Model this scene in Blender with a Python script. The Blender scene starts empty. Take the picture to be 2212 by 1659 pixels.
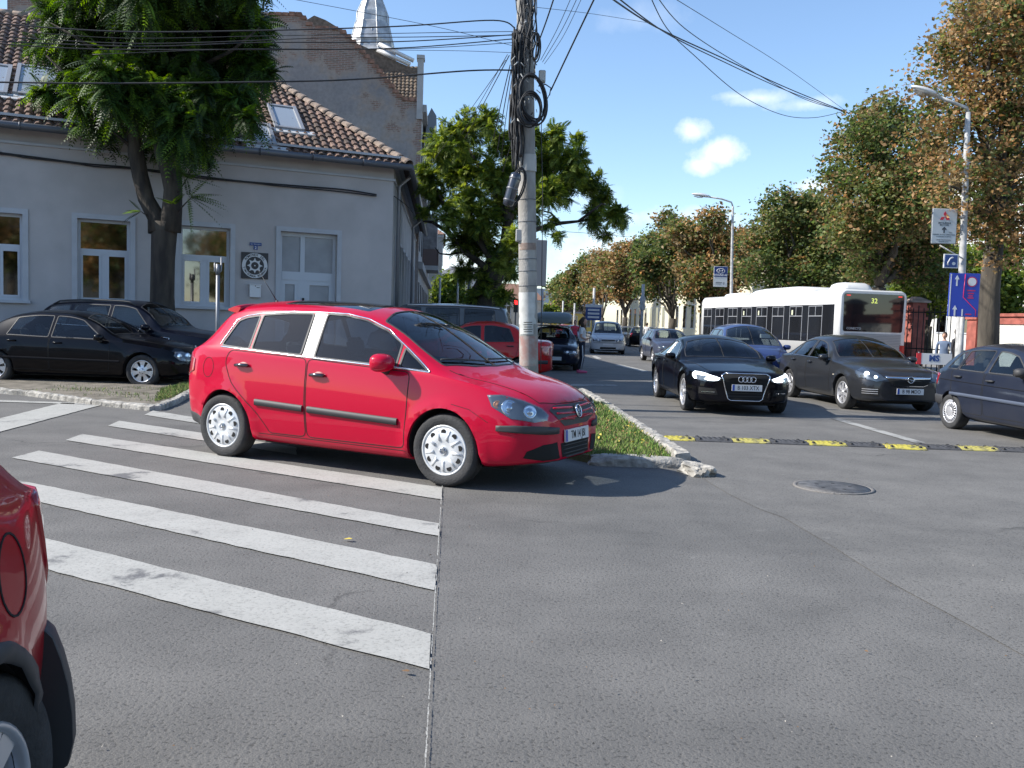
import bpy, bmesh, math, random
import numpy as np
from mathutils import Vector, Matrix
from mathutils.geometry import delaunay_2d_cdt
from mathutils.bvhtree import BVHTree
R = math.radians
PI = math.pi
scene = bpy.context.scene
col = scene.collection
# ---------------------------------------------------------------- camera
F = 1916.0                      # focal length in units of a 2212 px wide frame
CAMH = 1.5
PITCH = math.atan(133.0 / F)
ROLL = R(1.8)
fw = Vector((0, math.cos(PITCH), -math.sin(PITCH)))
up0 = Vector((0, math.sin(PITCH), math.cos(PITCH)))
rt0 = Vector((1, 0, 0))
rt = rt0 * math.cos(ROLL) + up0 * math.sin(ROLL)
up = -rt0 * math.sin(ROLL) + up0 * math.cos(ROLL)
CAM = Vector((0, 0, CAMH))
cd = bpy.data.cameras.new('camera'); cam = bpy.data.objects.new('camera', cd); col.objects.link(cam)
cam.matrix_world = Matrix(((rt.x, up.x, -fw.x, 0), (rt.y, up.y, -fw.y, 0), (rt.z, up.z, -fw.z, CAMH), (0, 0, 0, 1)))
cd.sensor_width = 36; cd.lens = 36 * F / 2212; cd.clip_end = 3000; cd.clip_start = 0.05
scene.camera = cam
def ray(px, py):
 return (fw + rt * ((px - 1106) / F) + up * ((829.5 - py) / F))
def G(px, py, z=0.0):            # point of the ground (or a level z) seen at a pixel
 d = ray(px, py); t = (z - CAMH) / d.z
 return CAM + d * t
def at(px, py, Y):               # point at depth Y seen at a pixel
 d = ray(px, py); return CAM + d * (Y / d.y)
def onplane(px, py, p0, n):
 d = ray(px, py); t = (p0 - CAM).dot(n) / d.dot(n)
 return CAM + d * t
# ---------------------------------------------------------------- sun, sky, exposure
SUN_EL = R(37); SUN_TRAVEL = Vector((1, 0.06, 0)).normalized()   # light travels towards +x
sd = Vector((SUN_TRAVEL.x * math.cos(SUN_EL), SUN_TRAVEL.y * math.cos(SUN_EL), -math.sin(SUN_EL)))
sl = bpy.data.lights.new('sun', 'SUN'); sl.energy = 4.2; sl.angle = R(0.53); sl.color = (1, 0.95, 0.87)
so = bpy.data.objects.new('sun', sl); col.objects.link(so)
so.rotation_euler = sd.to_track_quat('-Z', 'Y').to_euler(); so.location = (-30, 0, 30)
world = bpy.data.worlds.new('World'); scene.world = world; world.use_nodes = True
nt = world.node_tree; nt.nodes.clear()
def N(nt, t, **kw):
 n = nt.nodes.new(t)
 for k, v in kw.items():
  if k.startswith('i_'): n.inputs[k[2:].replace('_', ' ')].default_value = v
  else: setattr(n, k, v)
 return n
wo = N(nt, 'ShaderNodeOutputWorld'); bg = N(nt, 'ShaderNodeBackground'); bg.inputs['Strength'].default_value = 0.125
sky = N(nt, 'ShaderNodeTexSky', sky_type='NISHITA', sun_disc=False, sun_elevation=SUN_EL,
  sun_rotation=math.atan2(-SUN_TRAVEL.x, -SUN_TRAVEL.y), air_density=1.0, dust_density=0.35, ozone_density=3.2, altitude=80)
tc = N(nt, 'ShaderNodeTexCoord')
nz = N(nt, 'ShaderNodeTexNoise'); nz.inputs['Scale'].default_value = 16; nz.inputs['Detail'].default_value = 7; nz.inputs['Roughness'].default_value = 0.62
nt.links.new(tc.outputs['Generated'], nz.inputs['Vector'])
acc = None
def math_node(op, a, b=None, clamp=False):
 m = N(nt, 'ShaderNodeMath', operation=op); m.use_clamp = clamp
 for i, v in enumerate((a, b)):
  if v is None: continue
  if isinstance(v, (int, float)): m.inputs[i].default_value = v
  else: nt.links.new(v, m.inputs[i])
 return m.outputs[0]
nzo = math_node('MULTIPLY', math_node('SUBTRACT', nz.outputs['Fac'], 0.5), 2.6)
for (px, py, rx, ry, gain) in ((1495, 285, 40, 26, .95), (1555, 330, 56, 30, 1.0), (1520, 358, 36, 20, .8), (1640, 212, 90, 17, .6), (1740, 225, 80, 16, .55), (1590, 208, 60, 12, .45),
                               (1440, 470, 130, 26, .7), (1760, 400, 50, 18, .8), (1380, 40, 110, 30, .15), (1250, 430, 90, 30, .2), (1000, 560, 120, 50, .7), (1330, 560, 160, 60, .7)):
 d0 = ray(px, py).normalized()
 sub = N(nt, 'ShaderNodeVectorMath', operation='SUBTRACT'); nt.links.new(tc.outputs['Generated'], sub.inputs[0]); sub.inputs[1].default_value = d0
 sc = N(nt, 'ShaderNodeVectorMath', operation='MULTIPLY'); nt.links.new(sub.outputs[0], sc.inputs[0]); sc.inputs[1].default_value = (F / rx, F / rx, F / ry)
 ln = N(nt, 'ShaderNodeVectorMath', operation='LENGTH'); nt.links.new(sc.outputs[0], ln.inputs[0])
 a = math_node('SUBTRACT', 1.0, ln.outputs['Value'])
 a = math_node('ADD', math_node('MULTIPLY', a, .85), nzo)
 a = math_node('MULTIPLY', math_node('MULTIPLY', a, 1.0, True), gain)
 lim = math_node('SUBTRACT', 2.0, ln.outputs['Value'], True)
 a = math_node('MULTIPLY', a, lim, True)
 acc = a if acc is None else math_node('MAXIMUM', acc, a)
mx = N(nt, 'ShaderNodeMixRGB'); nt.links.new(acc, mx.inputs['Fac']); nt.links.new(sky.outputs[0], mx.inputs['Color1']); mx.inputs['Color2'].default_value = (6.2, 6.4, 6.7, 1)
nt.links.new(mx.outputs[0], bg.inputs['Color']); nt.links.new(bg.outputs[0], wo.inputs[0])
scene.view_settings.view_transform = 'Standard'; scene.view_settings.look = 'None'
scene.view_settings.exposure = 0.92; scene.view_settings.gamma = 1
# ---------------------------------------------------------------- materials
MATS = {}
def mat(name, color, rough=0.7, metal=0.0, var=0.0, vscale=3.0, bump=0.0, bscale=40.0, coat=0.0, spec=0.5, detail=6, color2=None, stretch=(1, 1, 1), emit=None, backdark=False, coords='Object', thr=(.35, .65)):
 if name in MATS: return MATS[name]
 m = bpy.data.materials.new(name); m.use_nodes = True; t = m.node_tree
 b = t.nodes['Principled BSDF']; L = t.links.new
 b.inputs['Base Color'].default_value = (*color, 1); b.inputs['Roughness'].default_value = rough; b.inputs['Metallic'].default_value = metal
 b.inputs['Specular IOR Level'].default_value = spec
 if coat: b.inputs['Coat Weight'].default_value = coat; b.inputs['Coat Roughness'].default_value = 0.03
 if emit: b.inputs['Emission Color'].default_value = (*emit[:3], 1); b.inputs['Emission Strength'].default_value = emit[3]
 src = None
 if var or color2 or bump:
  tcn = t.nodes.new('ShaderNodeTexCoord'); mp = t.nodes.new('ShaderNodeMapping'); L(tcn.outputs[coords], mp.inputs[0]); mp.inputs['Scale'].default_value = stretch
 if var or color2:
  nn = t.nodes.new('ShaderNodeTexNoise'); nn.inputs['Scale'].default_value = vscale; nn.inputs['Detail'].default_value = detail; L(mp.outputs[0], nn.inputs['Vector'])
  cr = t.nodes.new('ShaderNodeValToRGB'); L(nn.outputs['Fac'], cr.inputs[0])
  c2 = color2 or tuple(c * (1 - var) for c in color); c1 = color if color2 else tuple(min(1, c * (1 + var)) for c in color)
  cr.color_ramp.elements[0].position = thr[0]; cr.color_ramp.elements[0].color = (*c2, 1)
  cr.color_ramp.elements[1].position = thr[1]; cr.color_ramp.elements[1].color = (*c1, 1)
  src = cr.outputs[0]; L(src, b.inputs['Base Color'])
 if bump:
  n2 = t.nodes.new('ShaderNodeTexNoise'); n2.inputs['Scale'].default_value = bscale; n2.inputs['Detail'].default_value = 5; L(mp.outputs[0], n2.inputs['Vector'])
  bp = t.nodes.new('ShaderNodeBump'); bp.inputs['Strength'].default_value = bump; bp.inputs['Distance'].default_value = 0.02; L(n2.outputs['Fac'], bp.inputs['Height']); L(bp.outputs[0], b.inputs['Normal'])
 if backdark:      # inside faces of a thin painted shell are trimmed in dark grey
  g = t.nodes.new('ShaderNodeNewGeometry'); d = t.nodes.new('ShaderNodeBsdfDiffuse'); d.inputs[0].default_value = (.02, .02, .022, 1)
  ms = t.nodes.new('ShaderNodeMixShader'); o = t.nodes['Material Output']
  L(g.outputs['Backfacing'], ms.inputs[0]); L(b.outputs[0], ms.inputs[1]); L(d.outputs[0], ms.inputs[2]); L(ms.outputs[0], o.inputs[0])
 MATS[name] = m; return m
def glass_mat(name, tint, amount=0.0, rough=0.0):
 if name in MATS: return MATS[name]
 m = bpy.data.materials.new(name); m.use_nodes = True; t = m.node_tree; t.nodes.clear(); L = t.links.new
 o = t.nodes.new('ShaderNodeOutputMaterial'); tr = t.nodes.new('ShaderNodeBsdfTransparent'); tr.inputs[0].default_value = (*tint, 1)
 gl = t.nodes.new('ShaderNodeBsdfGlossy'); gl.inputs['Roughness'].default_value = 0.0 + rough
 g = t.nodes.new('ShaderNodeNewGeometry'); ms = t.nodes.new('ShaderNodeMixShader')
 dt = t.nodes.new('ShaderNodeVectorMath'); dt.operation = 'DOT_PRODUCT'; L(g.outputs['Normal'], dt.inputs[0]); L(g.outputs['Incoming'], dt.inputs[1])
 def mn(op, a, b_=None, c_=None):
  n = t.nodes.new('ShaderNodeMath'); n.operation = op; n.use_clamp = op == 'MULTIPLY_ADD'
  for i, v in enumerate((a, b_, c_)):
   if v is None: continue
   if isinstance(v, (int, float)): n.inputs[i].default_value = v
   else: L(v, n.inputs[i])
  return n.outputs[0]
 fz = mn('POWER', mn('SUBTRACT', 1.0, mn('ABSOLUTE', dt.outputs['Value'])), 4.0)       # both faces of the pane mirror alike
 L(mn('MULTIPLY_ADD', fz, .9, .06 + amount), ms.inputs[0]); L(tr.outputs[0], ms.inputs[1]); L(gl.outputs[0], ms.inputs[2]); L(ms.outputs[0], o.inputs[0])
 MATS[name] = m; return m
def paint(name, color, metal=0.0, rough=0.35, dirt=0.0, coat=.62):
 if name in MATS: return MATS[name]
 m = mat(name, color, rough, metal, coat=coat, spec=.08, backdark=True)
 if dirt:
  t = m.node_tree; L = t.links.new; b = t.nodes['Principled BSDF']
  tcn = t.nodes.new('ShaderNodeTexCoord'); nn = t.nodes.new('ShaderNodeTexNoise'); nn.inputs['Scale'].default_value = 2.5; nn.inputs['Detail'].default_value = 8; L(tcn.outputs['Object'], nn.inputs['Vector'])
  mx = t.nodes.new('ShaderNodeMixRGB'); mx.inputs['Color1'].default_value = (*color, 1); mx.inputs['Color2'].default_value = (.12, .118, .112, 1)
  mm = t.nodes.new('ShaderNodeMath'); mm.operation = 'MULTIPLY'; mm.inputs[1].default_value = dirt; L(nn.outputs['Fac'], mm.inputs[0]); L(mm.outputs[0], mx.inputs['Fac']); L(mx.outputs[0], b.inputs['Base Color'])
  b.inputs['Coat Weight'].default_value = 0.7; b.inputs['Coat Roughness'].default_value = 0.12
 return m
# ---------------------------------------------------------------- mesh helpers
def tag(o, label=None, cat=None, group=None, kind=None):
 if label: o['label'] = label
 if cat: o['category'] = cat
 if group: o['group'] = group
 if kind: o['kind'] = kind
 return o
def empty(name, loc=(0, 0, 0), rz=0.0, parent=None):
 o = bpy.data.objects.new(name, None); col.objects.link(o); o.location = loc; o.rotation_euler = (0, 0, rz); o.empty_display_size = .2
 if parent: o.parent = parent
 return o
def link(name, me, parent=None):
 o = bpy.data.objects.new(name, me); col.objects.link(o)
 if parent: o.parent = parent
 return o
class MB:
 def __init__(s): s.v = []; s.f = []; s.m = []; s.sm = []; s.mats = []
 def mi(s, m):
  if m not in s.mats: s.mats.append(m)
  return s.mats.index(m)
 def add(s, vs, fs, m, smooth=False):
  b = len(s.v); s.v += [tuple(v) for v in vs]; k = s.mi(m)
  for f in fs: s.f.append([b + i for i in f]); s.m.append(k); s.sm.append(smooth)
 def box(s, x0, x1, y0, y1, z0, z1, m, M=None):
  vs = [Vector((x, y, z)) for z in (z0, z1) for (x, y) in ((x0, y0), (x1, y0), (x1, y1), (x0, y1))]
  if M is not None: vs = [M @ v for v in vs]
  s.add(vs, [(3, 2, 1, 0), (4, 5, 6, 7), (0, 1, 5, 4), (1, 2, 6, 5), (2, 3, 7, 6), (3, 0, 4, 7)], m)
 def bbox(s, x0, x1, y0, y1, z0, z1, m, b=.02, M=None):       # box with bevelled upright edges and rims
  c = [(x0 + b, y0), (x1 - b, y0), (x1, y0 + b), (x1, y1 - b), (x1 - b, y1), (x0 + b, y1), (x0, y1 - b), (x0, y0 + b)]
  i = [(x0 + 1.6 * b, y0 + b), (x1 - 1.6 * b, y0 + b), (x1 - b, y0 + 1.6 * b), (x1 - b, y1 - 1.6 * b), (x1 - 1.6 * b, y1 - b), (x0 + 1.6 * b, y1 - b), (x0 + b, y1 - 1.6 * b), (x0 + b, y0 + 1.6 * b)]
  rings = [[(x, y, z0) for x, y in i], [(x, y, z0 + b) for x, y in c], [(x, y, z1 - b) for x, y in c], [(x, y, z1) for x, y in i]]
  s.rings(rings, m, M=M, cap=True, smooth=False)
 def rings(s, rings, m, M=None, cap=True, smooth=True, closed=True):
  n = len(rings[0]); vs = [Vector(p) for r in rings for p in r]
  if M is not None: vs = [M @ v for v in vs]
  fs = []
  for i in range(len(rings) - 1):
   for j in range(n if closed else n - 1):
    k = (j + 1) % n; fs.append((i * n + j, i * n + k, (i + 1) * n + k, (i + 1) * n + j))
  s.add(vs, fs, m, smooth)
  if cap:
   b = len(s.v) - len(vs); k = s.mi(m)
   s.f.append([b + j for j in range(n)][::-1]); s.m.append(k); s.sm.append(False)
   s.f.append([b + (len(rings) - 1) * n + j for j in range(n)]); s.m.append(k); s.sm.append(False)
 def tube(s, pts, r, m, n=8, cap=True):
  pts = [Vector(p) for p in pts]; rs = r if isinstance(r, (list, tuple)) else [r] * len(pts)
  rings = []; prev = None
  for i, p in enumerate(pts):
   d = (pts[min(i + 1, len(pts) - 1)] - pts[max(i - 1, 0)])
   if d.length < 1e-9: d = Vector((0, 0, 1))
   d.normalize()
   if prev is None: a = d.cross(Vector((0, 0, 1))); a = a if a.length > .05 else d.cross(Vector((0, 1, 0)))
   else: a = prev - d * prev.dot(d)
   a.normalize(); prev = a; b = d.cross(a)
   rings.append([p + (a * math.cos(t) + b * math.sin(t)) * rs[i] for t in [2 * PI * k / n for k in range(n)]])
  s.rings(rings, m, cap=cap)
 def lathe(s, prof, m, n=32, M=None, cap=False):   # prof (r, h), axis z
  rings = [[(r * math.cos(2 * PI * k / n), r * math.sin(2 * PI * k / n), h) for k in range(n)] for r, h in prof]
  s.rings(rings, m, M=M, cap=cap)
 def prism(s, poly, M, d0, d1, m, smooth=False):   # polygon in local xy, from z=d0 to d1
  s.rings([[(x, y, d0) for x, y in poly], [(x, y, d1) for x, y in poly]], m, M=M, cap=True, smooth=smooth)
 def quad(s, a, b, c, d, m): s.add([a, b, c, d], [(0, 1, 2, 3)], m)
 def build(s, name, parent=None, fix=True):
  me = bpy.data.meshes.new(name); me.from_pydata(s.v, [], s.f)
  for m in s.mats: me.materials.append(m)
  me.polygons.foreach_set('material_index', s.m); me.polygons.foreach_set('use_smooth', s.sm)
  if fix:
   bm = bmesh.new(); bm.from_mesh(me); bmesh.ops.recalc_face_normals(bm, faces=bm.faces); bm.to_mesh(me); bm.free()
  me.update()
  return link(name, me, parent)
def frame(o, x, y, z):           # matrix with given origin and axes
 x = Vector(x); y = Vector(y); z = Vector(z); o = Vector(o)
 return Matrix(((x.x, y.x, z.x, o.x), (x.y, y.y, z.y, o.y), (x.z, y.z, z.z, o.z), (0, 0, 0, 1)))
_fc = {}
def text_mesh(txt, size, m, depth=0.002, align='CENTER', bold=0.0, xs=1.0):
 c = bpy.data.curves.new('lettering', 'FONT'); c.body = txt; c.size = size; c.extrude = depth; c.align_x = align; c.align_y = 'CENTER'; c.offset = bold; c.resolution_u = 2
 o = bpy.data.objects.new('lettering', c); col.objects.link(o)
 dg = bpy.context.evaluated_depsgraph_get(); me = bpy.data.meshes.new_from_object(o.evaluated_get(dg)); bpy.data.objects.remove(o)
 me.materials.clear(); me.materials.append(m)
 if xs != 1: me.transform(Matrix.Diagonal((xs, 1, 1, 1)))
 return me
def lettering(txt, size, m, M, parent=None, name='lettering', **kw):
 me = text_mesh(txt, size, m, **kw); me.transform(M); return link(name, me, parent)
def mesh_np(name, V, Fq, mi, mats, smooth=False, parent=None):
 me = bpy.data.meshes.new(name); V = np.asarray(V, dtype=np.float32); Fq = np.asarray(Fq, dtype=np.int32); k = Fq.shape[1]
 me.vertices.add(len(V)); me.vertices.foreach_set('co', V.ravel()); me.loops.add(Fq.size); me.loops.foreach_set('vertex_index', Fq.ravel())
 me.polygons.add(len(Fq)); me.polygons.foreach_set('loop_start', np.arange(0, Fq.size, k, dtype=np.int32)); 
 for m in mats: me.materials.append(m)
 me.polygons.foreach_set('material_index', np.asarray(mi, dtype=np.int32)); me.update(calc_edges=True)
 if smooth: me.polygons.foreach_set('use_smooth', np.ones(len(Fq), dtype=bool))
 return link(name, me, parent)
SD = Vector((-0.078, 0.997, 0)); SR = Vector((0.997, 0.078, 0))     # along the street, across it
# ---------------------------------------------------------------- ground
def asphalt(name, base, light, seedoff, coarse, bump):
 m = bpy.data.materials.new(name); m.use_nodes = True; t = m.node_tree; L = t.links.new; b = t.nodes['Principled BSDF']
 g = t.nodes.new('ShaderNodeTexCoord'); mp = t.nodes.new('ShaderNodeMapping'); L(g.outputs['Object'], mp.inputs[0]); mp.inputs['Location'].default_value = (seedoff, 3.1, 0)
 def noise(scale, detail=6, rough=.55, src=None, dist=0):
  n = t.nodes.new('ShaderNodeTexNoise'); n.inputs['Scale'].default_value = scale; n.inputs['Detail'].default_value = detail; n.inputs['Roughness'].default_value = rough; n.inputs['Distortion'].default_value = dist
  L(src or mp.outputs[0], n.inputs['Vector']); return n.outputs['Fac']
 def ramp(f, p0, p1, c0, c1):
  r = t.nodes.new('ShaderNodeValToRGB'); L(f, r.inputs[0]); e = r.color_ramp.elements; e[0].position = p0; e[1].position = p1; e[0].color = (*c0, 1); e[1].color = (*c1, 1); return r.outputs[0]
 def mix(f, a, c, mode='MIX'):
  x = t.nodes.new('ShaderNodeMixRGB'); x.blend_type = mode
  for i, v in enumerate((f, a, c)):
   if isinstance(v, (int, float)): x.inputs[i].default_value = v
   elif isinstance(v, tuple): x.inputs[i].default_value = (*v, 1)
   else: L(v, x.inputs[i])
  return x.outputs[0]
 mp2 = t.nodes.new('ShaderNodeMapping'); L(g.outputs['Object'], mp2.inputs[0]); mp2.inputs['Rotation'].default_value = (0, 0, R(-28)); mp2.inputs['Scale'].default_value = (.25, 1.2, 1)
 big = ramp(noise(.55, 5, .6, mp2.outputs[0], .6), .33, .68, base, light)
 c = mix(0.6, big, ramp(noise(1.7, 6, .6), .3, .72, base, light))
 grain = noise(coarse, 2, .6); fine = noise(coarse * 3.1, 2, .5)
 dark = ramp(grain, .36, .43, (.36, .36, .36), (1, 1, 1)); c = mix(0.7, c, dark, 'MULTIPLY')
 c = mix(1.0, c, ramp(fine, .3, .7, (.8, .8, .8), (1.3, 1.29, 1.28)), 'MULTIPLY')
 dn = t.nodes.new('ShaderNodeTexNoise'); dn.inputs['Scale'].default_value = 1.6; dn.inputs['Detail'].default_value = 5; L(mp.outputs[0], dn.inputs['Vector'])
 ml = t.nodes.new('ShaderNodeVectorMath'); ml.operation = 'MULTIPLY_ADD'; ml.inputs[1].default_value = (1.1, 1.1, 0); L(dn.outputs['Color'], ml.inputs[0]); L(mp.outputs[0], ml.inputs[2])
 vo = t.nodes.new('ShaderNodeTexVoronoi'); vo.feature = 'DISTANCE_TO_EDGE'; vo.inputs['Scale'].default_value = .28; L(ml.outputs[0], vo.inputs['Vector'])
 gate = ramp(noise(.5, 3), .52, .6, (0, 0, 0), (1, 1, 1))
 crk = ramp(vo.outputs['Distance'], .0015, .006, (1, 1, 1), (0, 0, 0)); crk = mix(1.0, crk, gate, 'MULTIPLY')
 c = mix(mix(1.0, crk, (.55, .55, .55), 'MULTIPLY'), c, (.018, .018, .018))
 st = ramp(noise(5.5, 4, .7), .64, .74, (0, 0, 0), (.35, .35, .35)); c = mix(st, c, tuple(min(1, x * 1.5) for x in light))
 L(c, b.inputs['Base Color']); b.inputs['Roughness'].default_value = .82; b.inputs['Specular IOR Level'].default_value = .35
 bp = t.nodes.new('ShaderNodeBump'); bp.inputs['Strength'].default_value = bump; bp.inputs['Distance'].default_value = .008; L(grain, bp.inputs['Height'])
 bp2 = t.nodes.new('ShaderNodeBump'); bp2.inputs['Strength'].default_value = .35; bp2.inputs['Distance'].default_value = .003; L(fine, bp2.inputs['Height']); L(bp.outputs[0], bp2.inputs['Normal']); L(bp2.outputs[0], b.inputs['Normal'])
 return m
M_asph = asphalt('asphalt', (.092, .09, .086), (.16, .155, .146), 0, 56, .7)
M_road = asphalt('road_asphalt', (.102, .099, .094), (.18, .174, .162), 7, 60, .45)
M_dirt = mat('dirt', (.2, .175, .14), .95, var=.35, vscale=4, bump=.8, bscale=30, color2=(.09, .08, .06))
M_grassbase = mat('grass_soil', (.10, .12, .035), .95, color2=(.13, .11, .06), vscale=5, bump=.6, bscale=50)
M_stone = mat('kerb_stone', (.42, .40, .36), .9, color2=(.2, .19, .17), vscale=9, bump=.9, bscale=25)
M_pave = mat('pavement', (.27, .26, .25), .9, color2=(.16, .155, .15), vscale=3, bump=.3, bscale=60)
def poly_sheet(name, pts, z, m, kind='structure'):
 mb = MB(); mb.add([(p[0], p[1], z) for p in pts], [tuple(range(len(pts)))], m); o = mb.build(name, fix=False)
 if o.data.polygons[0].normal.z < 0: o.data.flip_normals()
 if kind: o['kind'] = kind
 return o
poly_sheet('ground', [(-900, -300), (900, -300), (900, 1500), (-900, 1500)], 0, M_asph)
# main road sheet : from the kerb rightwards, broad band along the street, with a ragged joint to the side street
jl = [G(1540, 1046), G(1580, 1070), G(1640, 1100), G(1700, 1120), G(1800, 1180), G(1900, 1250), G(2050, 1330), G(2250, 1440)]
xr = 15.0
rng = random.Random(3)
roadL = [p + Vector((rng.uniform(-.02, .02), rng.uniform(-.02, .02), 0)) for p in jl]
far = [G(1255, 850)]
rd = [(p.x, p.y) for p in far] + [(p.x, p.y) for p in roadL] + [(9, 2.5), (xr + .6, 0), (xr - 2.6 + 0, 40), (xr - 6, 80), (4, 400), (-4, 400), (-2.2, 60)]
poly_sheet('main_road', rd, .004, M_road)
# pavements (raised slabs)
def slab(name, pts, z0, z1, m, kind='structure'):
 mb = MB(); n = len(pts); vs = [(p[0], p[1], z0) for p in pts] + [(p[0], p[1], z1) for p in pts]
 mb.add(vs, [tuple(range(n, 2 * n))] + [(i, (i + 1) % n, n + (i + 1) % n, n + i) for i in range(n)], m)
 o = mb.build(name); o['kind'] = kind; return o
slab('pavement', [(-40, 19.6), (-12, 18.9), (-3.9, 22.4), (-2.2, 24), (-3.1, 44), (-6.5, 90), (-30, 90), (-30, 30)], -.1, .13, M_pave)
slab('pavement', [(15.2, -2), (26, -2), (24, 44), (17, 110), (11.5, 110), (12.1, 44)], -.1, .13, M_pave)
# left island (bare soil with kerb)
isl = [G(-150, 838), G(60, 852), G(205, 872), G(330, 884), G(372, 872), G(418, 846), G(520, 833), G(520, 818), G(-150, 806)]
slab('soil_verge', [(p.x, p.y) for p in isl], -.05, .07, M_dirt)
# right island (grass)
gl = [G(1258, 852), G(1300, 880), G(1360, 925), G(1420, 975), G(1450, 1003), G(1405, 1010), G(1340, 1006), G(1270, 1000)]
grass_pts = [(p.x, p.y) for p in gl] + [(-.2, 10.9), (-1.2, 12.2), (-1.6, 20.8), (.25, 21)]
slab('grass_verge', grass_pts, -.05, .085, M_grassbase)
# kerb stones
def kerb(a, b, w, h, name='kerb_stone', z0=-.05, seed=0, label=None, group=None, rough=.012):
 a = Vector((a[0], a[1], 0)); b = Vector((b[0], b[1], 0)); d = (b - a); L_ = d.length; d.normalize(); n = Vector((-d.y, d.x, 0)); rg = random.Random(seed)
 k = max(2, int(L_ / .08)); rings = []
 for i in range(k + 1):
  u = .006 + (L_ - .012) * i / k
  prof = [(-w / 2, z0), (-w / 2, h - .02), (-w / 2 + .02, h), (0, h + .004), (w / 2 - .02, h), (w / 2, h - .02), (w / 2, z0)]
  e = .012 if i in (0, k) else 0
  rings.append([a + d * (u + rg.uniform(-.003, .003)) + n * (y * (1 - e * 3) + rg.uniform(-rough, rough) * .7) + Vector((0, 0, z - e * (z > .01) + (rg.uniform(-rough, rough) if z > 0 else 0))) for y, z in prof])
 mb = MB(); mb.rings(rings, M_stone, cap=True, smooth=False); o = mb.build(name)
 return tag(o, label, 'kerb stone', group)
edge = [G(1256, 851), G(1300, 878), G(1350, 913), G(1400, 947), G(1440, 975), G(1475, 1000)]
lab = ['farthest pale kerb stone of the grass verge, behind the red car bonnet', 'pale kerb stone beside the grass, second from the far end', 'pale kerb stone beside the grass, at the middle of the verge',
       'pale kerb stone beside the grass, level with the start of the speed bump', 'last straight pale kerb stone before the broken verge tip']
for i in range(5): kerb(edge[i], edge[i + 1], .17, .12, seed=i, label=lab[i], group='kerb stones along the grass verge')
# broken tip stone
def rubble(name, c, sx, sy, sz, seed, m, label, cat, rz=0, rf=1):
 bm = bmesh.new(); bmesh.ops.create_icosphere(bm, subdivisions=4, radius=1); rg = random.Random(seed)
 from mathutils import noise as mn
 for v in bm.verts:
  k = 1 + rf * (.35 * mn.noise(v.co * 1.3 + Vector((seed, 0, 0))) + .16 * mn.noise(v.co * 4.1) + .07 * mn.noise(v.co * 11))
  v.co = Vector((max(-.8, min(.8, v.co.x)) * sx * k, max(-.8, min(.8, v.co.y)) * sy * k, max(-.75, min(.75, v.co.z)) * sz * k))
 me = bpy.data.meshes.new(name); bm.to_mesh(me); bm.free(); me.materials.append(m); o = link(name, me); o.location = c; o.rotation_euler = (0, 0, rz)
 return tag(o, label, cat)
p = G(1505, 1024); rubble('broken_kerb_stone', (p.x, p.y, .02), .15, .27, .11, 4, M_stone, 'crumbling broken kerb stone at the tip of the grass verge', 'kerb stone', R(20))
p = G(1380, 1006); rubble('rounded_kerb_stone', (p.x - .05, p.y, .02), .62, .15, .12, 9, M_stone, 'rounded grey kerb stone across the near end of the grass, shaded by the red car', 'kerb stone', R(-2), .3)
def kerb_line(pts, group, labels, w=.16, h=.1, seed=50, far_z=0):
 for i in range(len(pts) - 1): kerb(pts[i], pts[i + 1], w, h, seed=seed + i, label=labels[i], group=group)
kerb_line([G(-40, 846), G(60, 854), G(135, 864), G(205, 874), G(270, 881), G(332, 887)], 'kerb stones round the bare soil verge',
          ['low kerb stone of the soil verge at the left picture edge', 'low kerb stone of the soil verge beside the end of the thin white line', 'low kerb stone of the soil verge above the slanting white bar',
           'low kerb stone of the soil verge just right of the slanting white bar', 'low kerb stone at the near corner of the soil verge'], w=.14, h=.085)
kerb_line([G(336, 887), G(375, 873), G(420, 847)], 'kerb stones round the bare soil verge', ['low kerb stone turning back beside the grass tuft of the soil verge', 'low kerb stone running behind the rear wheel of the red car'], w=.14, h=.085, seed=70)
# grass blades
def grass(name, region, n, h, seed, mats, z, dens=None):
 rg = np.random.default_rng(seed); V = []; 
 xs = [p[0] for p in region]; ys = [p[1] for p in region]
 P = np.stack([rg.uniform(min(xs), max(xs), n), rg.uniform(min(ys), max(ys), n)], 1)
 inside = np.zeros(n, bool); k = len(region)
 for i in range(k):
  x0, y0 = region[i]; x1, y1 = region[(i + 1) % k]
  c = ((y0 > P[:, 1]) != (y1 > P[:, 1])) & (P[:, 0] < (x1 - x0) * (P[:, 1] - y0) / (y1 - y0 + 1e-12) + x0); inside ^= c
 if dens is not None: inside &= dens(P, rg)
 P = P[inside]; n = len(P); a = rg.uniform(0, 2 * PI, n); H = h * rg.uniform(.4, 1.15, n); w = rg.uniform(.003, .006, n); ln = rg.uniform(-.6, .6, (n, 2)) * H[:, None]
 B = np.concatenate([P, np.full((n, 1), z)], 1); dx = np.stack([np.cos(a) * w, np.sin(a) * w, np.zeros(n)], 1)
 T = B + np.concatenate([ln, H[:, None]], 1); mid = B + np.concatenate([ln * .35, (H * .6)[:, None]], 1)
 V = np.stack([B - dx, B + dx, mid + dx * .7, T], 1).reshape(-1, 3); Fq = np.arange(n * 4).reshape(-1, 4)
 o = mesh_np(name, V, Fq, rg.integers(0, len(mats), n), mats); return o
gm = [mat('grass_green', (.10, .19, .03), .8, var=.3, vscale=6), mat('grass_light', (.17, .25, .05), .8), mat('grass_dry', (.27, .23, .10), .85)]
gr = grass('grass', grass_pts, 60000, .07, 5, gm[:2] + gm[:2] + [gm[2]], .08, lambda P, r: (P[:, 1] < 16)); tag(gr, 'short green grass on the verge behind the red car', 'grass', kind='stuff')
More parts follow.
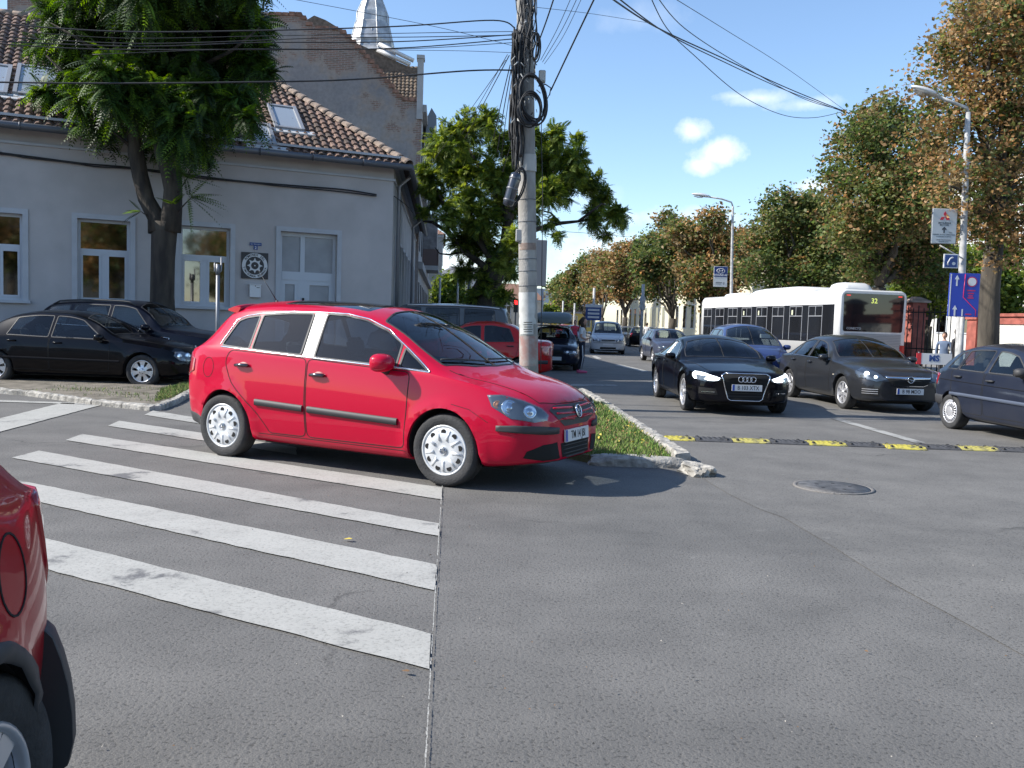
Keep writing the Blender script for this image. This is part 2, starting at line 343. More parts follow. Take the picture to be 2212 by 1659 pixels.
lg = [(p.x, p.y) for p in (G(335, 878), G(372, 868), G(416, 845), G(405, 836), G(350, 850))]
gr = grass('grass', lg, 9000, .07, 6, gm, .065); tag(gr, 'tuft of green grass at the corner of the bare soil verge', 'grass', kind='stuff')
lg = [(p.x, p.y) for p in (G(0, 848), G(200, 868), G(330, 880), G(390, 850), G(200, 838))]
gr = grass('weeds', lg, 5000, .05, 8, gm, .065, lambda P, r: (np.sin(P[:, 0] * 3.1) * np.cos(P[:, 1] * 4) + r.uniform(-1, 1, len(P)) > .6)); tag(gr, 'sparse weeds and litter scattered over the bare soil verge', 'weeds', kind='stuff')
# painted markings
def paint_mat(name, c, wear):
 m = bpy.data.materials.new(name); m.use_nodes = True; t = m.node_tree; L = t.links.new; b = t.nodes['Principled BSDF']
 g = t.nodes.new('ShaderNodeTexCoord')
 def nz(sc, de, ro): n = t.nodes.new('ShaderNodeTexNoise'); n.inputs['Scale'].default_value = sc; n.inputs['Detail'].default_value = de; n.inputs['Roughness'].default_value = ro; L(g.outputs['Object'], n.inputs['Vector']); return n.outputs['Fac']
 a = nz(2.2, 9, .72); r = t.nodes.new('ShaderNodeValToRGB'); mp = t.nodes.new('ShaderNodeMapping'); L(g.outputs['Object'], mp.inputs[0]); mp.inputs['Rotation'].default_value = (0, 0, R(62)); mp.inputs['Scale'].default_value = (.35, 2.6, 1); tn = t.nodes.new('ShaderNodeTexNoise'); tn.inputs['Scale'].default_value = 1.0; tn.inputs['Detail'].default_value = 4; L(mp.outputs[0], tn.inputs['Vector']); am = t.nodes.new('ShaderNodeMath'); am.operation = 'MULTIPLY_ADD'; am.inputs[1].default_value = .42; L(tn.outputs['Fac'], am.inputs[0]); am2 = t.nodes.new('ShaderNodeMath'); am2.operation = 'SUBTRACT'; am2.inputs[1].default_value = .21; L(a, am2.inputs[0]); L(am2.outputs[0], am.inputs[2]); L(am.outputs[0], r.inputs[0]); e = r.color_ramp.elements; e[0].position = wear - .06; e[0].color = (.13, .13, .13, 1); e[1].position = wear + .03; e[1].color = (*c, 1)
 k = r.color_ramp.elements.new(min(.95, wear + .2)); k.color = (*[x * 1.12 for x in c], 1)
 a2 = nz(60, 3, .6); r2 = t.nodes.new('ShaderNodeValToRGB'); L(a2, r2.inputs[0]); r2.color_ramp.elements[0].position = .3; r2.color_ramp.elements[0].color = (.55, .55, .55, 1); r2.color_ramp.elements[1].position = .48; r2.color_ramp.elements[1].color = (1, 1, 1, 1)
 x = t.nodes.new('ShaderNodeMixRGB'); x.blend_type = 'MULTIPLY'; x.inputs[0].default_value = .8; L(r.outputs[0], x.inputs[1]); L(r2.outputs[0], x.inputs[2]); L(x.outputs[0], b.inputs['Base Color'])
 b.inputs['Roughness'].default_value = .8
 bp = t.nodes.new('ShaderNodeBump'); bp.inputs['Strength'].default_value = .4; bp.inputs['Distance'].default_value = .004; L(a2, bp.inputs['Height']); L(bp.outputs[0], b.inputs['Normal'])
 return m
M_white = paint_mat('road_paint_white', (.34, .335, .31), .39)
M_white2 = paint_mat('road_paint_worn', (.31, .308, .29), .45)
def marking(name, px, m=M_white, z=.0085):
 pts = [G(a, b) for a, b in px]; rg = random.Random(len(px) + int(px[0][0])); out = []
 for i in range(len(pts)):
  a = pts[i]; b = pts[(i + 1) % len(pts)]; n = max(1, int((b - a).length / .12))
  for k in range(n): q = a.lerp(b, k / n); out.append((q.x + rg.uniform(-.006, .006), q.y + rg.uniform(-.006, .006)))
 return poly_sheet(name, out, z, m)
stripes = [[(330, 888), (640, 938), (640, 950), (312, 897)], [(258, 910), (640, 967), (640, 984), (233, 921)],
           [(178, 939), (955, 1055), (955, 1081), (142, 952)], [(85, 975), (948, 1133), (947, 1160), (25, 990)],
           [(44, 1040), (942, 1222), (938, 1277), (-60, 1054)], [(-30, 1134), (933, 1372), (928, 1450), (-60, 1190)],
           [(135, 871), (222, 875), (-60, 950), (-60, 920)]]
for q in stripes: marking('crosswalk_stripe', q)
marking('road_line', [(-60, 863), (165, 871), (160, 874), (-60, 867)])
marking('road_line', [(1792, 905), (1812, 905), (2000, 958), (1975, 958)], M_white2, .0125)
marking('road_line', [(1232, 831), (1330, 832), (1335, 835), (1232, 834)], M_white2, .0125)
marking('road_line', [(1326, 789), (1340, 788), (1404, 803), (1388, 804)], M_white, .0125)
marking('road_line', [(1278, 770), (1286, 769), (1300, 775), (1290, 776)], M_white, .0125)
# pale tar joint running towards the viewer
jt = [(955, 1052), (950, 1130), (944, 1220), (936, 1350), (930, 1450), (924, 1560), (916, 1700)]
mb = MB(); rg = random.Random(1)
for i in range(len(jt) - 1):
 a = G(*jt[i]); b = G(*jt[i + 1]); n = 14
 for k in range(n):
  if rg.random() < .12: continue
  p0 = a.lerp(b, k / n); p1 = a.lerp(b, (k + .9) / n); w = rg.uniform(.001, .0032); j = rg.uniform(-.002, .002)
  mb.add([(p0.x - w + j, p0.y, .0125), (p0.x + w + j, p0.y, .0125), (p1.x + w, p1.y, .0125), (p1.x - w, p1.y, .0125)], [(0, 1, 2, 3)], M_white)
o = mb.build('road_line', fix=False); o['kind'] = 'structure'
# manhole
M_iron = mat('cast_iron', (.15, .145, .14), .55, .6, bump=.5, bscale=60, var=.3, vscale=10)
M_ring = mat('manhole_ring', (.17, .16, .15), .8, .1, bump=.6, bscale=40)
c = G(1800, 1054); rr = (G(1885, 1056) - G(1720, 1052)).length / 2
mh = empty('manhole_cover', (c.x, c.y, 0)); tag(mh, 'round cast iron manhole cover sunk in the grey asphalt', 'manhole cover')
mb = MB(); mb.lathe([(rr, .0045), (rr * 1.0, .014), (rr * .93, .016), (rr * .90, .0065)], M_ring, 48); mb.build('frame', mh)
mb = MB(); mb.lathe([(rr * .885, .0065), (rr * .88, .016), (rr * .4, .018), (.001, .018)], M_iron, 48)
for k in range(5): a = k * 1.256; mb.lathe([(.02, .0182), (.001, .0195)], mat('hole_black', (.01, .01, .01), .9), 10, Matrix.Translation((math.cos(a) * .16, math.sin(a) * .16, 0)))
mb.build('lid', mh)
# dark crumbs, leaves on the ground
mats_l = [mat('fallen_leaf_yellow', (.55, .42, .06), .7), mat('fallen_leaf_brown', (.16, .09, .04), .8)]
def leaf_at(px, py, s, m, label, name='fallen_leaf', group=None):
 p = G(px, py); a = random.Random(px).uniform(0, 6); mb = MB()
 prof = [(0, 1), (.35, .75), (.5, .2), (.35, -.35), (0, -.9), (-.3, -.4), (-.52, .1), (-.3, .7)]
 vs = [(x * s, y * s, .006 + .25 * s * abs(x)) for x, y in prof]; mb.add(vs, [tuple(range(8))], m); o = mb.build(name, fix=False); o.location = (p.x, p.y, .012); o.rotation_euler = (0.1, 0.05, a)
 return tag(o, label, 'leaf', group)
leaf_at(751, 1170, .035, mats_l[0], 'single yellow leaf lying on the grey asphalt between two crosswalk stripes')
leaf_at(876, 1458, .022, mats_l[1], 'small pale leaf lying just below the nearest crosswalk stripe')
rg = random.Random(12); mb = MB()
for k in range(240):
 px = rg.uniform(200, 2200); py = rg.uniform(900, 1650); p = G(px, py); s = rg.uniform(.002, .007) * (1.8 if rg.random() < .05 else 1); m = rg.choice([mats_l[1], mat('grit_dark', (.03, .03, .03), .9), mats_l[1], MATS['grit_dark'], mat('grit_pale', (.3, .28, .25), .9)])
 a = rg.uniform(0, 3); ca, sa = math.cos(a) * s, math.sin(a) * s
 mb.add([(p.x - ca, p.y - sa, .0135), (p.x + sa * .5, p.y - ca * .5, .015 + s * .4), (p.x + ca, p.y + sa, .0135), (p.x - sa * .4, p.y + ca * .4, .0135)], [(0, 1, 2, 3)], m)
o = mb.build('grit', fix=False); tag(o, 'loose grit and leaf crumbs scattered over the asphalt', 'grit', kind='stuff')
rg = random.Random(22); mb = MB()
for k in range(110):
 px = rg.uniform(1275, 1430); py = rg.uniform(880, 985); p = G(px, py)
 if px > 1270 + (py - 862) * 1.35: continue
 s = rg.uniform(.012, .03); m = rg.choice([mat('leaf_litter', (.30, .16, .06), .8), mats_l[1], mats_l[0]]); a = rg.uniform(0, 3); ca, sa = math.cos(a) * s, math.sin(a) * s; z = .14
 mb.add([(p.x - ca, p.y - sa, z - .02), (p.x + sa * .6, p.y - ca * .6, z + s * .4), (p.x + ca, p.y + sa, z), (p.x - sa * .6, p.y + ca * .6, z)], [(0, 1, 2, 3)], m)
o = mb.build('leaf_litter', fix=False); tag(o, 'brown fallen leaves scattered over the green grass verge', 'leaves', kind='stuff')
# ---------------------------------------------------------------- speed bump
M_by = mat('rubber_yellow', (.50, .43, .07), .75, color2=(.16, .15, .08), vscale=11, thr=(.42, .58), bump=.6, bscale=35)
M_bk = mat('rubber_black', (.055, .055, .058), .75, var=.35, vscale=10, bump=.6, bscale=35)
M_by2 = mat('rubber_yellow_worn', (.42, .37, .10), .8, color2=(.09, .088, .08), vscale=7, bump=.6, bscale=35, thr=(.42, .58))
M_bs = mat('bolt_black', (.01, .01, .01), .6)
a = G(1418, 948); b = G(2300, 978); d = (b - a).normalized(); nrm = Vector((-d.y, d.x, 0)); seg = .5; cnt = 11
names = ['yellow end piece of the speed bump nearest the kerb', 'black speed bump segment right of the yellow end piece', 'worn yellow speed bump segment, third from the kerb', 'black speed bump segment between the worn yellow and the bright yellow ones',
         'yellow speed bump segment in front of the black saloon plate', 'black speed bump segment left of the white lane line', 'bright yellow speed bump segment pushed out of line beside the white lane line', 'black speed bump segment right of the displaced yellow one',
         'yellow speed bump segment in front of the dark blue hatchback wheel', 'black speed bump segment near the right picture edge', 'yellow speed bump segment beyond the right picture edge']
for i in range(cnt):
 y = i % 2 == 0; root_m = (M_by2 if i in (2, 8) else M_by) if y else M_bk
 L_ = seg - .012; prof = [(-.17, .0), (-.17, .008), (-.10, .032), (-.04, .038), (.04, .038), (.10, .032), (.17, .008), (.17, 0)]
 mb = MB(); ks = 12; rings = []
 for k in range(ks + 1):
  u = L_ * k / ks; zz = 1.0
  if i == 0: zz = min(1, .25 + k / 5)
  rings.append([(u, v, w * zz) for v, w in prof])
 mb.rings(rings, root_m, smooth=False)
 for k in range(6):
  for v in (-.07, .0, .07):
   zc = .038 if abs(v) < .04 else .034; mb.box(.05 + k * .07, .085 + k * .07, v - .012, v + .012, zc - .012, zc + .006, root_m)
 o = mb.build('speed_bump_segment'); p = a + d * (i * seg); off = 0.0; rot = math.atan2(d.y, d.x)
 if i == 6: off = -.10; rot -= R(4)
 p = p + nrm * off; o.location = (p.x, p.y, .005); o.rotation_euler = (0, 0, rot)
 tag(o, names[i], 'speed bump', 'segments of the yellow and black speed bump')
 for v in (-.11, .11):
  for u in (.06, .42):
   mb = MB(); mb.lathe([(.022, -.02), (.022, .008), (.012, .014), (.001, .014)], M_bs, 10, Matrix.Translation((u, v, .032))); mb.build('bolt', o)
# ---------------------------------------------------------------- buildings
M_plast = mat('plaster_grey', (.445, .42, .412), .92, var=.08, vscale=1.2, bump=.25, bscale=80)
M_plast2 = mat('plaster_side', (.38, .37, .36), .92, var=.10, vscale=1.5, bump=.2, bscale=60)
M_trim = mat('plaster_trim', (.44, .455, .48), .85, var=.05, vscale=3)
M_upvc = mat('window_white', (.50, .53, .57), .5)
M_gut = mat('gutter_metal', (.12, .125, .14), .5, .4)
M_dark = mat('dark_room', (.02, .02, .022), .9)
M_wglass = mat('house_glass', (.22, .215, .205), .04, 1.0)
M_sky_glass = mat('skylight_glass', (.30, .34, .38), .08, spec=1.0)
M_curt = mat('frosted_glass', (.28, .29, .31), .35, var=.12, vscale=2)
M_tileA = [mat('roof_tile_a', (.16, .10, .075), .85, var=.3, vscale=9), mat('roof_tile_b', (.14, .09, .07), .9, var=.3, vscale=9), mat('roof_tile_c', (.20, .13, .10), .85, var=.25, vscale=9), mat('roof_tile_d', (.09, .065, .052), .9)]
M_tileB = [mat('old_tile_a', (.16, .12, .09), .95, var=.3, vscale=8), mat('old_tile_b', (.12, .095, .075), .95, var=.3, vscale=8), mat('old_tile_c', (.21, .16, .115), .95, var=.3, vscale=8)]
def inpoly(x, y, P):
 c = False; n = len(P)
 for i in range(n):
  x0, y0 = P[i][0], P[i][1]; x1, y1 = P[(i + 1) % n][0], P[(i + 1) % n][1]
  if (y0 > y) != (y1 > y) and x < (x1 - x0) * (y - y0) / (y1 - y0) + x0: c = not c
 return c
def wall_open(mb, O, e, n, u0, u1, z0, z1, holes, m, depth=.22, rev=None):
 """upright wall sheet with rectangular openings and their reveals; e along, n outward"""
 us = sorted({u0, u1, *[h[0] for h in holes], *[h[1] for h in holes]}); zs = sorted({z0, z1, *[h[2] for h in holes], *[h[3] for h in holes]})
 P = lambda u, z, d=0: O + e * u + n * d + Vector((0, 0, z))
 for i in range(len(us) - 1):
  for j in range(len(zs) - 1):
   cu = (us[i] + us[i + 1]) / 2; cz = (zs[j] + zs[j + 1]) / 2
   if any(h[0] < cu < h[1] and h[2] < cz < h[3] for h in holes): continue
   mb.quad(P(us[i], zs[j]), P(us[i + 1], zs[j]), P(us[i + 1], zs[j + 1]), P(us[i], zs[j + 1]), m)
 rm = rev or m
 for a, b, c, d in holes:
  for (p, q) in (((a, c), (a, d)), ((a, d), (b, d)), ((b, d), (b, c)), ((b, c), (a, c))):
   mb.quad(P(*p), P(*q), P(*q, -depth), P(*p, -depth), rm)
def obox(mb, O, e, n, u0, u1, d0, d1, z0, z1, m):
 vs = [O + e * u + n * d + Vector((0, 0, z)) for z in (z0, z1) for (u, d) in ((u0, d0), (u1, d0), (u1, d1), (u0, d1))]
 mb.add(vs, [(3, 2, 1, 0), (4, 5, 6, 7), (0, 1, 5, 4), (1, 2, 6, 5), (2, 3, 7, 6), (3, 0, 4, 7)], m)
def tiles(name, O, e, s, poly, mats, parent, tw=.24, th=.32, seed=0, amp=.03):
 """interlocking tiles on the plane O + e*u + s*v where poly (u,v) holds the tile centre"""
 nrm = e.cross(s).normalized(); nrm = nrm if nrm.z > 0 else -nrm; rg = random.Random(seed)
 mb = MB(); us = [p[0] for p in poly]; vs = [p[1] for p in poly]
 nv = int((max(vs) - min(vs)) / th) + 1; nu = int((max(us) - min(us)) / tw) + 1
 for j in range(nv):
  v = min(vs) + j * th
  for i in range(nu):
   u = min(us) + i * tw
   if not inpoly(u + tw / 2, v + th / 2, poly): continue
   m = mats[min(len(mats) - 1, int(rg.random() ** 1.3 * len(mats)))]; du = rg.uniform(-.006, .006); t = rg.uniform(-.006, .006)
   pr = [(0, 0.0), (.18, 0.0), (.34, amp), (.62, amp * 1.25), (.84, amp * .7), (1.0, 0.0)]
   lo = [O + e * (u + a * tw + du) + s * (v - .03) + nrm * (h + .045 + t) for a, h in pr]; hi = [O + e * (u + a * tw + du) + s * (v + th) + nrm * (h * .9 + .004) for a, h in pr]
   und = [p - nrm * .04 for p in lo]
   k = len(pr); fs = [(q, q + 1, k + q + 1, k + q) for q in range(k - 1)] + [(2 * k + q, 2 * k + q + 1, q + 1, q) for q in range(k - 1)]
   mb.add(lo + hi + und, fs, m)
 return mb.build(name, parent, fix=False)
HA0 = Vector((-12.1, 21, 0)); HA1 = Vector((-3.47, 25, 0)); HE = (HA1 - HA0).normalized(); HN = Vector((HE.y, -HE.x, 0))
HH = 5.93; HL = (HA1 - HA0).length
def fa(px, py, off=0.0):
 p = onplane(px, py, HA0 + HN * off, HN); return (p - HA0).dot(HE), p.z
house = empty('corner_house', (HA1.x, HA1.y, 0)); tag(house, 'single storey grey plastered corner house with a brown tiled roof behind the parked dark cars', 'house')
bpy.context.view_layer.update()
def kid(o, parent):              # parent without moving (parents have only a translation / z rotation)
 o.parent = parent; o.matrix_parent_inverse = Matrix.LocRotScale(parent.location, parent.rotation_euler, None).inverted(); return o
# openings on facade A
def opening(xl, xr, yt, yb):
 xm = (xl + xr) / 2; return [fa(xl, (yt + yb) / 2)[0], fa(xr, (yt + yb) / 2)[0], fa(xm, yb)[1], fa(xm, yt)[1]]
W3 = opening(389, 497, 490, 662); sill = W3[2]; topw = W3[3]
W2 = opening(167, 281, 461, 650); W1 = opening(-64, 49, 441, 636); D4 = opening(605, 727, 503, 700)
for w in (W1, W2): w[2] = sill; w[3] = topw
D4[2] = .13; D4[3] = D4[3]
W0 = [W1[0] - (W2[0] - W1[0]), W1[1] - (W2[0] - W1[0]), sill, topw]
mb = MB(); wall_open(mb, HA0, HE, HN, -9, HL, -.1, HH, [W0, W1, W2, W3, D4], M_plast, .26)
# side facade B
BE = SD; BN = SR; BL = 19.0
hb = []
for k in range(8): u = 1.6 + k * 2.15; hb.append([u, u + .95, sill - .1, topw + .15])
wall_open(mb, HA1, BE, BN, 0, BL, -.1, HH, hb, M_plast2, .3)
kid(mb.build('wall'), house)
mb = MB()   # dark sheets stand in for the unlit rooms, so nothing shows through
obox(mb, HA0, HE, HN, -9, HL - .5, -.32, -.4, 0, HH - .1, M_dark); obox(mb, HA1, BE, BN, .5, BL, -.32, -.4, 0, HH - .1, M_dark); kid(mb.build('dark_backing'), house)
mb = MB()
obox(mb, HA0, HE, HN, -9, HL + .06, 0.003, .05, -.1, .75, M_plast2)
# cornice : stepped bands
for (d, z0, z1) in ((.05, HH - .62, HH - .56), (.10, HH - .22, HH - .12), (.2, HH - .12, HH - .04), (.34, HH - .04, HH + .02)):
 obox(mb, HA0, HE, HN, -9, HL + d * .8, .002, d, z0, z1, M_trim); obox(mb, HA1, BE, BN, -d * .4, BL, .002, d, z0, z1 - .003, M_trim)
kid(mb.build('cornice'), house)
def surround(mb, O, e, n, h, w=.12, d=.035, m=M_trim, sillm=None, bottom=True):
 a, b, c, t = h
 obox(mb, O, e, n, a - w, a, .002, d, c, t + w, m); obox(mb, O, e, n, b, b + w, .002, d, c, t + w, m); obox(mb, O, e, n, a, b, .002, d, t, t + w, m)
 if bottom: obox(mb, O, e, n, a - w - .04, b + w + .04, .002, d + .07, c - .07, c, m)
def window(O, e, n, h, parent, glass=M_wglass, tr=.62, fr=.07, deep=-.16, mull=True, label=None, blind=False):
 a, b, c, t = h; zt = c + (t - c) * tr; mb = MB(); m = M_upvc
 obox(mb, O, e, n, a, a + fr, deep - .06, deep, c, t, m); obox(mb, O, e, n, b - fr, b, deep - .06, deep, c, t, m)
 obox(mb, O, e, n, a + fr, b - fr, deep - .06, deep - .002, t - fr, t, m); obox(mb, O, e, n, a + fr, b - fr, deep - .06, deep - .002, c, c + fr, m)
 obox(mb, O, e, n, a + fr, b - fr, deep - .06, deep + .01, zt - fr * .8, zt + fr * .8, m)
 mid = (a + b) / 2
 if mull:
  obox(mb, O, e, n, mid - fr * .9, mid + fr * .9, deep - .06, deep - .004, c + fr, zt - fr * .8, m)
  for (p, q) in ((a + fr, mid - fr * .9), (mid + fr * .9, b - fr)):
   for (x0, x1, y0, y1) in ((p, p + .05, c + fr, zt - .055), (q - .05, q, c + fr, zt - .055), (p + .05, q - .05, zt - .105, zt - .055), (p + .05, q - .05, c + fr, c + fr + .05)):
    obox(mb, O, e, n, x0, x1, deep - .05, deep + .012, y0, y1, m)
 w = kid(mb.build('window'), parent)
 g = MB(); obox(g, O, e, n, a + fr * .5, b - fr * .5, deep - .045, deep - .035, c + fr * .5, t - fr * .5, glass); go = g.build('pane'); go.parent = w; go.matrix_parent_inverse = Matrix()
 if label: w['label'] = label
 return w
for h in (W0, W1, W2, W3): mb = MB(); surround(mb, HA0, HE, HN, h); kid(mb.build('window_surround'), house)
mb = MB(); surround(mb, HA0, HE, HN, D4, bottom=False); kid(mb.build('door_surround'), house)
for h in hb: mb = MB(); surround(mb, HA1, BE, BN, h, w=.1); kid(mb.build('window_surround'), house)
for h in (W0, W1, W2, W3): window(HA0, HE, HN, h, house)
for h in hb: window(HA1, BE, BN, h, house, fr=.06, deep=-.12)
# glazed double door with two big upper lights
a, b, c, t = D4; deep = -.18; zt = fa(665, 596)[1]; mid = fa(664, 550)[0]; mb = MB(); fr = .075; m = M_upvc; mdx = a + (b - a) * .41
obox(mb, HA0, HE, HN, a, a + fr, deep - .07, deep, c, t, m); obox(mb, HA0, HE, HN, b - fr, b, deep - .07, deep, c, t, m); obox(mb, HA0, HE, HN, a + fr, b - fr, deep - .07, deep - .003, t - fr * 1.4, t, m)
obox(mb, HA0, HE, HN, a + fr, b - fr, deep - .07, deep + .01, zt - .12, zt + .10, m); obox(mb, HA0, HE, HN, mdx - .06, mdx + .06, deep - .07, deep - .002, zt + .1, t - fr * 1.4, m)
obox(mb, HA0, HE, HN, mdx - .11, mdx + .11, deep - .07, deep + .004, c, zt - .12, m)
for (p, q) in ((a + fr, mdx - .11), (mdx + .11, b - fr)):
 obox(mb, HA0, HE, HN, p, p + .09, deep - .06, deep - .004, c, zt - .12, m); obox(mb, HA0, HE, HN, q - .09, q, deep - .06, deep - .004, c, zt - .12, m); obox(mb, HA0, HE, HN, p + .09, q - .09, deep - .06, deep - .006, zt - .24, zt - .12, m)
 obox(mb, HA0, HE, HN, p + .09, q - .09, deep - .06, deep - .004, c, c + .9, m)
door = kid(mb.build('door'), house)
mb = MB(); obox(mb, HA0, HE, HN, a + .03, b - .03, deep - .05, deep - .04, c, t - .03, M_curt); g = mb.build('pane'); g.parent = door; g.matrix_parent_inverse = Matrix()
mb = MB(); obox(mb, HA0, HE, HN, mdx + .0, mdx + .05, deep + .004, deep + .06, fa(650, 648)[1] - .06, fa(650, 648)[1] + .06, M_dark); g = mb.build('handle'); g.parent = door; g.matrix_parent_inverse = Matrix()
# roof
TP = .66; sA = (-HN + Vector((0, 0, TP))).normalized(); kA = 1 / math.sqrt(1 + TP * TP); rb = 5.95
Oe = HA0 + HN * .42 + Vector((0, 0, HH + .06 - .42 * TP)); vmax = (rb + .42) / kA
hu = HL + .3; hipslope = None
hd = Vector((-1.051, .616, 0)); cu = (HA1 - HA0).dot(HE) + HN.dot(Vector((0, 0, 0)))
hip_u = lambda bb: HL + hd.dot(HE) * bb      # facade coordinate of the hip at setback bb
polyA = [(-9, 0), (hip_u(-.42), 0), (hip_u(rb), vmax), (-9, vmax)]
mb = MB(); P = lambda u, v: Oe + HE * u + sA * v
mb.add([P(*p) - Vector((0, 0, .02)) for p in polyA], [(0, 1, 2, 3)], M_tileA[3])
sB = (-BN + Vector((0, 0, TP))).normalized(); OB = HA1 + BN * .42 + Vector((0, 0, HH + .06 - .42 * TP))
hub = lambda bb: hd.dot(BE) * bb
polyB = [(hub(-.42), 0), (BL, 0), (BL, vmax), (hub(rb), vmax)]
PB = lambda u, v: OB + BE * u + sB * v
mb.add([PB(*p) - Vector((0, 0, .02)) for p in polyB], [(0, 1, 2, 3)], M_tileA[3])
rz = Oe.z + vmax * kA * TP
q = [P(-9, vmax), P(hip_u(rb), vmax), PB(BL, vmax)]; back = [v - HN * 12 - Vector((0, 0, 4)) for v in q]
mb.add([v - Vector((0, 0, .02)) for v in (q[0], q[1], q[2], q[2] - BN * 10 - Vector((0, 0, 5)), q[0] - HN * 8 - Vector((0, 0, 5)))], [(0, 1, 2, 3, 4)], M_tileA[3])
roof = kid(mb.build('roof', fix=False), house)
def kid2(o, p): o.parent = p; return o
kid2(tiles('roof_tile', Oe, HE, sA, polyA, M_tileA, None, seed=1, tw=.22, th=.31, amp=.045), roof)
kid2(tiles('roof_tile', OB, BE, sB, polyB, M_tileA, None, seed=2, tw=.22, th=.31, amp=.045), roof)
mb = MB(); h0 = P(hip_u(-.42), 0); h1 = P(hip_u(rb), vmax); nh = 26; M_cap = mat('ridge_cap', (.30, .23, .18), .95, var=.35, vscale=7, bump=.5)
for k in range(nh):
 a_ = h0.lerp(h1, k / nh); b_ = h0.lerp(h1, (k + 1.08) / nh); d_ = (b_ - a_).normalized(); s_ = d_.cross(Vector((0, 0, 1))).normalized(); u_ = s_.cross(d_)
 mb.rings([[c_ + s_ * (math.cos(t_) * w_) + u_ * (math.sin(t_) * w_ * .75 + .03) for t_ in [PI * x / 6 for x in range(7)]] for c_, w_ in ((a_, .17), (a_.lerp(b_, .12), .185), (b_, .14))], M_cap, closed=False, cap=False, smooth=False)
rr_ = [P(-9 + .4 * k, vmax) for k in range(60)]
for k in range(59):
 if (rr_[k] - HA0).dot(HE) > hip_u(rb): break
 mb.tube([rr_[k], rr_[k + 1] + Vector((0, 0, .015))], .13, M_cap, 8)
kid2(mb.build('ridge_cap', fix=False), roof)
# gutter and down pipes
mb = MB(); e0 = P(-9, -.02) - Vector((0, 0, .05)); e1 = P(hip_u(-.5), -.02) - Vector((0, 0, .05)); f1 = PB(BL, -.02) - Vector((0, 0, .05)); e1b = PB(hub(-.5), -.02) - Vector((0, 0, .05))
mb.tube([e0 + HN * .05, e1 + HN * .05], .085, M_gut, 10); mb.tube([e1b + BN * .05, f1 + BN * .05], .085, M_gut, 10)
n_ = 14
for k in range(n_): p_ = e0.lerp(e1, k / n_) + HN * .05; mb.tube([p_ - HE * .015, p_ + HE * .015], .10, M_gut, 10)
kid(mb.build('gutter'), house)
for u in (1.1, 12.5):
 mb = MB(); p0 = HA1 + BE * u + BN * .45 + Vector((0, 0, HH - .15)); p1 = HA1 + BE * u + BN * .1 + Vector((0, 0, HH - .6)); mb.tube([p0, p0 - Vector((0, 0, .12)), p1, p1 - Vector((0, 0, HH - .7))], .055, mat('pipe_grey', (.3, .31, .33), .5, .5), 8); kid(mb.build('downpipe'), house)
# skylights on plane A
NA = HE.cross(sA).normalized(); NA = NA if NA.z > 0 else -NA
def skylight(pts, label):
 q = [onplane(x, y, Oe, NA) + NA * .03 for x, y in pts]; c_ = sum(q, Vector()) / 4
 root = tag(empty('skylight', c_), label, 'skylight', 'roof windows of the corner house')
 uu = [(v - Oe).dot(HE) for v in q]; vv = [(v - Oe).dot(sA) for v in q]; u0, u1 = (uu[0] + uu[3]) / 2, (uu[1] + uu[2]) / 2; v0, v1 = (vv[2] + vv[3]) / 2, (vv[0] + vv[1]) / 2
 Pq = lambda u, v, d: Oe + HE * u + sA * v + NA * d
 def bb(mb, u0, u1, v0, v1, d0, d1, m):
  vs = [Pq(u, v, d) for d in (d0, d1) for (u, v) in ((u0, v0), (u1, v0), (u1, v1), (u0, v1))]; mb.add(vs, [(3, 2, 1, 0), (4, 5, 6, 7), (0, 1, 5, 4), (1, 2, 6, 5), (2, 3, 7, 6), (3, 0, 4, 7)], m)
 mb = MB(); f = .09; mg = mat('skylight_frame', (.32, .33, .35), .5, .3)
 bb(mb, u0 - f, u0, v0 - f, v1 + f, 0, .14, mg); bb(mb, u1, u1 + f, v0 - f, v1 + f, 0, .14, mg); bb(mb, u0, u1, v1, v1 + f, 0, .13, mg); bb(mb, u0, u1, v0 - f, v0, 0, .13, mg)
 bb(mb, u0 - .35, u1 + .35, v0 - f - .2, v0 - f - .003, .03, .08, mat('lead_flashing', (.6, .6, .6), .6))
 kid(mb.build('frame'), root); mb = MB(); bb(mb, u0, u1, v0, v1, .06, .10, M_sky_glass); kid(mb.build('pane'), root)
skylight([(581, 236), (628, 240), (652, 284), (603, 282)], 'roof window at the right end of the brown tiled roof, nearest the ridge tiles')
skylight([(548, 275), (575, 279), (590, 318), (560, 316)], 'half hidden roof window behind the leafy tree edge on the brown tiled roof')
skylight([(-60, 146), (14, 149), (14, 205), (-60, 202)], 'roof window cut by the left picture edge')
skylight([(44, 152), (120, 158), (118, 216), (40, 208)], 'wide roof window on the left part of the tiled roof, partly behind leaves')
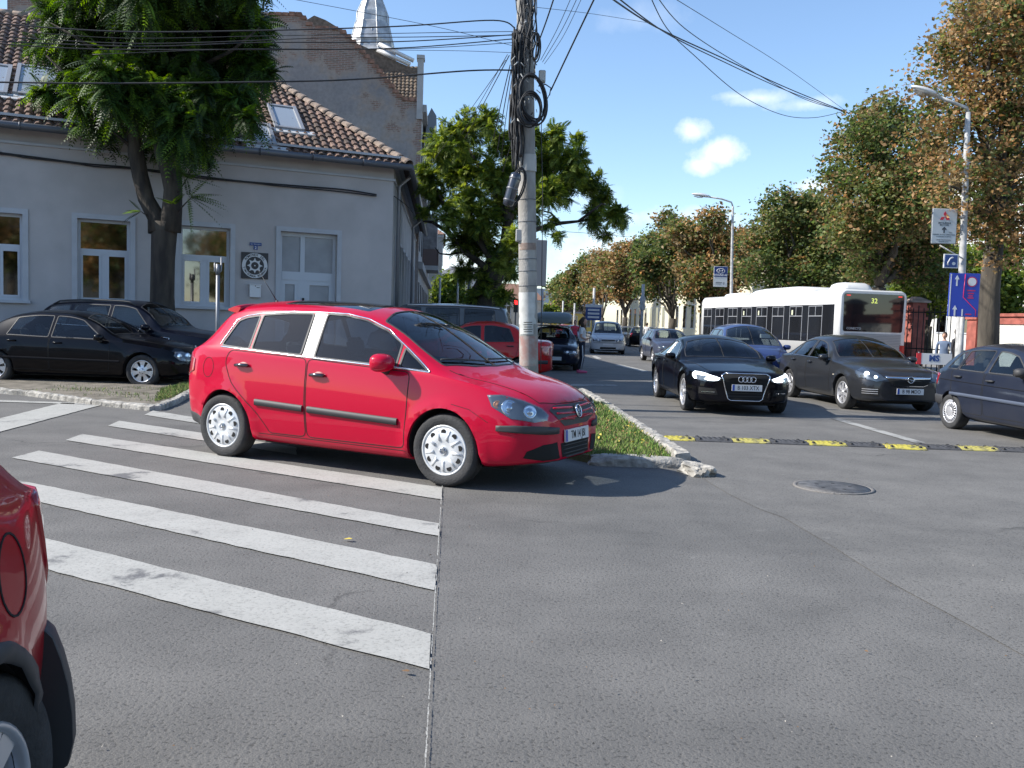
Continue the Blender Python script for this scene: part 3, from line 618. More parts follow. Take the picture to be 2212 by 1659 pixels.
# things on the wall
def wallthing(name, label, cat, px, py, off=.01):
 u, z = fa(px, py); p = HA0 + HE * u + HN * off; return tag(empty(name, (p.x, p.y, z), math.atan2(HE.y, HE.x)), label, cat)
def wm(d=0.0, x=0, z=0): return frame((x, -d, z), (1, 0, 0), (0, 0, 1), (0, -1, 0))
M_blackplate = mat('sign_black', (.03, .028, .03), .5); M_wt = mat('sign_white', (.62, .62, .62), .5); M_blue = mat('sign_blue', (.02, .06, .22), .4)
o = wallthing('company_sign', 'square black sign with a white ring and a toothed wheel beside the house door', 'sign', 550, 574)
s = .345 * 2 * .99
mb = MB(); mb.box(-s / 2, s / 2, -.03, 0, -s / 2, s / 2, M_blackplate); kid(mb.build('board'), o).matrix_parent_inverse = Matrix(); 
def annulus(mb, r0, r1, M, d0, d1, m, n=64):
 mb.rings([[(r * math.cos(2 * PI * k / n), r * math.sin(2 * PI * k / n), h) for k in range(n)] for r, h in ((r0, d0), (r0, d1), (r1, d1), (r1, d0))], m, M=M, cap=False, smooth=False)
mb = MB(); annulus(mb, .235, .325, wm(.03), 0, .004, M_wt)
g = []
for k in range(8):
 t = 2 * PI * k / 8; g += [(.205 * math.cos(t), .205 * math.sin(t)), (.145 * math.cos(t + .18), .145 * math.sin(t + .18)), (.13 * math.cos(t + .45), .13 * math.sin(t + .45)), (.155 * math.cos(t + .66), .155 * math.sin(t + .66))]
mb.prism(g, wm(.03), 0, .005, M_wt)
mb.prism([(.095 * math.cos(2 * PI * k / 32), .095 * math.sin(2 * PI * k / 32)) for k in range(32)], wm(.03), .004, .007, M_blackplate)
mb.prism([(.018 * math.cos(2 * PI * k / 12), .018 * math.sin(2 * PI * k / 12)) for k in range(12)], wm(.03), .006, .010, M_wt)
w_ = mb.build('emblem'); w_.parent = o
def ring_text(txt, rad, a0, a1, size, inward, parent, m):
 n = len(txt)
 for i, ch in enumerate(txt):
  if ch == ' ': continue
  a = a0 + (a1 - a0) * i / (n - 1); c_ = Vector((math.cos(a) * rad, 0, math.sin(a) * rad)); rot = a - PI / 2 if not inward else a + PI / 2
  x = Vector((math.cos(rot), 0, math.sin(rot))); y = Vector((-math.sin(rot), 0, math.cos(rot)))
  me = text_mesh(ch, size, m, .001, bold=.002); me.transform(frame(c_ + Vector((0, -.0365, 0)), x, y, (0, -1, 0))); ch_objs.append(me)
ch_objs = []
ring_text('ROMINEX SRL', .28, R(145), R(35), .085, False, o, M_blackplate); ring_text('TIMISOARA ROMANIA', .28, R(192), R(348), .075, True, o, M_blackplate)
bm = bmesh.new()
for me in ch_objs: bm.from_mesh(me)
me = bpy.data.meshes.new('lettering'); bm.to_mesh(me); bm.free(); me.materials.append(M_blackplate); l_ = link('lettering', me, o)
o = wallthing('house_number_plate', 'small blue street name plate with the number 2 above the black round emblem sign', 'plate', 552, 528)
mb = MB(); mb.box(-.15, .15, -.015, 0, -.035, .045, M_blue); mb.box(-.05, .05, -.015, 0, -.14, -.038, M_blue); mb.build('plate', o)
lettering('str. Gheorghe', .045, M_wt, wm(.016, 0, .005), o); lettering('2', .10, M_wt, wm(.016, 0, -.09), o, bold=.003)
o = wallthing('letter_box', 'white metal letter box on the wall under the black emblem sign', 'letter box', 550, 629)
mb = MB(); mb.bbox(-.14, .14, -.12, 0, -.165, .165, mat('box_white', (.68, .68, .68), .45), .012); mb.build('body', o)
mb = MB(); mb.box(-.16, .16, -.14, 0, .165, .18, MATS['box_white']); mb.build('lid', o)
mb = MB(); mb.box(.03, .11, -.124, -.119, .085, .10, M_dark); mb.box(-.01, .01, -.128, -.119, .12, .145, M_dark); mb.build('slot', o)
# facade cable
def cable(name, pts, r, label, m=None, group='cables', parent=None, n=5):
 m = m or mat('cable_black', (.02, .02, .022), .6); mb = MB()
 P_ = [Vector(p) for p in pts]; out = []
 for i in range(len(P_) - 1):
  p0 = P_[max(i - 1, 0)]; p1 = P_[i]; p2 = P_[i + 1]; p3 = P_[min(i + 2, len(P_) - 1)]
  for k in range(8): t = k / 8; out.append(.5 * ((2 * p1) + (-p0 + p2) * t + (2 * p0 - 5 * p1 + 4 * p2 - p3) * t * t + (-p0 + 3 * p1 - 3 * p2 + p3) * t ** 3))
 out.append(P_[-1]); mb.tube(out, r, m, n); o = mb.build(name); return tag(o, label, 'cable', group)
def fap(px, py, off=.06): u, z = fa(px, py); return HA0 + HE * u + HN * off + Vector((0, 0, z))
cable('wall_cable', [fap(x, y) for x, y in ((-560, 300), (-40, 328), (0, 331), (80, 341), (180, 354), (285, 363), (420, 380), (520, 392), (640, 402), (740, 410), (812, 421))], .02, 'upper of the two black cables looping along the grey house wall', group='cables along the house wall')
cable('wall_cable', [fap(x, y) for x, y in ((-560, 306), (-40, 331), (60, 342), (150, 352), (210, 361), (290, 366), (420, 384), (540, 395), (600, 402), (720, 413), (812, 424))], .016, 'lower of the two black cables looping along the grey house wall', group='cables along the house wall')
cable('wall_cable', [HA1 + HN * .08 + Vector((0, 0, fa(812, 421)[1])), HA1 + BN * .3 + BE * 2 + Vector((0, 0, 4.9)), HA1 + BN * .35 + BE * 5.5 + Vector((0, 0, 5.1))], .014, 'black cable turning the corner of the grey house', group='cables along the house wall')
# conduit / steel post beside window
p = at(470, 700, 20.2); sp = tag(empty('steel_post', (p.x, p.y, 0.0)), 'thin grey steel post with a hooked top in front of the house window', 'post')
zt_ = at(472, 556, 20.2).z; mst = mat('steel_grey', (.22, .23, .25), .5, .6); mb = MB(); mb.tube([(0, 0, 0), (0, 0, zt_ - .35)], .045, mst, 10); mb.build('shaft', sp)
mb = MB(); mb.tube([(.02, 0, zt_ - .36), (.075, 0, zt_ - .3), (.075, 0, zt_)], .018, mst, 8); mb.tube([(-.02, 0, zt_ - .36), (-.075, 0, zt_ - .3), (-.075, 0, zt_ - .12)], .018, mst, 8); mb.tube([(0, 0, zt_ - .4), (0, 0, zt_ - .15)], .05, mst, 8); mb.build('hook', sp)
# ---------------------------------------------------------------- tall gabled building
def brick_plaster(name):
 m = bpy.data.materials.new(name); m.use_nodes = True; t = m.node_tree; L = t.links.new; b = t.nodes['Principled BSDF']
 g = t.nodes.new('ShaderNodeTexCoord'); mp = t.nodes.new('ShaderNodeMapping'); L(g.outputs['Object'], mp.inputs[0]); mp.inputs['Rotation'].default_value = (R(-90), 0, 0)
 br = t.nodes.new('ShaderNodeTexBrick'); br.inputs['Scale'].default_value = 1; br.inputs['Brick Width'].default_value = .3; br.inputs['Row Height'].default_value = .085; br.inputs['Mortar Size'].default_value = .012
 br.inputs['Color1'].default_value = (.27, .16, .12, 1); br.inputs['Color2'].default_value = (.19, .13, .10, 1); br.inputs['Mortar'].default_value = (.3, .27, .24, 1)
 L(mp.outputs[0], br.inputs['Vector'])
 def nz(sc, de=6, ro=.6): n = t.nodes.new('ShaderNodeTexNoise'); n.inputs['Scale'].default_value = sc; n.inputs['Detail'].default_value = de; n.inputs['Roughness'].default_value = ro; L(g.outputs['Object'], n.inputs['Vector']); return n.outputs['Fac']
 def rp(f, p0, p1, c0, c1): r = t.nodes.new('ShaderNodeValToRGB'); L(f, r.inputs[0]); e = r.color_ramp.elements; e[0].position = p0; e[1].position = p1; e[0].color = (*c0, 1); e[1].color = (*c1, 1); return r.outputs[0]
 def mix(f, a, c, mode='MIX'):
  x = t.nodes.new('ShaderNodeMixRGB'); x.blend_type = mode
  for i, v in enumerate((f, a, c)):
   if isinstance(v, (int, float)): x.inputs[i].default_value = v
   elif isinstance(v, tuple): x.inputs[i].default_value = (*v, 1)
   else: L(v, x.inputs[i])
  return x.outputs[0]
 pl = mix(.6, rp(nz(.8), .3, .7, (.21, .195, .20), (.31, .285, .285)), rp(nz(.22, 3), .35, .65, (.20, .185, .18), (.38, .33, .28)))
 at_ = t.nodes.new('ShaderNodeAttribute'); at_.attribute_name = 'wear'
 s = t.nodes.new('ShaderNodeMath'); s.operation = 'ADD'; L(nz(.45, 7, .65), s.inputs[0]); L(at_.outputs['Fac'], s.inputs[1])
 msk = rp(s.outputs[0], .60, .625, (0, 0, 0), (1, 1, 1)); c = mix(msk, pl, br.outputs['Color'])
 tan = rp(s.outputs[0], .52, .60, (0, 0, 0), (1, 1, 1)); 
 inv = t.nodes.new('ShaderNodeMath'); inv.operation = 'MULTIPLY'; inv.inputs[1].default_value = .6; L(tan, inv.inputs[0])
 pl2 = mix(inv.outputs[0], pl, (.33, .25, .19)); c = mix(msk, pl2, br.outputs['Color']); c = mix(.6, c, rp(nz(6), .3, .7, (.75, .75, .75), (1.2, 1.2, 1.2)), 'MULTIPLY')
 L(c, b.inputs['Base Color']); b.inputs['Roughness'].default_value = .95
 bp = t.nodes.new('ShaderNodeBump'); bp.inputs['Strength'].default_value = .6; bp.inputs['Distance'].default_value = .05; L(s.outputs[0], bp.inputs['Height']); L(bp.outputs[0], b.inputs['Normal'])
 return m
M_gab = brick_plaster('worn_gable_plaster'); M_brk = mat('old_brick', (.24, .13, .09), .95, var=.35, vscale=5, bump=.5, bscale=30)
TO = HA1 + SD * BL; tall = tag(empty('tall_building', (TO.x, TO.y, 0)), 'tall old building with a bare worn gable wall rising behind the corner house', 'building')
def tp(px, py, off=0.0): p = onplane(px, py, TO - SD * off, SD); return (p - TO).dot(SR), p.z
def z3(x, y): return ((600 + x / 2.765) / 1.1718, (y / 2.765) / 1.1718)
prof = [(-60, -40), (225, 86), (455, 92), (470, 135), (545, 182), (650, 186), (725, 195), (830, 298), (862, 335), (985, 472), (1152, 682), (1296, 692)]
pts = [tp(*z3(*q)) for q in prof[1:]]
pts = [(pts[0][0] - 12, pts[0][1] + .2)] + pts; ul = pts[0][0]; ur = pts[-1][0]
# gable sheet as a fine grid clipped to the profile, carrying a wear value
outline = [(ul, -.1)] + pts + [(ur, -.1)]
cv = [Vector(p) for p in outline]; grid = []
x = ul + .2
while x < ur - .1:
 z = .3
 while z < 20:
  if inpoly(x, z, outline): grid.append(Vector((x, z)))
  z += .35
 x += .35
vs, es, fs, *_ = delaunay_2d_cdt(cv + grid, [], [list(range(len(cv)))], 1, 1e-4)
me = bpy.data.meshes.new('gable_wall'); me.from_pydata([(v.x, 0, v.y) for v in vs], [], fs); me.materials.append(M_gab)
def topz(u):
 for i in range(len(pts) - 1):
  if pts[i][0] <= u <= pts[i + 1][0] + 1e-6: return pts[i][1] + (pts[i + 1][1] - pts[i][1]) * (u - pts[i][0]) / max(1e-6, pts[i + 1][0] - pts[i][0])
 return pts[-1][1]
patches = [tp(*z3(910, 650)) + (.95, .9), tp(*z3(980, 720)) + (.6, .6), tp(*z3(560, 380)) + (3.2, 1.1), tp(*z3(1080, 880)) + (.5, .35), tp(*z3(1200, 1230)) + (.7, 1.2), tp(*z3(760, 300)) + (1.2, .9), tp(*z3(1240, 960)) + (.4, 1.2)]
attr = me.attributes.new('wear', 'FLOAT', 'POINT')
for i, v in enumerate(me.vertices):
 d = topz(v.co.x) - v.co.z; w = .20 * math.exp(-max(0, d) / .5) + .08 * math.exp(-max(0, d) / 1.6)
 for (pu, pz, ru, rz_) in patches: w = max(w, .17 * math.exp(-(((v.co.x - pu) / ru) ** 2 + ((v.co.z - pz) / rz_) ** 2)))
 attr.data[i].value = w - .03
o = link('gable_wall', me, tall); o.rotation_euler = (0, 0, math.atan2(SR.y, SR.x))
TL = Matrix.Rotation(math.atan2(SR.y, SR.x), 4, 'Z')    # local frame : x across, y along the street
def tb(mb, x0, x1, y0, y1, z0, z1, m): mb.box(x0, x1, y0, y1, z0, z1, m, TL)
zw = pts[-1][1]
mb = MB()
tb(mb, ul, ur - .02, .25, 30, -.1, zw - .2, M_plast2)
for i in range(len(pts) - 1):    # thickness of the gable and its coping
 (a, b), (c, d) = pts[i], pts[i + 1]
 vv = [TL @ Vector(q) for q in ((a, .003, b - 1), (c, .003, d - 1), (c, .003, d - .0), (a, .003, b - .0), (a, .45, b - 1), (c, .45, d - 1), (c, .45, d - .0), (a, .45, b - .0))]
 mb.add(vv, [(3, 2, 6, 7), (7, 6, 5, 4)], M_brk)
# rough brick coping
rg = random.Random(8)
for i in range(1, len(pts) - 1):
 a = Vector((pts[i][0], 0, pts[i][1])); b = Vector((pts[i + 1][0], 0, pts[i + 1][1])); n = max(1, int((b - a).length / .3))
 for k in range(n):
  p = a.lerp(b, (k + .5) / n); w = .15; h = rg.uniform(.01, .05); tb(mb, p.x - w, p.x + w * .9, -.04 - rg.random() * .03, .46, p.z - .14, p.z + h, M_brk)
kid(mb.build('wall'), tall).matrix_parent_inverse = Matrix()
# street front with windows, balcony
mb = MB(); ex = []
for k in range(7):
 for (z0, z1) in ((1.2, 3.4), (5.0, 7.2), (8.6, 10.8)): tb(mb, ur - .06, ur + .004, 1.5 + k * 3.6, 2.8 + k * 3.6, z0, z1, M_dark)
for z in (4.0, 7.9, 11.6): tb(mb, ur - .02, ur + .22, .1, 30, z, z + .35, M_plast2)
mb.build('street_front', tall)
mb = MB(); tb(mb, ur, ur + .9, 8, 12, 4.4, 4.65, M_plast2); tb(mb, ur + .82, ur + .9, 8, 12, 4.65, 5.6, mat('rust_grille', (.13, .09, .08), .8, bump=.5)); tb(mb, ur, ur + .9, 8, 8.06, 4.65, 5.6, MATS['rust_grille']); tb(mb, ur, ur + .8, 8.3, 11.8, 4.9, 7.6, mat('bay_wall', (.2, .19, .19), .9, var=.3)); mb.build('balcony', tall)
# roof behind the parapet
p1 = [tp(*z3(*q), -1.6) for q in ((835, 300), (990, 372), (1215, 472), (1262, 474), (1262, 700), (1150, 700), (600, 420), (470, 150), (540, 108), (620, 140), (720, 200))]
mb = MB(); mb.rings([[TL @ Vector((u, y, z)) for u, z in p1] for y in (1.6, 9)], M_tileB[0], cap=True, smooth=False)
roofT = mb.build('roof', tall)
ru0 = tp(*z3(985, 500), -.6); ru1 = tp(*z3(1262, 500), -.6)
Ot = TL @ Vector((p1[4][0] - 3.2, .7, p1[4][1] - .4)) + TO; s_t = (TL @ Vector((0, .55, 1))).normalized()
tt = tiles('roof_tile', Ot, SR, s_t, [(0, 0), (3.2, 0), (3.2, 2.5), (.75, 2.5), (-.6, 4.0), (-2.2, 4.9), (-2.6, 4.6), (-.6, 2.0)], M_tileB, None, tw=.2, th=.2, seed=5, amp=.03); tt.parent = roofT; tt.matrix_parent_inverse = Matrix.Translation(-TO)
a = tp(*z3(985, 366), -2); b = tp(*z3(1215, 470), -2)
mb = MB(); mfl = mat('zinc_bright', (.6, .6, .6), .5, .3)
for dz in (0, .28): mb.tube([TL @ Vector((a[0] + dz * .3, 1.55, a[1] + dz)), TL @ Vector((b[0] + dz * .6, 1.55, b[1] + dz * .7))], .11, mfl, 6)
o = mb.build('flashing', tall)
mb = MB(); a = tp(*z3(1266, 395)); b = tp(*z3(1300, 690)); tb(mb, a[0], b[0], -.1, .5, b[1] - 1, a[1], M_plast2); tb(mb, a[0] - .05, b[0] + .05, -.15, .55, a[1] - .12, a[1] + .05, M_plast2)
c_ = tp(*z3(1310, 925)); d_ = tp(*z3(1392, 690)); mb.build('parapet_pillar', tall)
mb = MB(); mgz = mat('zinc_grey', (.2, .22, .25), .5, .3); vs = [(c_[0], 4, c_[1]), (d_[0], 4, c_[1]), (d_[0], 4, d_[1] - .1), ((c_[0] + d_[0]) / 2, 4, d_[1] + .3), (c_[0], 4, d_[1] - .3)]
mb.rings([[TL @ Vector((x, y, z)) for x, _, z in vs] for y in (3.2, 6)], mgz, cap=True, smooth=False); mb.build('dormer', tall)
# spire
M_zinc = mat('spire_zinc', (.40, .41, .42), .45, .35, var=.25, vscale=2.5, bump=.3, bscale=12)
cx, cz = tp(805, 60, -5); scl = 48 / 1916.0 * 1.02
def zz(y): return tp(805, y, -5)[1]
px_r = [(-95, 3), (-80, 6), (-40, 14), (0, 20), (31, 33), (52, 34), (54, 36), (72, 40), (94, 46), (100, 44), (112, 47), (122, 56)]
sp = tag(empty('turret', (TO + TL @ Vector((cx, 5, 0)))[:]), 'bright eight sided metal turret roof above the old gable wall', 'turret')
mb = MB(); rings = []
for y, r in px_r: rings.append([(r * scl * math.cos(PI / 8 + PI / 4 * k), r * scl * math.sin(PI / 8 + PI / 4 * k), zz(y)) for k in range(8)])
mb.rings(rings, M_zinc, smooth=False); mb.build('spire_roof', sp)
mb = MB()
for k in range(8):
 a_ = PI / 8 + PI / 4 * k; mb.tube([(r * scl * math.cos(a_), r * scl * math.sin(a_), zz(y)) for y, r in px_r], .04, M_zinc, 5)
mb.build('seam', sp)
mb = MB(); mb.lathe([(1.18, zz(122) - 3), (1.18, zz(118))], M_plast2, 8); mb.build('drum', sp)
mb = MB(); 
for a_ in (-PI / 2 - .1,):
 mb.tube([(math.cos(a_) * .95 - .22, math.sin(a_) * 1.0, zz(95)), (math.cos(a_) * .95 - .22, math.sin(a_) * .93, zz(72)), (math.cos(a_) * .95 + .22, math.sin(a_) * .93, zz(72)), (math.cos(a_) * .95 + .22, math.sin(a_) * 1.0, zz(95))], .05, M_zinc, 5)
mb.build('lucarne', sp)
# ---------------------------------------------------------------- far left street side
def block(name, x0, y0, w, d, h, m, label, rows=2, cols=4, front='y', roofm=None, rh=1.6, wm_=None, seed=0, glass=None):
 o = tag(empty(name, (x0, y0, 0), math.atan2(SR.y, SR.x)), label, 'building'); mb = MB(); mb.box(0, w, 0, d, -.1, h, m); mb.box(-.15, w + .15, -.15, d + .15, h - .25, h, M_trim); mb.build('wall', o)
 if roofm:
  mb = MB(); mb.add([(-.3, -.3, h), (w + .3, -.3, h), (w + .3, d + .3, h), (-.3, d + .3, h), (w * .25, d * .3, h + rh), (w * .75, d * .3, h + rh), (w * .75, d * .7, h + rh), (w * .25, d * .7, h + rh)],
               [(0, 1, 5, 4), (1, 2, 6, 5), (2, 3, 7, 6), (3, 0, 4, 7), (4, 5, 6, 7)], roofm); mb.build('roof', o)
 fh = h / rows
 for r in range(rows):
  for side in ('front', 'left', 'right'):
   n = cols if side == 'front' else max(2, int(d / 3)); span = w if side == 'front' else d
   for c in range(n):
    u = span * (c + .5) / n; ww = min(.6, span / n * .3); zb = fh * r + fh * .3; ztp = fh * r + fh * .82; mb = MB()
    if side == 'front': mb.box(u - ww, u + ww, -.06, -.003, zb, ztp, M_upvc); mb.box(u - ww + .08, u - .03, -.065, -.061, zb + .08, ztp - .08, M_wglass); mb.box(u + .03, u + ww - .08, -.065, -.061, zb + .08, ztp - .08, M_wglass)
    elif side == 'left': mb.box(-.06, -.003, u - ww, u + ww, zb, ztp, M_upvc); mb.box(-.065, -.061, u - ww + .08, u + ww - .08, zb + .08, ztp - .08, M_wglass)
    else: mb.box(w + .003, w + .06, u - ww, u + ww, zb, ztp, M_upvc); mb.box(w + .061, w + .065, u - ww + .08, u + ww - .08, zb + .08, ztp - .08, M_wglass)
    mb.build('window', o)
 return o
M_white_w = mat('wall_white', (.6, .6, .58), .9, var=.08); M_cream = mat('wall_cream', (.55, .51, .38), .9, var=.08); M_beige = mat('wall_beige', (.5, .45, .38), .9, var=.1); M_gyr = mat('roof_grey', (.16, .16, .17), .9); M_brr = mat('roof_brown', (.25, .14, .10), .9)
block('street_house', -13.5, 78, 7, 12, 9, M_plast2, 'grey house front seen edge on far down the left side of the street', rows=3, cols=2, roofm=M_brr)
block('street_house', -11, 122, 9, 14, 7.5, M_white_w, 'small white building far down the street left of the dark leaning trunk', rows=2, cols=3, roofm=M_gyr)
block('far_building', -3, 205, 22, 12, 9.5, mat('wall_pale_grey', (.42, .44, .46), .9), 'long pale grey flat building closing the far end of the street', rows=3, cols=8, roofm=None)
block('street_house', -6.5, 132, 9, 12, 4.2, M_beige, 'low beige house with a broad brown roof behind the concrete pole', rows=1, cols=3, roofm=M_brr, rh=3.2)
block('street_house', 4.5, 150, 9, 8, 3.6, mat('kiosk_yellow', (.75, .5, .12), .7), 'low yellow shop front at the far end of the street beside the trees', rows=1, cols=4, roofm=M_brr, rh=1.5)
block('street_house', -2.5, 112, 6, 6, 4.4, M_beige, 'small brown roofed house far behind the concrete pole', rows=1, cols=2, roofm=M_brr, rh=2.0)
# ---------------------------------------------------------------- right side : school building, brick wall
sch = block('school_building', 20.5, 62, 14, 70, 9.5, M_cream, 'long cream building with tall windows behind the row of trees on the right', rows=2, cols=4, roofm=M_brr)
wb = block('white_villa', 27.5, 45, 12, 12, 11, M_white_w, 'white plastered villa between the leaves at the right picture edge', rows=2, cols=3, roofm=M_gyr)
M_rb = mat('red_brick_paint', (.30, .09, .07), .85, var=.25, vscale=4, bump=.35, bscale=25); M_pan = mat('wall_panel_white', (.66, .65, .60), .9, var=.10, vscale=2, bump=.2); M_capw = mat('coping', (.35, .28, .25), .9, var=.2)
BW0 = Vector((15.9, 23.5, 0)); # wall runs along the street
def wy(px, Y): return at(px, 700, Y)
bw = tag(empty('brick_wall', (16.2, 30, 0), R(8)), 'red brick boundary wall with white plastered panels and capped pillars', 'wall')
mb = MB(); mpan = MB()
bays = [(-9.5, -6.4), (-6.0, -2.9), (-2.5, .6)]
PIL = [-9.7, -6.2, -2.7, .8, 4.6, 8.2, 11.8]
for i in range(len(PIL) - 1):
 a, b = PIL[i] + .25, PIL[i + 1] - .25
 if i == 3: continue           # gate bay
 mb.box(-.15, .15, a, b, 0, .45, M_rb); mb.box(-.15, .15, a, b, 1.95, 2.2, M_rb); mb.box(-.22, .22, a, b, 2.2, 2.3, M_rb); mb.box(-.15, .15, a, a + .25, .45, 1.95, M_rb); mb.box(-.15, .15, b - .25, b, .45, 1.95, M_rb)
 mpan.box(-.10, .10, a + .25, b - .25, .45, 1.95, M_pan)
mb.build('wall', bw); mpan.build('panel', bw)
for y in PIL:
 mb = MB(); mb.box(-.28, .28, y - .25, y + .25, 0, 2.45, M_rb); mb.box(-.34, .34, y - .31, y + .31, 2.1, 2.2, M_rb); mb.box(-.34, .34, y - .31, y + .31, 2.45, 2.55, M_rb); mb.box(-.30, .30, y - .27, y + .27, 2.55, 2.75, M_rb); pl = mb.build('pillar', bw)
 mb = MB(); mb.rings([[(-.4, y - .37, 2.75), (.4, y - .37, 2.75), (.4, y + .37, 2.75), (-.4, y + .37, 2.75)], [(-.4, y - .37, 2.82), (.4, y - .37, 2.82), (.4, y + .37, 2.82), (-.4, y + .37, 2.82)], [(-.1, y - .1, 2.98), (.1, y - .1, 2.98), (.1, y + .1, 2.98), (-.1, y + .1, 2.98)]], M_capw, smooth=False); c2 = mb.build('cap', bw); c2.parent = pl
gt = tag(empty('iron_gate', (16.2, 30, 0), R(8)), 'black iron bar gate standing open between the red pillars behind the bus', 'gate'); mi_ = mat('iron_black', (.025, .025, .027), .6, .3)
mb = MB(); a, b = 1.1, 4.3
for z in (.15, 1.0, 2.35): mb.tube([(-.2, a, z), (-.9, b, z)], .025, mi_, 6)
mb.build('rail', gt)
for k in range(14): t = k / 13; x = -.2 - .7 * t; y = a + (b - a) * t; mb = MB(); mb.tube([(x, y, .1), (x, y, 2.5 + .1 * (k % 2))], .02, mi_, 6); mb.build('bar', gt)
# banner with letters on the barrier
bn = tag(empty('banner', (at(2018, 775, 24).x, 24, 0), R(-4)), 'white and red banner with blue letters behind the black saloon', 'banner')
mb = MB(); mb.box(-.34, .46, 0, .03, .72, 1.02, mat('banner_white', (.6, .6, .6), .7)); mb.box(-.46, -.34, -.004, .034, .72, 1.02, mat('banner_red', (.5, .03, .04), .7)); mb.build('cloth', bn)
for x in (-.4, .42): mb = MB(); mb.tube([(x, .03, 0), (x, .03, 1.05)], .02, mst, 6); mb.build('post', bn)
lettering('MS', .22, M_blue, frame((.0, -.004, .88), (1, 0, 0), (0, 0, 1), (0, -1, 0)), bn, bold=.01)
# unseen buildings, added to fill the window and paint reflections
block('street_house', -38, -34, 14, 10, 6.5, M_cream, 'low cream house behind the viewer', rows=2, cols=4, roofm=M_brr)
block('street_house', 2, -40, 16, 9, 8, M_beige, 'two storey beige house behind the viewer', rows=2, cols=5, roofm=M_brr)
block('street_house', -44, 2, 8, 13, 6, M_plast2, 'low grey house far left of the crossing', rows=2, cols=3, roofm=M_brr)
# ---------------------------------------------------------------- trees
def leaf_mat(name, c, tr=.45, var=.35):
 if name in MATS: return MATS[name]
 m = bpy.data.materials.new(name); m.use_nodes = True; t = m.node_tree; t.nodes.clear(); L = t.links.new
 o = t.nodes.new('ShaderNodeOutputMaterial'); d = t.nodes.new('ShaderNodeBsdfPrincipled'); d.inputs['Roughness'].default_value = .55; d.inputs['Specular IOR Level'].default_value = .35
 tl = t.nodes.new('ShaderNodeBsdfTranslucent'); ms = t.nodes.new('ShaderNodeMixShader'); ms.inputs[0].default_value = tr
 g = t.nodes.new('ShaderNodeNewGeometry'); r = t.nodes.new('ShaderNodeValToRGB'); L(g.outputs['Random Per Island'], r.inputs[0])
 r.color_ramp.elements[0].color = (*[x * (1 - var) for x in c], 1); r.color_ramp.elements[1].color = (*[x * (1 + var) for x in c], 1)
 L(r.outputs[0], d.inputs['Base Color']); h = t.nodes.new('ShaderNodeHueSaturation'); h.inputs['Value'].default_value = 1.5; h.inputs['Saturation'].default_value = 1.15; h.inputs['Hue'].default_value = .49; L(r.outputs[0], h.inputs['Color']); L(h.outputs[0], tl.inputs[0])
 L(d.outputs[0], ms.inputs[1]); L(tl.outputs[0], ms.inputs[2]); L(ms.outputs[0], o.inputs[0]); MATS[name] = m; return m
M_bark = mat('bark_dark', (.07, .058, .045), .95, color2=(.03, .025, .022), vscale=6, bump=1.0, bscale=14, stretch=(1, 1, .25))
M_bark2 = mat('bark_grey', (.10, .085, .065), .95, color2=(.04, .034, .028), vscale=5, bump=1.0, bscale=16, stretch=(1, 1, .25))
LG = [leaf_mat('leaf_green', (.10, .145, .045)), leaf_mat('leaf_olive', (.16, .175, .06)), leaf_mat('leaf_brown', (.25, .18, .085), .35), leaf_mat('leaf_rust', (.37, .225, .10), .35), leaf_mat('leaf_dark', (.05, .08, .024))]
LA = [leaf_mat('ash_leaf', (.04, .085, .014), .34), leaf_mat('ash_leaf_light', (.11, .19, .025), .45), leaf_mat('ash_leaf_dark', (.022, .045, .010), .25)]
LC = [leaf_mat('acacia_leaf', (.11, .165, .028), .42), leaf_mat('acacia_leaf_light', (.21, .26, .05), .45), leaf_mat('acacia_leaf_dark', (.04, .075, .014), .3)]
def lobes3(lobes, D, depth, rg):
 out = []
 for L_ in lobes:
  px, py, r = L_[:3]; dd = L_[3] if len(L_) > 3 else rg.uniform(-depth, depth)
  c = at(px, py, D + dd); out.append((np.array(c), r * (D + dd) / F))
 return out
def limb(mb, a, b, r0, r1, m, rg, wob=.12, n=7, sag=0):
 a = Vector(a); b = Vector(b); L_ = (b - a).length; pts = []
 for i in range(n + 1):
  t = i / n; p = a.lerp(b, t); w = wob * L_ * math.sin(PI * t) if 0 < i < n else 0
  pts.append(p + Vector((rg.uniform(-w, w), rg.uniform(-w, w), rg.uniform(-w, w) * .5 + sag * math.sin(PI * t))))
 mb.tube(pts, [r0 + (r1 - r0) * i / n for i in range(n + 1)], m, 8 if r0 > .05 else 5); return pts
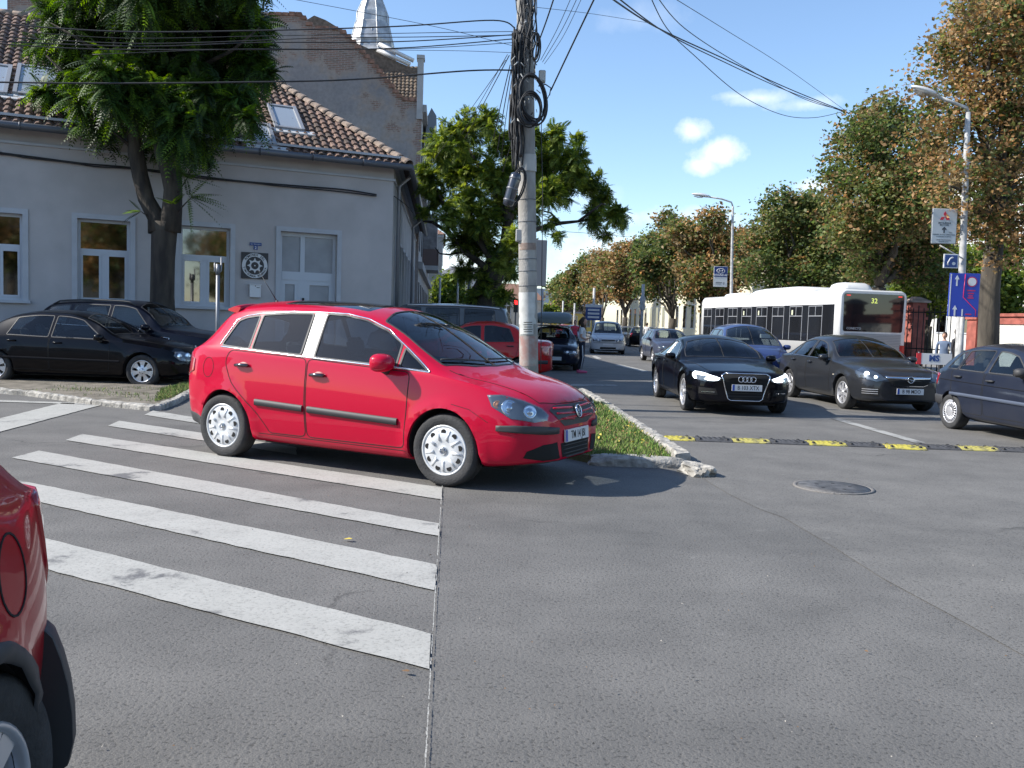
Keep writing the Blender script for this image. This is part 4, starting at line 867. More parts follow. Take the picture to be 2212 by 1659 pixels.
def blob_leaves(name, lobes, n, size, mats, weights, seed, parent, clump=.32, shell=.55, cl=28, droop=0.0):
 """leaf quads gathered in twig-end clumps that fill the lobes' volume, denser near their outside"""
 rg = np.random.default_rng(seed); vol = np.array([r ** 2.2 for _, r in lobes]); k = rg.choice(len(lobes), max(1, n // cl), p=vol / vol.sum())
 C = np.array([lobes[i][0] for i in k]); Rr = np.array([lobes[i][1] for i in k]); m = len(k)
 d = rg.normal(size=(m, 3)); d /= np.linalg.norm(d, axis=1)[:, None]; rad = rg.uniform(shell, 1.05, m) ** .8
 cc = C + d * (Rr * rad)[:, None] * np.array([1, 1, .92])
 cs = clump * rg.uniform(.6, 1.35, m)
 P = np.repeat(cc, cl, 0); out = np.repeat(d, cl, 0); N_ = len(P)
 off = rg.normal(size=(N_, 3)) * np.repeat(cs, cl)[:, None] * np.array([.62, .62, .42]); P = P + off
 mi = np.repeat(rg.choice(len(mats), m, p=weights), cl); sw = rg.random(N_) < .14; mi[sw] = rg.choice(len(mats), sw.sum(), p=weights)
 a = rg.normal(size=(N_, 3)); a[:, 2] = a[:, 2] * .6 - droop; a /= np.linalg.norm(a, axis=1)[:, None]
 nn = rg.normal(size=(N_, 3)) * .8 + out * .5 + np.array([0, 0, .6]); b = np.cross(a, nn); b /= (np.linalg.norm(b, axis=1)[:, None] + 1e-9)
 s = size * rg.uniform(.6, 1.3, N_)[:, None]; up_ = np.cross(b, a)
 V = np.stack([P - a * s * .6, P + b * s * .42 - a * s * .05 + up_ * s * .12, P + a * s * .7, P - b * s * .42 - a * s * .05 + up_ * s * .12], 1).reshape(-1, 3)
 return mesh_np(name, V, np.arange(N_ * 4).reshape(-1, 4), mi, mats, parent=parent)
def tree(label, base, trunk_r, fork_h, lobes, D, depth, nleaf, lsize, mats, weights, seed, bark=M_bark2, group=None, clump=.32, lean=0, cat='tree', name='broadleaf_tree', shell=.5, cl=28, droop=0.0, own=None):
 rg = random.Random(seed); root = tag(empty(name, base), label, cat, group); lb = own or lobes3(lobes, D, depth, rg); inv = Matrix.Translation(-Vector(base))
 mb = MB(); b = Vector(base); f = b + Vector((lean, 0, fork_h))
 pts = [b + Vector((0, 0, -.2)), b + Vector((0, 0, .15)), b.lerp(f, .3) + Vector((.03, .02, 0)), b.lerp(f, .65) + Vector((-.04, 0, 0)), f]
 mb.tube(pts, [trunk_r * 1.5, trunk_r * 1.2, trunk_r, trunk_r * .93, trunk_r * .85], bark, 12)
 big = sorted(lb, key=lambda q: -q[1])[:14]
 for c, r in big:
  c = Vector(c); st = f + Vector((0, 0, rg.uniform(-.1, .5) * min(1, fork_h * .2))); L_ = (c - st).length
  p = limb(mb, st, c, trunk_r * .42, .03, bark, rg, .06, 8, sag=.04 * L_)
  for _ in range(5): e = Vector(c) + Vector((rg.gauss(0, 1), rg.gauss(0, 1), rg.gauss(0, 1))).normalized() * r * rg.uniform(.6, .95); limb(mb, p[rg.randint(4, 8)], e, .035, .008, bark, rg, .08, 4)
 t_ = mb.build('trunk', root, fix=False); t_.matrix_parent_inverse = inv
 c_ = blob_leaves('crown', lb, nleaf, lsize, mats, weights, seed, root, clump, shell, cl, droop); c_.matrix_parent_inverse = inv
 return root
bpy.context.view_layer.update()
# --- row on the right of the street
GR = 'row of turning trees along the right side of the street'
A = [(2140, 60, 95), (2210, 20, 110), (2085, 130, 75), (2165, 180, 105), (2240, 160, 110), (2060, 225, 60), (2010, 240, 42), (2110, 310, 100), (2210, 330, 110), (2005, 320, 60), (2050, 400, 75), (2150, 430, 85), (2230, 480, 80), (2085, 480, 50), (2030, 100, 40), (2100, 30, 55), (2290, 300, 120), (2300, 80, 120), (1985, 170, 28), (2200, -80, 120), (2170, 540, 50)]
tree('nearest turning tree at the right picture edge, crown reaching above the frame, rusty brown leaves', at(2132, 760, 24).xy.to_3d(), .27, 4.3, A, 24, 1.7, 44000, .10, LG, [.14, .24, .30, .29, .03], 11, group=GR, clump=.34)
B = [(1905, 250, 52), (1850, 330, 62), (1950, 320, 75), (1885, 430, 80), (1960, 440, 80), (1825, 400, 40), (1850, 500, 60), (1930, 530, 75), (1990, 560, 60), (1880, 570, 50), (1830, 470, 42), (2020, 480, 60), (1880, 290, 50), (1795, 370, 24), (1990, 380, 60), (2040, 600, 40)]
tree('tall turning tree behind the bus rear, second from the right, green and brown', at(1893, 720, 33).xy.to_3d(), .3, 3.2, B, 33, 2.0, 42000, .12, LG, [.32, .36, .16, .08, .08], 12, group=GR, clump=.4)
C = [(1690, 455, 42), (1735, 470, 52), (1660, 520, 50), (1725, 545, 70), (1790, 520, 55), (1640, 580, 40), (1780, 590, 55), (1700, 610, 45), (1820, 600, 45), (1765, 455, 40), (1625, 530, 22), (1830, 540, 40)]
tree('full green tree above the middle of the white bus', at(1735, 715, 45).xy.to_3d(), .3, 2.6, C, 45, 2.2, 32000, .15, LG, [.34, .36, .12, .04, .14], 13, group=GR, clump=.5)
Dl = [(1540, 480, 30), (1500, 520, 36), (1560, 530, 42), (1600, 525, 34), (1530, 590, 42), (1585, 590, 38), (1500, 570, 32), (1470, 500, 24), (1610, 570, 24), (1560, 640, 30), (1500, 625, 28)]
tree('rust coloured tree behind the curved street lamp, left of the bus', at(1520, 712, 58).xy.to_3d(), .3, 2.4, Dl, 58, 2.2, 18000, .19, LG, [.16, .22, .26, .28, .08], 14, group=GR, clump=.55)
E = [(1440, 480, 26), (1460, 530, 36), (1405, 530, 30), (1420, 580, 38), (1475, 590, 30), (1385, 570, 24), (1440, 620, 26), (1480, 500, 22), (1400, 625, 22)]
tree('dense green tree between the rust coloured tree and the brown one, far up the street', at(1452, 710, 70).xy.to_3d(), .3, 2.2, E, 70, 2.5, 14000, .22, LG, [.36, .34, .1, .06, .14], 15, group=GR, clump=.6)
Fl = [(1345, 545, 26), (1365, 580, 28), (1325, 600, 24), (1355, 620, 24), (1385, 540, 20), (1310, 570, 20), (1385, 610, 22), (1340, 635, 18)]
tree('brownish tree beyond the white van, fourth from the left end of the row', at(1350, 707, 92).xy.to_3d(), .3, 2.4, Fl, 92, 3, 9000, .26, LG, [.1, .2, .36, .28, .06], 16, group=GR, clump=.7)
tree('far green tree at the left end of the row, above the roof box car', at(1262, 704, 118).xy.to_3d(), .3, 2.6, [(1275, 565, 22), (1255, 590, 24), (1235, 605, 20), (1285, 605, 22), (1220, 630, 16), (1260, 635, 20), (1245, 655, 14)], 118, 3, 7000, .3, LG, [.3, .3, .2, .1, .1], 17, group=GR, clump=.8)
tree('small hazy tree closing the left end of the tree row', at(1212, 702, 150).xy.to_3d(), .3, 2.6, [(1215, 610, 16), (1200, 625, 14), (1225, 630, 14), (1205, 645, 12), (1222, 655, 12)], 150, 3, 4000, .38, LG, [.3, .4, .2, .05, .05], 18, group=GR, clump=1.0)
tree('rounded tree with reddish leaves between two green ones, above the white van roof', at(1300, 706, 104).xy.to_3d(), .3, 2.4, [(1300, 560, 20), (1290, 590, 22), (1315, 595, 20), (1300, 630, 22), (1320, 560, 18), (1280, 640, 16)], 106, 3, 7000, .28, LG, [.1, .25, .3, .25, .1], 19, group=GR, clump=.7)
# --- yard trees behind the brick wall
YG = 'green yard trees behind the brick wall'
tree('green yard tree behind the iron gate and red pillars', at(2005, 700, 48).xy.to_3d(), .25, 2.0, [(1985, 590, 40), (2020, 560, 36), (2035, 610, 38), (1990, 640, 34), (2050, 560, 30), (2025, 650, 30), (1960, 620, 30)], 48, 2.5, 12000, .2, LC, [.5, .3, .2], 21, group=YG, clump=.5)
tree('green yard tree between the trunk and the white villa at the right edge', at(2175, 700, 42).xy.to_3d(), .25, 2.0, [(2160, 560, 40), (2175, 620, 40), (2120, 610, 36), (2150, 660, 30), (2100, 560, 34), (2190, 680, 24)], 42, 2, 12000, .18, LC, [.4, .35, .25], 22, group=YG, clump=.5)
tree('green yard tree above the bus roof, half hidden by the street trees', at(1900, 700, 60).xy.to_3d(), .25, 2.0, [(1880, 600, 40), (1920, 610, 40), (1950, 640, 36), (1840, 610, 36), (1800, 620, 34)], 62, 2.5, 10000, .24, LG, [.5, .3, .05, .0, .15], 23, group=YG, clump=.6)
# --- far left of the street
tree('small round tree at the end of the dark house row, left of the leaning trunk', at(968, 700, 75).xy.to_3d(), .2, 1.8, [(958, 630, 20), (975, 615, 20), (985, 645, 20), (965, 660, 18), (950, 655, 14), (1000, 655, 14)], 75, 2, 6000, .25, LC, [.5, .3, .2], 24, clump=.6)
tree('low distant tree right of the concrete pole, in front of the flat building', at(1190, 700, 120).xy.to_3d(), .2, 1.2, [(1185, 672, 12), (1195, 680, 12)], 120, 2, 1500, .35, LC, [.5, .3, .2], 25, clump=.7)
# --- tree behind the pole (feathery pinnate leaves read as soft clumps)
CB = at(1030, 700, 28); CB.z = 0
Cl = [(1000, 285, 58), (1050, 262, 40), (950, 320, 48), (1075, 300, 45), (925, 385, 40), (985, 370, 62), (1060, 375, 60), (1015, 440, 55), (945, 430, 40), (1080, 450, 45), (1035, 520, 50), (1075, 560, 48), (1010, 585, 34), (1050, 620, 36), (1085, 640, 30), (1150, 300, 40),
      (1190, 320, 42), (1240, 345, 45), (1215, 400, 52), (1270, 390, 40), (1180, 420, 45), (1150, 380, 40), (1120, 520, 40), (1105, 590, 34), (1300, 425, 42), (1330, 460, 34), (1285, 470, 34), (1345, 485, 22), (1200, 290, 30), (1250, 300, 22), (1190, 480, 24), (1110, 340, 50), (1310, 505, 18), (915, 455, 18), (1205, 510, 14), (1045, 470, 48), (1000, 520, 40), (1055, 600, 44), (1090, 560, 40), (1140, 450, 44), (1000, 350, 50), (1230, 370, 44), (970, 470, 34), (1095, 400, 46), (1180, 350, 44), (1080, 655, 26), (1025, 640, 26)]
rg = random.Random(41)
root = tag(empty('acacia_tree', CB), 'leafy green tree with a dark leaning trunk behind the concrete pole', 'tree'); inv = Matrix.Translation(-CB)
mb = MB(); P_ = lambda x, y, d=0: at(x, y, 28 + d)
tr = [CB, P_(1035, 690), P_(1055, 640), P_(1075, 585), P_(1092, 530), P_(1098, 480), P_(1102, 430), P_(1110, 380)]
mb.tube(tr, [.45, .38, .30, .23, .19, .17, .15, .12], M_bark, 12)
t2 = [CB + Vector((-.25, .1, 0)), P_(1015, 680, .1), P_(1030, 630, .2), P_(1060, 560, .3), P_(1030, 500, .4), P_(1010, 450, .5)]; mb.tube(t2, [.26, .22, .18, .13, .1, .06], M_bark, 10)
for path, r in (([(1065, 590), (1040, 570), (1000, 540), (965, 500), (935, 480), (915, 478)], .13), ([(1030, 560), (1000, 545), (970, 550), (950, 548), (940, 535)], .05), ([(1000, 545), (985, 520), (982, 505)], .035), ([(1095, 520), (1130, 505), (1170, 492), (1210, 482), (1250, 478), (1290, 470)], .11),
    ([(1210, 482), (1190, 460), (1160, 452)], .05), ([(1100, 450), (1150, 420), (1200, 370), (1240, 340)], .09), ([(1098, 480), (1070, 420), (1030, 350), (1000, 300)], .10), ([(1250, 478), (1300, 440), (1340, 455)], .05), ([(1104, 420), (1120, 350), (1150, 310)], .08), ([(1060, 560), (1020, 500), (960, 440), (930, 390)], .1)):
 k = len(path); mb.tube([P_(x, y, .15 * i) for i, (x, y) in enumerate(path)], [r * (1 - .75 * i / (k - 1)) for i in range(k)], M_bark, 7)
t_ = mb.build('trunk', root, fix=False); t_.matrix_parent_inverse = inv
def fronds(name, tips, mats, weights, seed, parent, length=.5, pairs=9, leaflet=.13, inv=None, droop=.35):
 """pinnate fronds : tips = list of (origin, direction)"""
 rg = np.random.default_rng(seed); V = []; MI = []; Fq = []; n = len(tips)
 O = np.array([t[0] for t in tips]); D_ = np.array([t[1] for t in tips], float); D_ /= np.linalg.norm(D_, axis=1)[:, None]
 L_ = length * rg.uniform(.6, 1.25, n); mi = rg.choice(len(mats), n, p=weights)
 side = np.cross(D_, np.array([0, 0, 1.0])); side /= (np.linalg.norm(side, axis=1)[:, None] + 1e-6); side += rg.normal(size=(n, 3)) * .35; side /= np.linalg.norm(side, axis=1)[:, None]
 vs = []; ms = []
 for k in range(pairs + 1):
  t = (k + 1.2) / (pairs + 1.2); P = O + D_ * (L_ * t)[:, None] + np.array([0, 0, -1.0]) * (droop * L_ * t * t)[:, None]
  tang = D_ + np.array([0, 0, -1.0]) * (2 * droop * t); tang /= np.linalg.norm(tang, axis=1)[:, None]; ll = leaflet * (1 - .55 * t ** 3) * (.75 + .5 * min(1, t * 3)) * (L_ / length) ** .5
  for s_ in ((-1, 1) if k < pairs else (0,)):
   d = (side * s_ + tang * (.42 if s_ else 1) + np.array([0, 0, -.28])) ; d /= np.linalg.norm(d, axis=1)[:, None]
   w = np.cross(d, np.cross(side, tang)); w /= (np.linalg.norm(w, axis=1)[:, None] + 1e-9); w = w * (ll * .17)[:, None]; e = P + d * ll[:, None]; mid = P + d * (ll * .4)[:, None]
   vs.append(np.stack([P, mid + w, e, mid - w], 1)); ms.append(mi)
 e = O + D_ * L_[:, None] + np.array([0, 0, -1.0]) * (droop * L_)[:, None]; w = side * .004; vs.append(np.stack([O - w, O + w, e + w * .3, e - w * .3], 1)); ms.append(mi)
 V = np.concatenate([v.reshape(-1, 3) for v in vs]); MI = np.concatenate(ms)
 o = mesh_np(name, V, np.arange(len(V)).reshape(-1, 4), MI, mats, parent=parent)
 if inv is not None: o.matrix_parent_inverse = inv
 return o
def frond_tips(lobes, n, seed, per=11, updown=-.15, shell=.6):
 rg = np.random.default_rng(seed); vol = np.array([r ** 2.1 for _, r in lobes]); m = n // per; k = rg.choice(len(lobes), m, p=vol / vol.sum()); out = []
 for i in k:
  c, r = lobes[i]; d = rg.normal(size=3); d /= np.linalg.norm(d); o = c + d * r * rg.uniform(shell, 1.0)
  for _ in range(per):
   q = rg.normal(size=3); q /= np.linalg.norm(q); q = q * .9 + d * .55 + np.array([0, 0, updown]); out.append((o + rg.normal(size=3) * .05 - d * .15, q))
 return out
lb = lobes3(Cl, 28, 1.7, rg)
fronds('crown', frond_tips(lb, 15000, 3, per=9, updown=.1, shell=.2), LC, [.4, .42, .18], 4, root, length=.30, pairs=7, leaflet=.095, inv=inv, droop=.25)
# --- near left tree (tree of heaven)
LB = at(352, 700, 21.2); LB.z = 0
root = tag(empty('ailanthus_tree', LB), 'big tree with drooping feather leaves and a forked dark trunk before the grey house', 'tree'); inv = Matrix.Translation(-LB)
mb = MB(); P_ = lambda x, y, d=0: at(x, y, 21.2 + d)
mb.tube([LB - Vector((0, 0, .2)), P_(352, 690), P_(350, 640), P_(352, 560), P_(355, 500), P_(356, 480)], [.36, .30, .27, .27, .29, .29], M_bark, 14)
mb.tube([P_(345, 500), P_(338, 470), P_(316, 430), P_(303, 380), P_(294, 330), P_(288, 260), P_(270, 160), P_(240, 60)], [.27, .21, .19, .185, .18, .16, .12, .06], M_bark, 12)
mb.tube([P_(366, 500), P_(372, 450), P_(374, 410), P_(362, 370), P_(348, 335), P_(340, 280), P_(330, 180), P_(320, 40)], [.27, .23, .21, .17, .15, .13, .1, .05], M_bark, 12)
mb.tube([P_(372, 425, .1), P_(374, 380, .15), P_(368, 330, .2), P_(380, 260, .3), P_(420, 150, .4), P_(460, 40, .5)], [.2, .19, .15, .13, .09, .04], M_bark, 12)
for path, r in (([(290, 270), (230, 220), (160, 180), (100, 120)], .07), ([(300, 330), (250, 290), (190, 250)], .05), ([(380, 260), (460, 230), (530, 190)], .07), ([(370, 300), (430, 280), (480, 260)], .05), ([(270, 160), (180, 90), (110, 50)], .06), ([(420, 150), (500, 110), (560, 60)], .06), ([(330, 180), (400, 100), (440, 30)], .06), ([(374, 430), (395, 400), (410, 375)], .025), ([(372, 470), (400, 440), (415, 425)], .025), ([(330, 470), (312, 462), (302, 455)], .02)):
 k = len(path); mb.tube([P_(x, y, -.25 * i) for i, (x, y) in enumerate(path)], [r * (1 - .75 * i / (k - 1)) for i in range(k)], M_bark, 7)
t_ = mb.build('trunk', root, fix=False); t_.matrix_parent_inverse = inv
Ll = [(200, 40, 90), (300, 30, 120), (420, 60, 120), (510, 70, 75), (130, 60, 55), (170, 130, 60), (250, 170, 90), (370, 180, 115), (480, 170, 80), (545, 130, 40), (300, 270, 75), (400, 270, 75), (215, 240, 55), (170, 215, 35), (480, 260, 50), (540, 40, 55), (330, -90, 150), (200, -60, 100), (460, -80, 110), (360, 320, 40), (430, 310, 38), (150, 290, 22), (225, 290, 40), (560, -20, 40), (110, 20, 40), (520, 210, 45), (540, 260, 25), (250, 320, 22), (340, 230, 70), (440, 210, 70), (260, 110, 80), (570, 70, 40), (575, 160, 26), (90, 90, 40), (100, 200, 34), (130, 250, 26)]
rg = random.Random(5); lb = lobes3(Ll, 21.2, 1.6, rg)
fronds('crown', frond_tips(lb, 13500, 7, per=11, updown=-.1, shell=.2), LA, [.45, .24, .31], 8, root, length=.50, pairs=10, leaflet=.105, inv=inv, droop=.4)
sprout = [((P_(408, 425, -.3)), [(1, -.2, .28), (1, 0, .1), (1, .1, -.1), (.9, -.3, .0), (.7, .1, -.45), (.5, -.3, .5), (.2, -.4, -.5), (.9, .2, -.3), (.1, -.5, .5)], .85), ((P_(405, 385, -.3)), [(.7, -.3, .4), (.2, 0, .7), (-.2, -.4, .5), (.8, .2, 0), (.3, -.4, .1)], .6), ((P_(305, 456, -.3)), [(-.8, -.2, .15), (-.7, .1, -.25), (-.3, -.3, .5), (-.5, -.4, 0)], .5), ((P_(385, 350, -.3)), [(.5, -.3, -.5), (.7, 0, .1), (.2, -.3, -.7), (.9, 0, -.2)], .6), ((P_(375, 440, -.35)), [(-.5, -.3, .3), (.4, -.3, .4), (.1, -.4, .1)], .45)]
for i, (o_, ds, ln) in enumerate(sprout): fronds('shoot', [(o_, Vector(d)) for d in ds] * (2 if i != 2 else 1), LA, [.4, .5, .1], 30 + i, root, length=ln, pairs=13, leaflet=.08, inv=inv, droop=.22)
# --- behind the viewer : what the panes and the paint mirror
def back_tree(x, y, h, seed, label):
 rg = random.Random(seed); own = [(np.array((x + rg.uniform(-2, 2), y + rg.uniform(-2, 2), h * rg.uniform(.45, .85))), rg.uniform(1.2, 1.9)) for _ in range(9)]
 tree(label, Vector((x, y, 0)), .28, h * .35, None, 0, 0, 5200, .26, LG, [.2, .25, .25, .2, .1], seed, group='trees behind the viewer', clump=.6, own=own)
for i, (x, y, h) in enumerate(((7, -13, 9), (15, -10, 8), (4, -22, 10), (12, -24, 11), (20, -20, 10), (-14, -26, 8))): back_tree(x, y, h, 60 + i, 'turning tree behind the viewer, seen only as a reflection')
# ---------------------------------------------------------------- cars
def pchip(keys):
 kk = [keys[0]]
 for q in keys[1:]:
  if q[0] > kk[-1][0] + 1e-4: kk.append(q)
 keys = kk
 xs = [k[0] for k in keys]; ys = [k[1] for k in keys]; n = len(xs)
 if n == 1: return lambda x: ys[0]
 h = [xs[i + 1] - xs[i] for i in range(n - 1)]; d = [(ys[i + 1] - ys[i]) / h[i] for i in range(n - 1)]; m = [d[0]] + [0] * (n - 2) + [d[-1]]
 for i in range(1, n - 1):
  if d[i - 1] * d[i] > 0: w1 = 2 * h[i] + h[i - 1]; w2 = h[i] + 2 * h[i - 1]; m[i] = (w1 + w2) / (w1 / d[i - 1] + w2 / d[i])
 def f(x):
  if x <= xs[0]: return ys[0]
  if x >= xs[-1]: return ys[-1]
  i = max(j for j in range(n - 1) if xs[j] <= x); t = (x - xs[i]) / h[i]
  return (ys[i] * (1 + 2 * t) * (1 - t) ** 2 + m[i] * h[i] * t * (1 - t) ** 2 + ys[i + 1] * t * t * (3 - 2 * t) + m[i + 1] * h[i] * t * t * (t - 1))
 return f
def chaikin(p, it=2):
 for _ in range(it):
  q = [p[0]]
  for i in range(len(p) - 1):
   a, b = p[i], p[i + 1]
   if i > 0: q.append((a[0] * .75 + b[0] * .25, a[1] * .75 + b[1] * .25))
   else: q.append(((a[0] + b[0]) / 2, (a[1] + b[1]) / 2))
   if i < len(p) - 2: q.append((a[0] * .25 + b[0] * .75, a[1] * .25 + b[1] * .75))
  q.append(p[-1]); p = q
 return p
M_tyre = mat('tyre_rubber', (.028, .028, .029), .8, var=.3, vscale=8, bump=.3, bscale=60)
M_blackp = mat('black_plastic', (.035, .035, .037), .6)
M_under = mat('underbody', (.012, .012, .013), .9)
M_chrome = mat('chrome', (.75, .75, .77), .12, 1.0)
M_alloy = mat('alloy_silver', (.62, .62, .64), .3, .6)
M_capsil = mat('hubcap_silver', (.60, .61, .62), .35, .25)
M_seat = mat('seat_cloth', (.05, .055, .065), .9)
M_inter = mat('cabin_plastic', (.03, .03, .033), .7)
M_lampglass = glass_mat('lamp_glass', (.8, .84, .88), .08)
M_reflector = mat('lamp_reflector', (.7, .72, .75), .12, 1.0)
M_lampbody = mat('lamp_housing', (.10, .11, .12), .4, .3)
M_redlamp = mat('tail_lamp_red', (.35, .01, .015), .15, coat=1)
M_amber = mat('amber_lamp', (.6, .2, .02), .2, coat=1)
M_plate = mat('plate_white', (.62, .62, .62), .4); M_plateblue = mat('plate_blue', (.02, .07, .35), .4); M_ink = mat('plate_ink', (.01, .01, .01), .5)
M_gl = glass_mat('car_glass', (.50, .56, .58), .0); M_gldark = glass_mat('car_glass_dark', (.2, .22, .24), .0)
M_lit = mat('lamp_lit', (.9, .95, 1), .3, emit=(.85, .95, 1, 2.5))
M_seam = mat('panel_gap', (.008, .008, .008), .9)
class Car:
 """surface of a car body over (s = metres behind the nose, t = position round the half section)"""
 def __init__(S, sp):
  S.sp = sp; S.L = sp['L']; K = {k: pchip(v) for k, v in sp['curves'].items()}; S.K = K
  ss = [0, .012, .03, .055, .085, .12, .165, .22]; x = .28
  while x < S.L - .28: ss.append(x); x += sp.get('ds', .09)
  ss += [S.L - v for v in (.26, .2, .15, .105, .07, .04, .018, 0)]; S.ss = ss
  tab = []
  for s in ss: tab.append(S.section(s))
  S.tab = tab; S.n = len(tab[0]); S.nt = S.n - 1; S.k = sp.get('tk', .055)
 def section(S, s):
  K = S.K; g = lambda k: K[k](s)
  zb, wb, zm, wm, zB, wB, zR, wR, zT = (g(k) for k in ('zb', 'wb', 'zm', 'wm', 'zB', 'wB', 'zR', 'wR', 'zT'))
  c = [(wb * .5, zb), (wb, zb), (wb + (wm - wb) * .6, zb + (zm - zb) * .35), (wm, zm), (wm * .998, zm + (zB - zm) * .45), (wB + (wm - wB) * .35, zB - .05), (wB, zB), (wB + (wR - wB) * .12, zB + (zR - zB) * .12), (wB + (wR - wB) * .5, zB + (zR - zB) * .52),
             (wB + (wR - wB) * .88, zB + (zR - zB) * .90), (wR, zR), (wR * .86, zR + (zT - zR) * .42), (wR * .5, zR + (zT - zR) * .86), (wR * .2, zT), (0, zT)]
  c = chaikin(c, 2); ax = S.sp['wheels']; Ra = S.sp['Ra']; out = []
  for y, z in c:
   for a in ax:
    r = math.hypot(s - a, z - S.sp['Rw']); 
    if z < zB + .1 and y > .5: y += S.sp.get('flare', .02) * math.exp(-((r - Ra - .01) / .055) ** 2)
   out.append((y, z))
  return out
 def pos(S, s, t):
  ss = S.ss; s = min(max(s, 0), S.L); lo, hi = 0, len(ss) - 1
  while hi - lo > 1:
   m = (lo + hi) // 2
   if ss[m] <= s: lo = m
   else: hi = m
  u = (s - ss[lo]) / (ss[hi] - ss[lo]); t = min(max(t, 0), S.nt); j = min(int(t), S.nt - 1); v = t - j
  f = lambda i: (S.tab[i][j][0] * (1 - v) + S.tab[i][j + 1][0] * v, S.tab[i][j][1] * (1 - v) + S.tab[i][j + 1][1] * v)
  a, b = f(lo), f(hi); y = a[0] * (1 - u) + b[0] * u; z = a[1] * (1 - u) + b[1] * u
  return Vector((S.bow(s, y), y, z))
 def bow(S, s, y):
  L = S.L; f = S.sp.get('bowf', .16); r = S.sp.get('bowr', .10); a = abs(y) / .85
  sm = lambda x: max(0, 1 - x) ** 2
  return (L / 2 - s) - f * a ** 2.4 * sm(s / 1.2) + r * a ** 2.4 * sm((L - s) / 1.2)
 def t_of_z(S, s, z):
  c = S.section(s)
  for j in range(S.nt):
   z0, z1 = c[j][1], c[j + 1][1]
   if z0 <= z <= z1 and z1 > z0: return j + (z - z0) / (z1 - z0)
  return 0 if z < c[0][1] else S.nt * .72
 def t_of_y(S, s, y):     # on the top, between the cant rail and the centre line
  c = S.section(s)
  if y <= 0: return S.nt
  for j in range(S.nt - 1, 0, -1):
   y1, y0 = c[j + 1][0], c[j][0]
   if y1 <= y <= y0: return j + (y0 - y) / max(1e-9, (y0 - y1))
  return S.nt * .75
 def dom(S, kind, s, v):
  t = S.t_of_z(s, v) if kind == 'z' else S.t_of_y(s, v) if kind == 'y' else S.t_of_y(s, v * S.K['wR'](s)); return Vector((s, t * S.k))
 def dense(S, kind, pts, closed=True, step=.05):
  out = []; n = len(pts)
  for i in range(n if closed else n - 1):
   a, b = pts[i], pts[(i + 1) % n]; m = max(1, int(math.hypot(a[0] - b[0], a[1] - b[1]) / step))
   for k in range(m): u = k / m; out.append(S.dom(kind, a[0] + (b[0] - a[0]) * u, a[1] + (b[1] - a[1]) * u))
  if not closed: out.append(S.dom(kind, *pts[-1]))
  return out
def rounded(pts, r=.05, n=4):
 out = []; k = len(pts)
 for i in range(k):
  p = Vector(pts[i]); a = Vector(pts[i - 1]); b = Vector(pts[(i + 1) % k]); da = a - p; db = b - p; q = min(r, da.length * .45, db.length * .45)
  A = p + da.normalized() * q; B = p + db.normalized() * q
  for j in range(n + 1): t = j / n; v = A * (1 - t) ** 2 + p * 2 * t * (1 - t) + B * t * t; out.append((v.x, v.y))
 return out
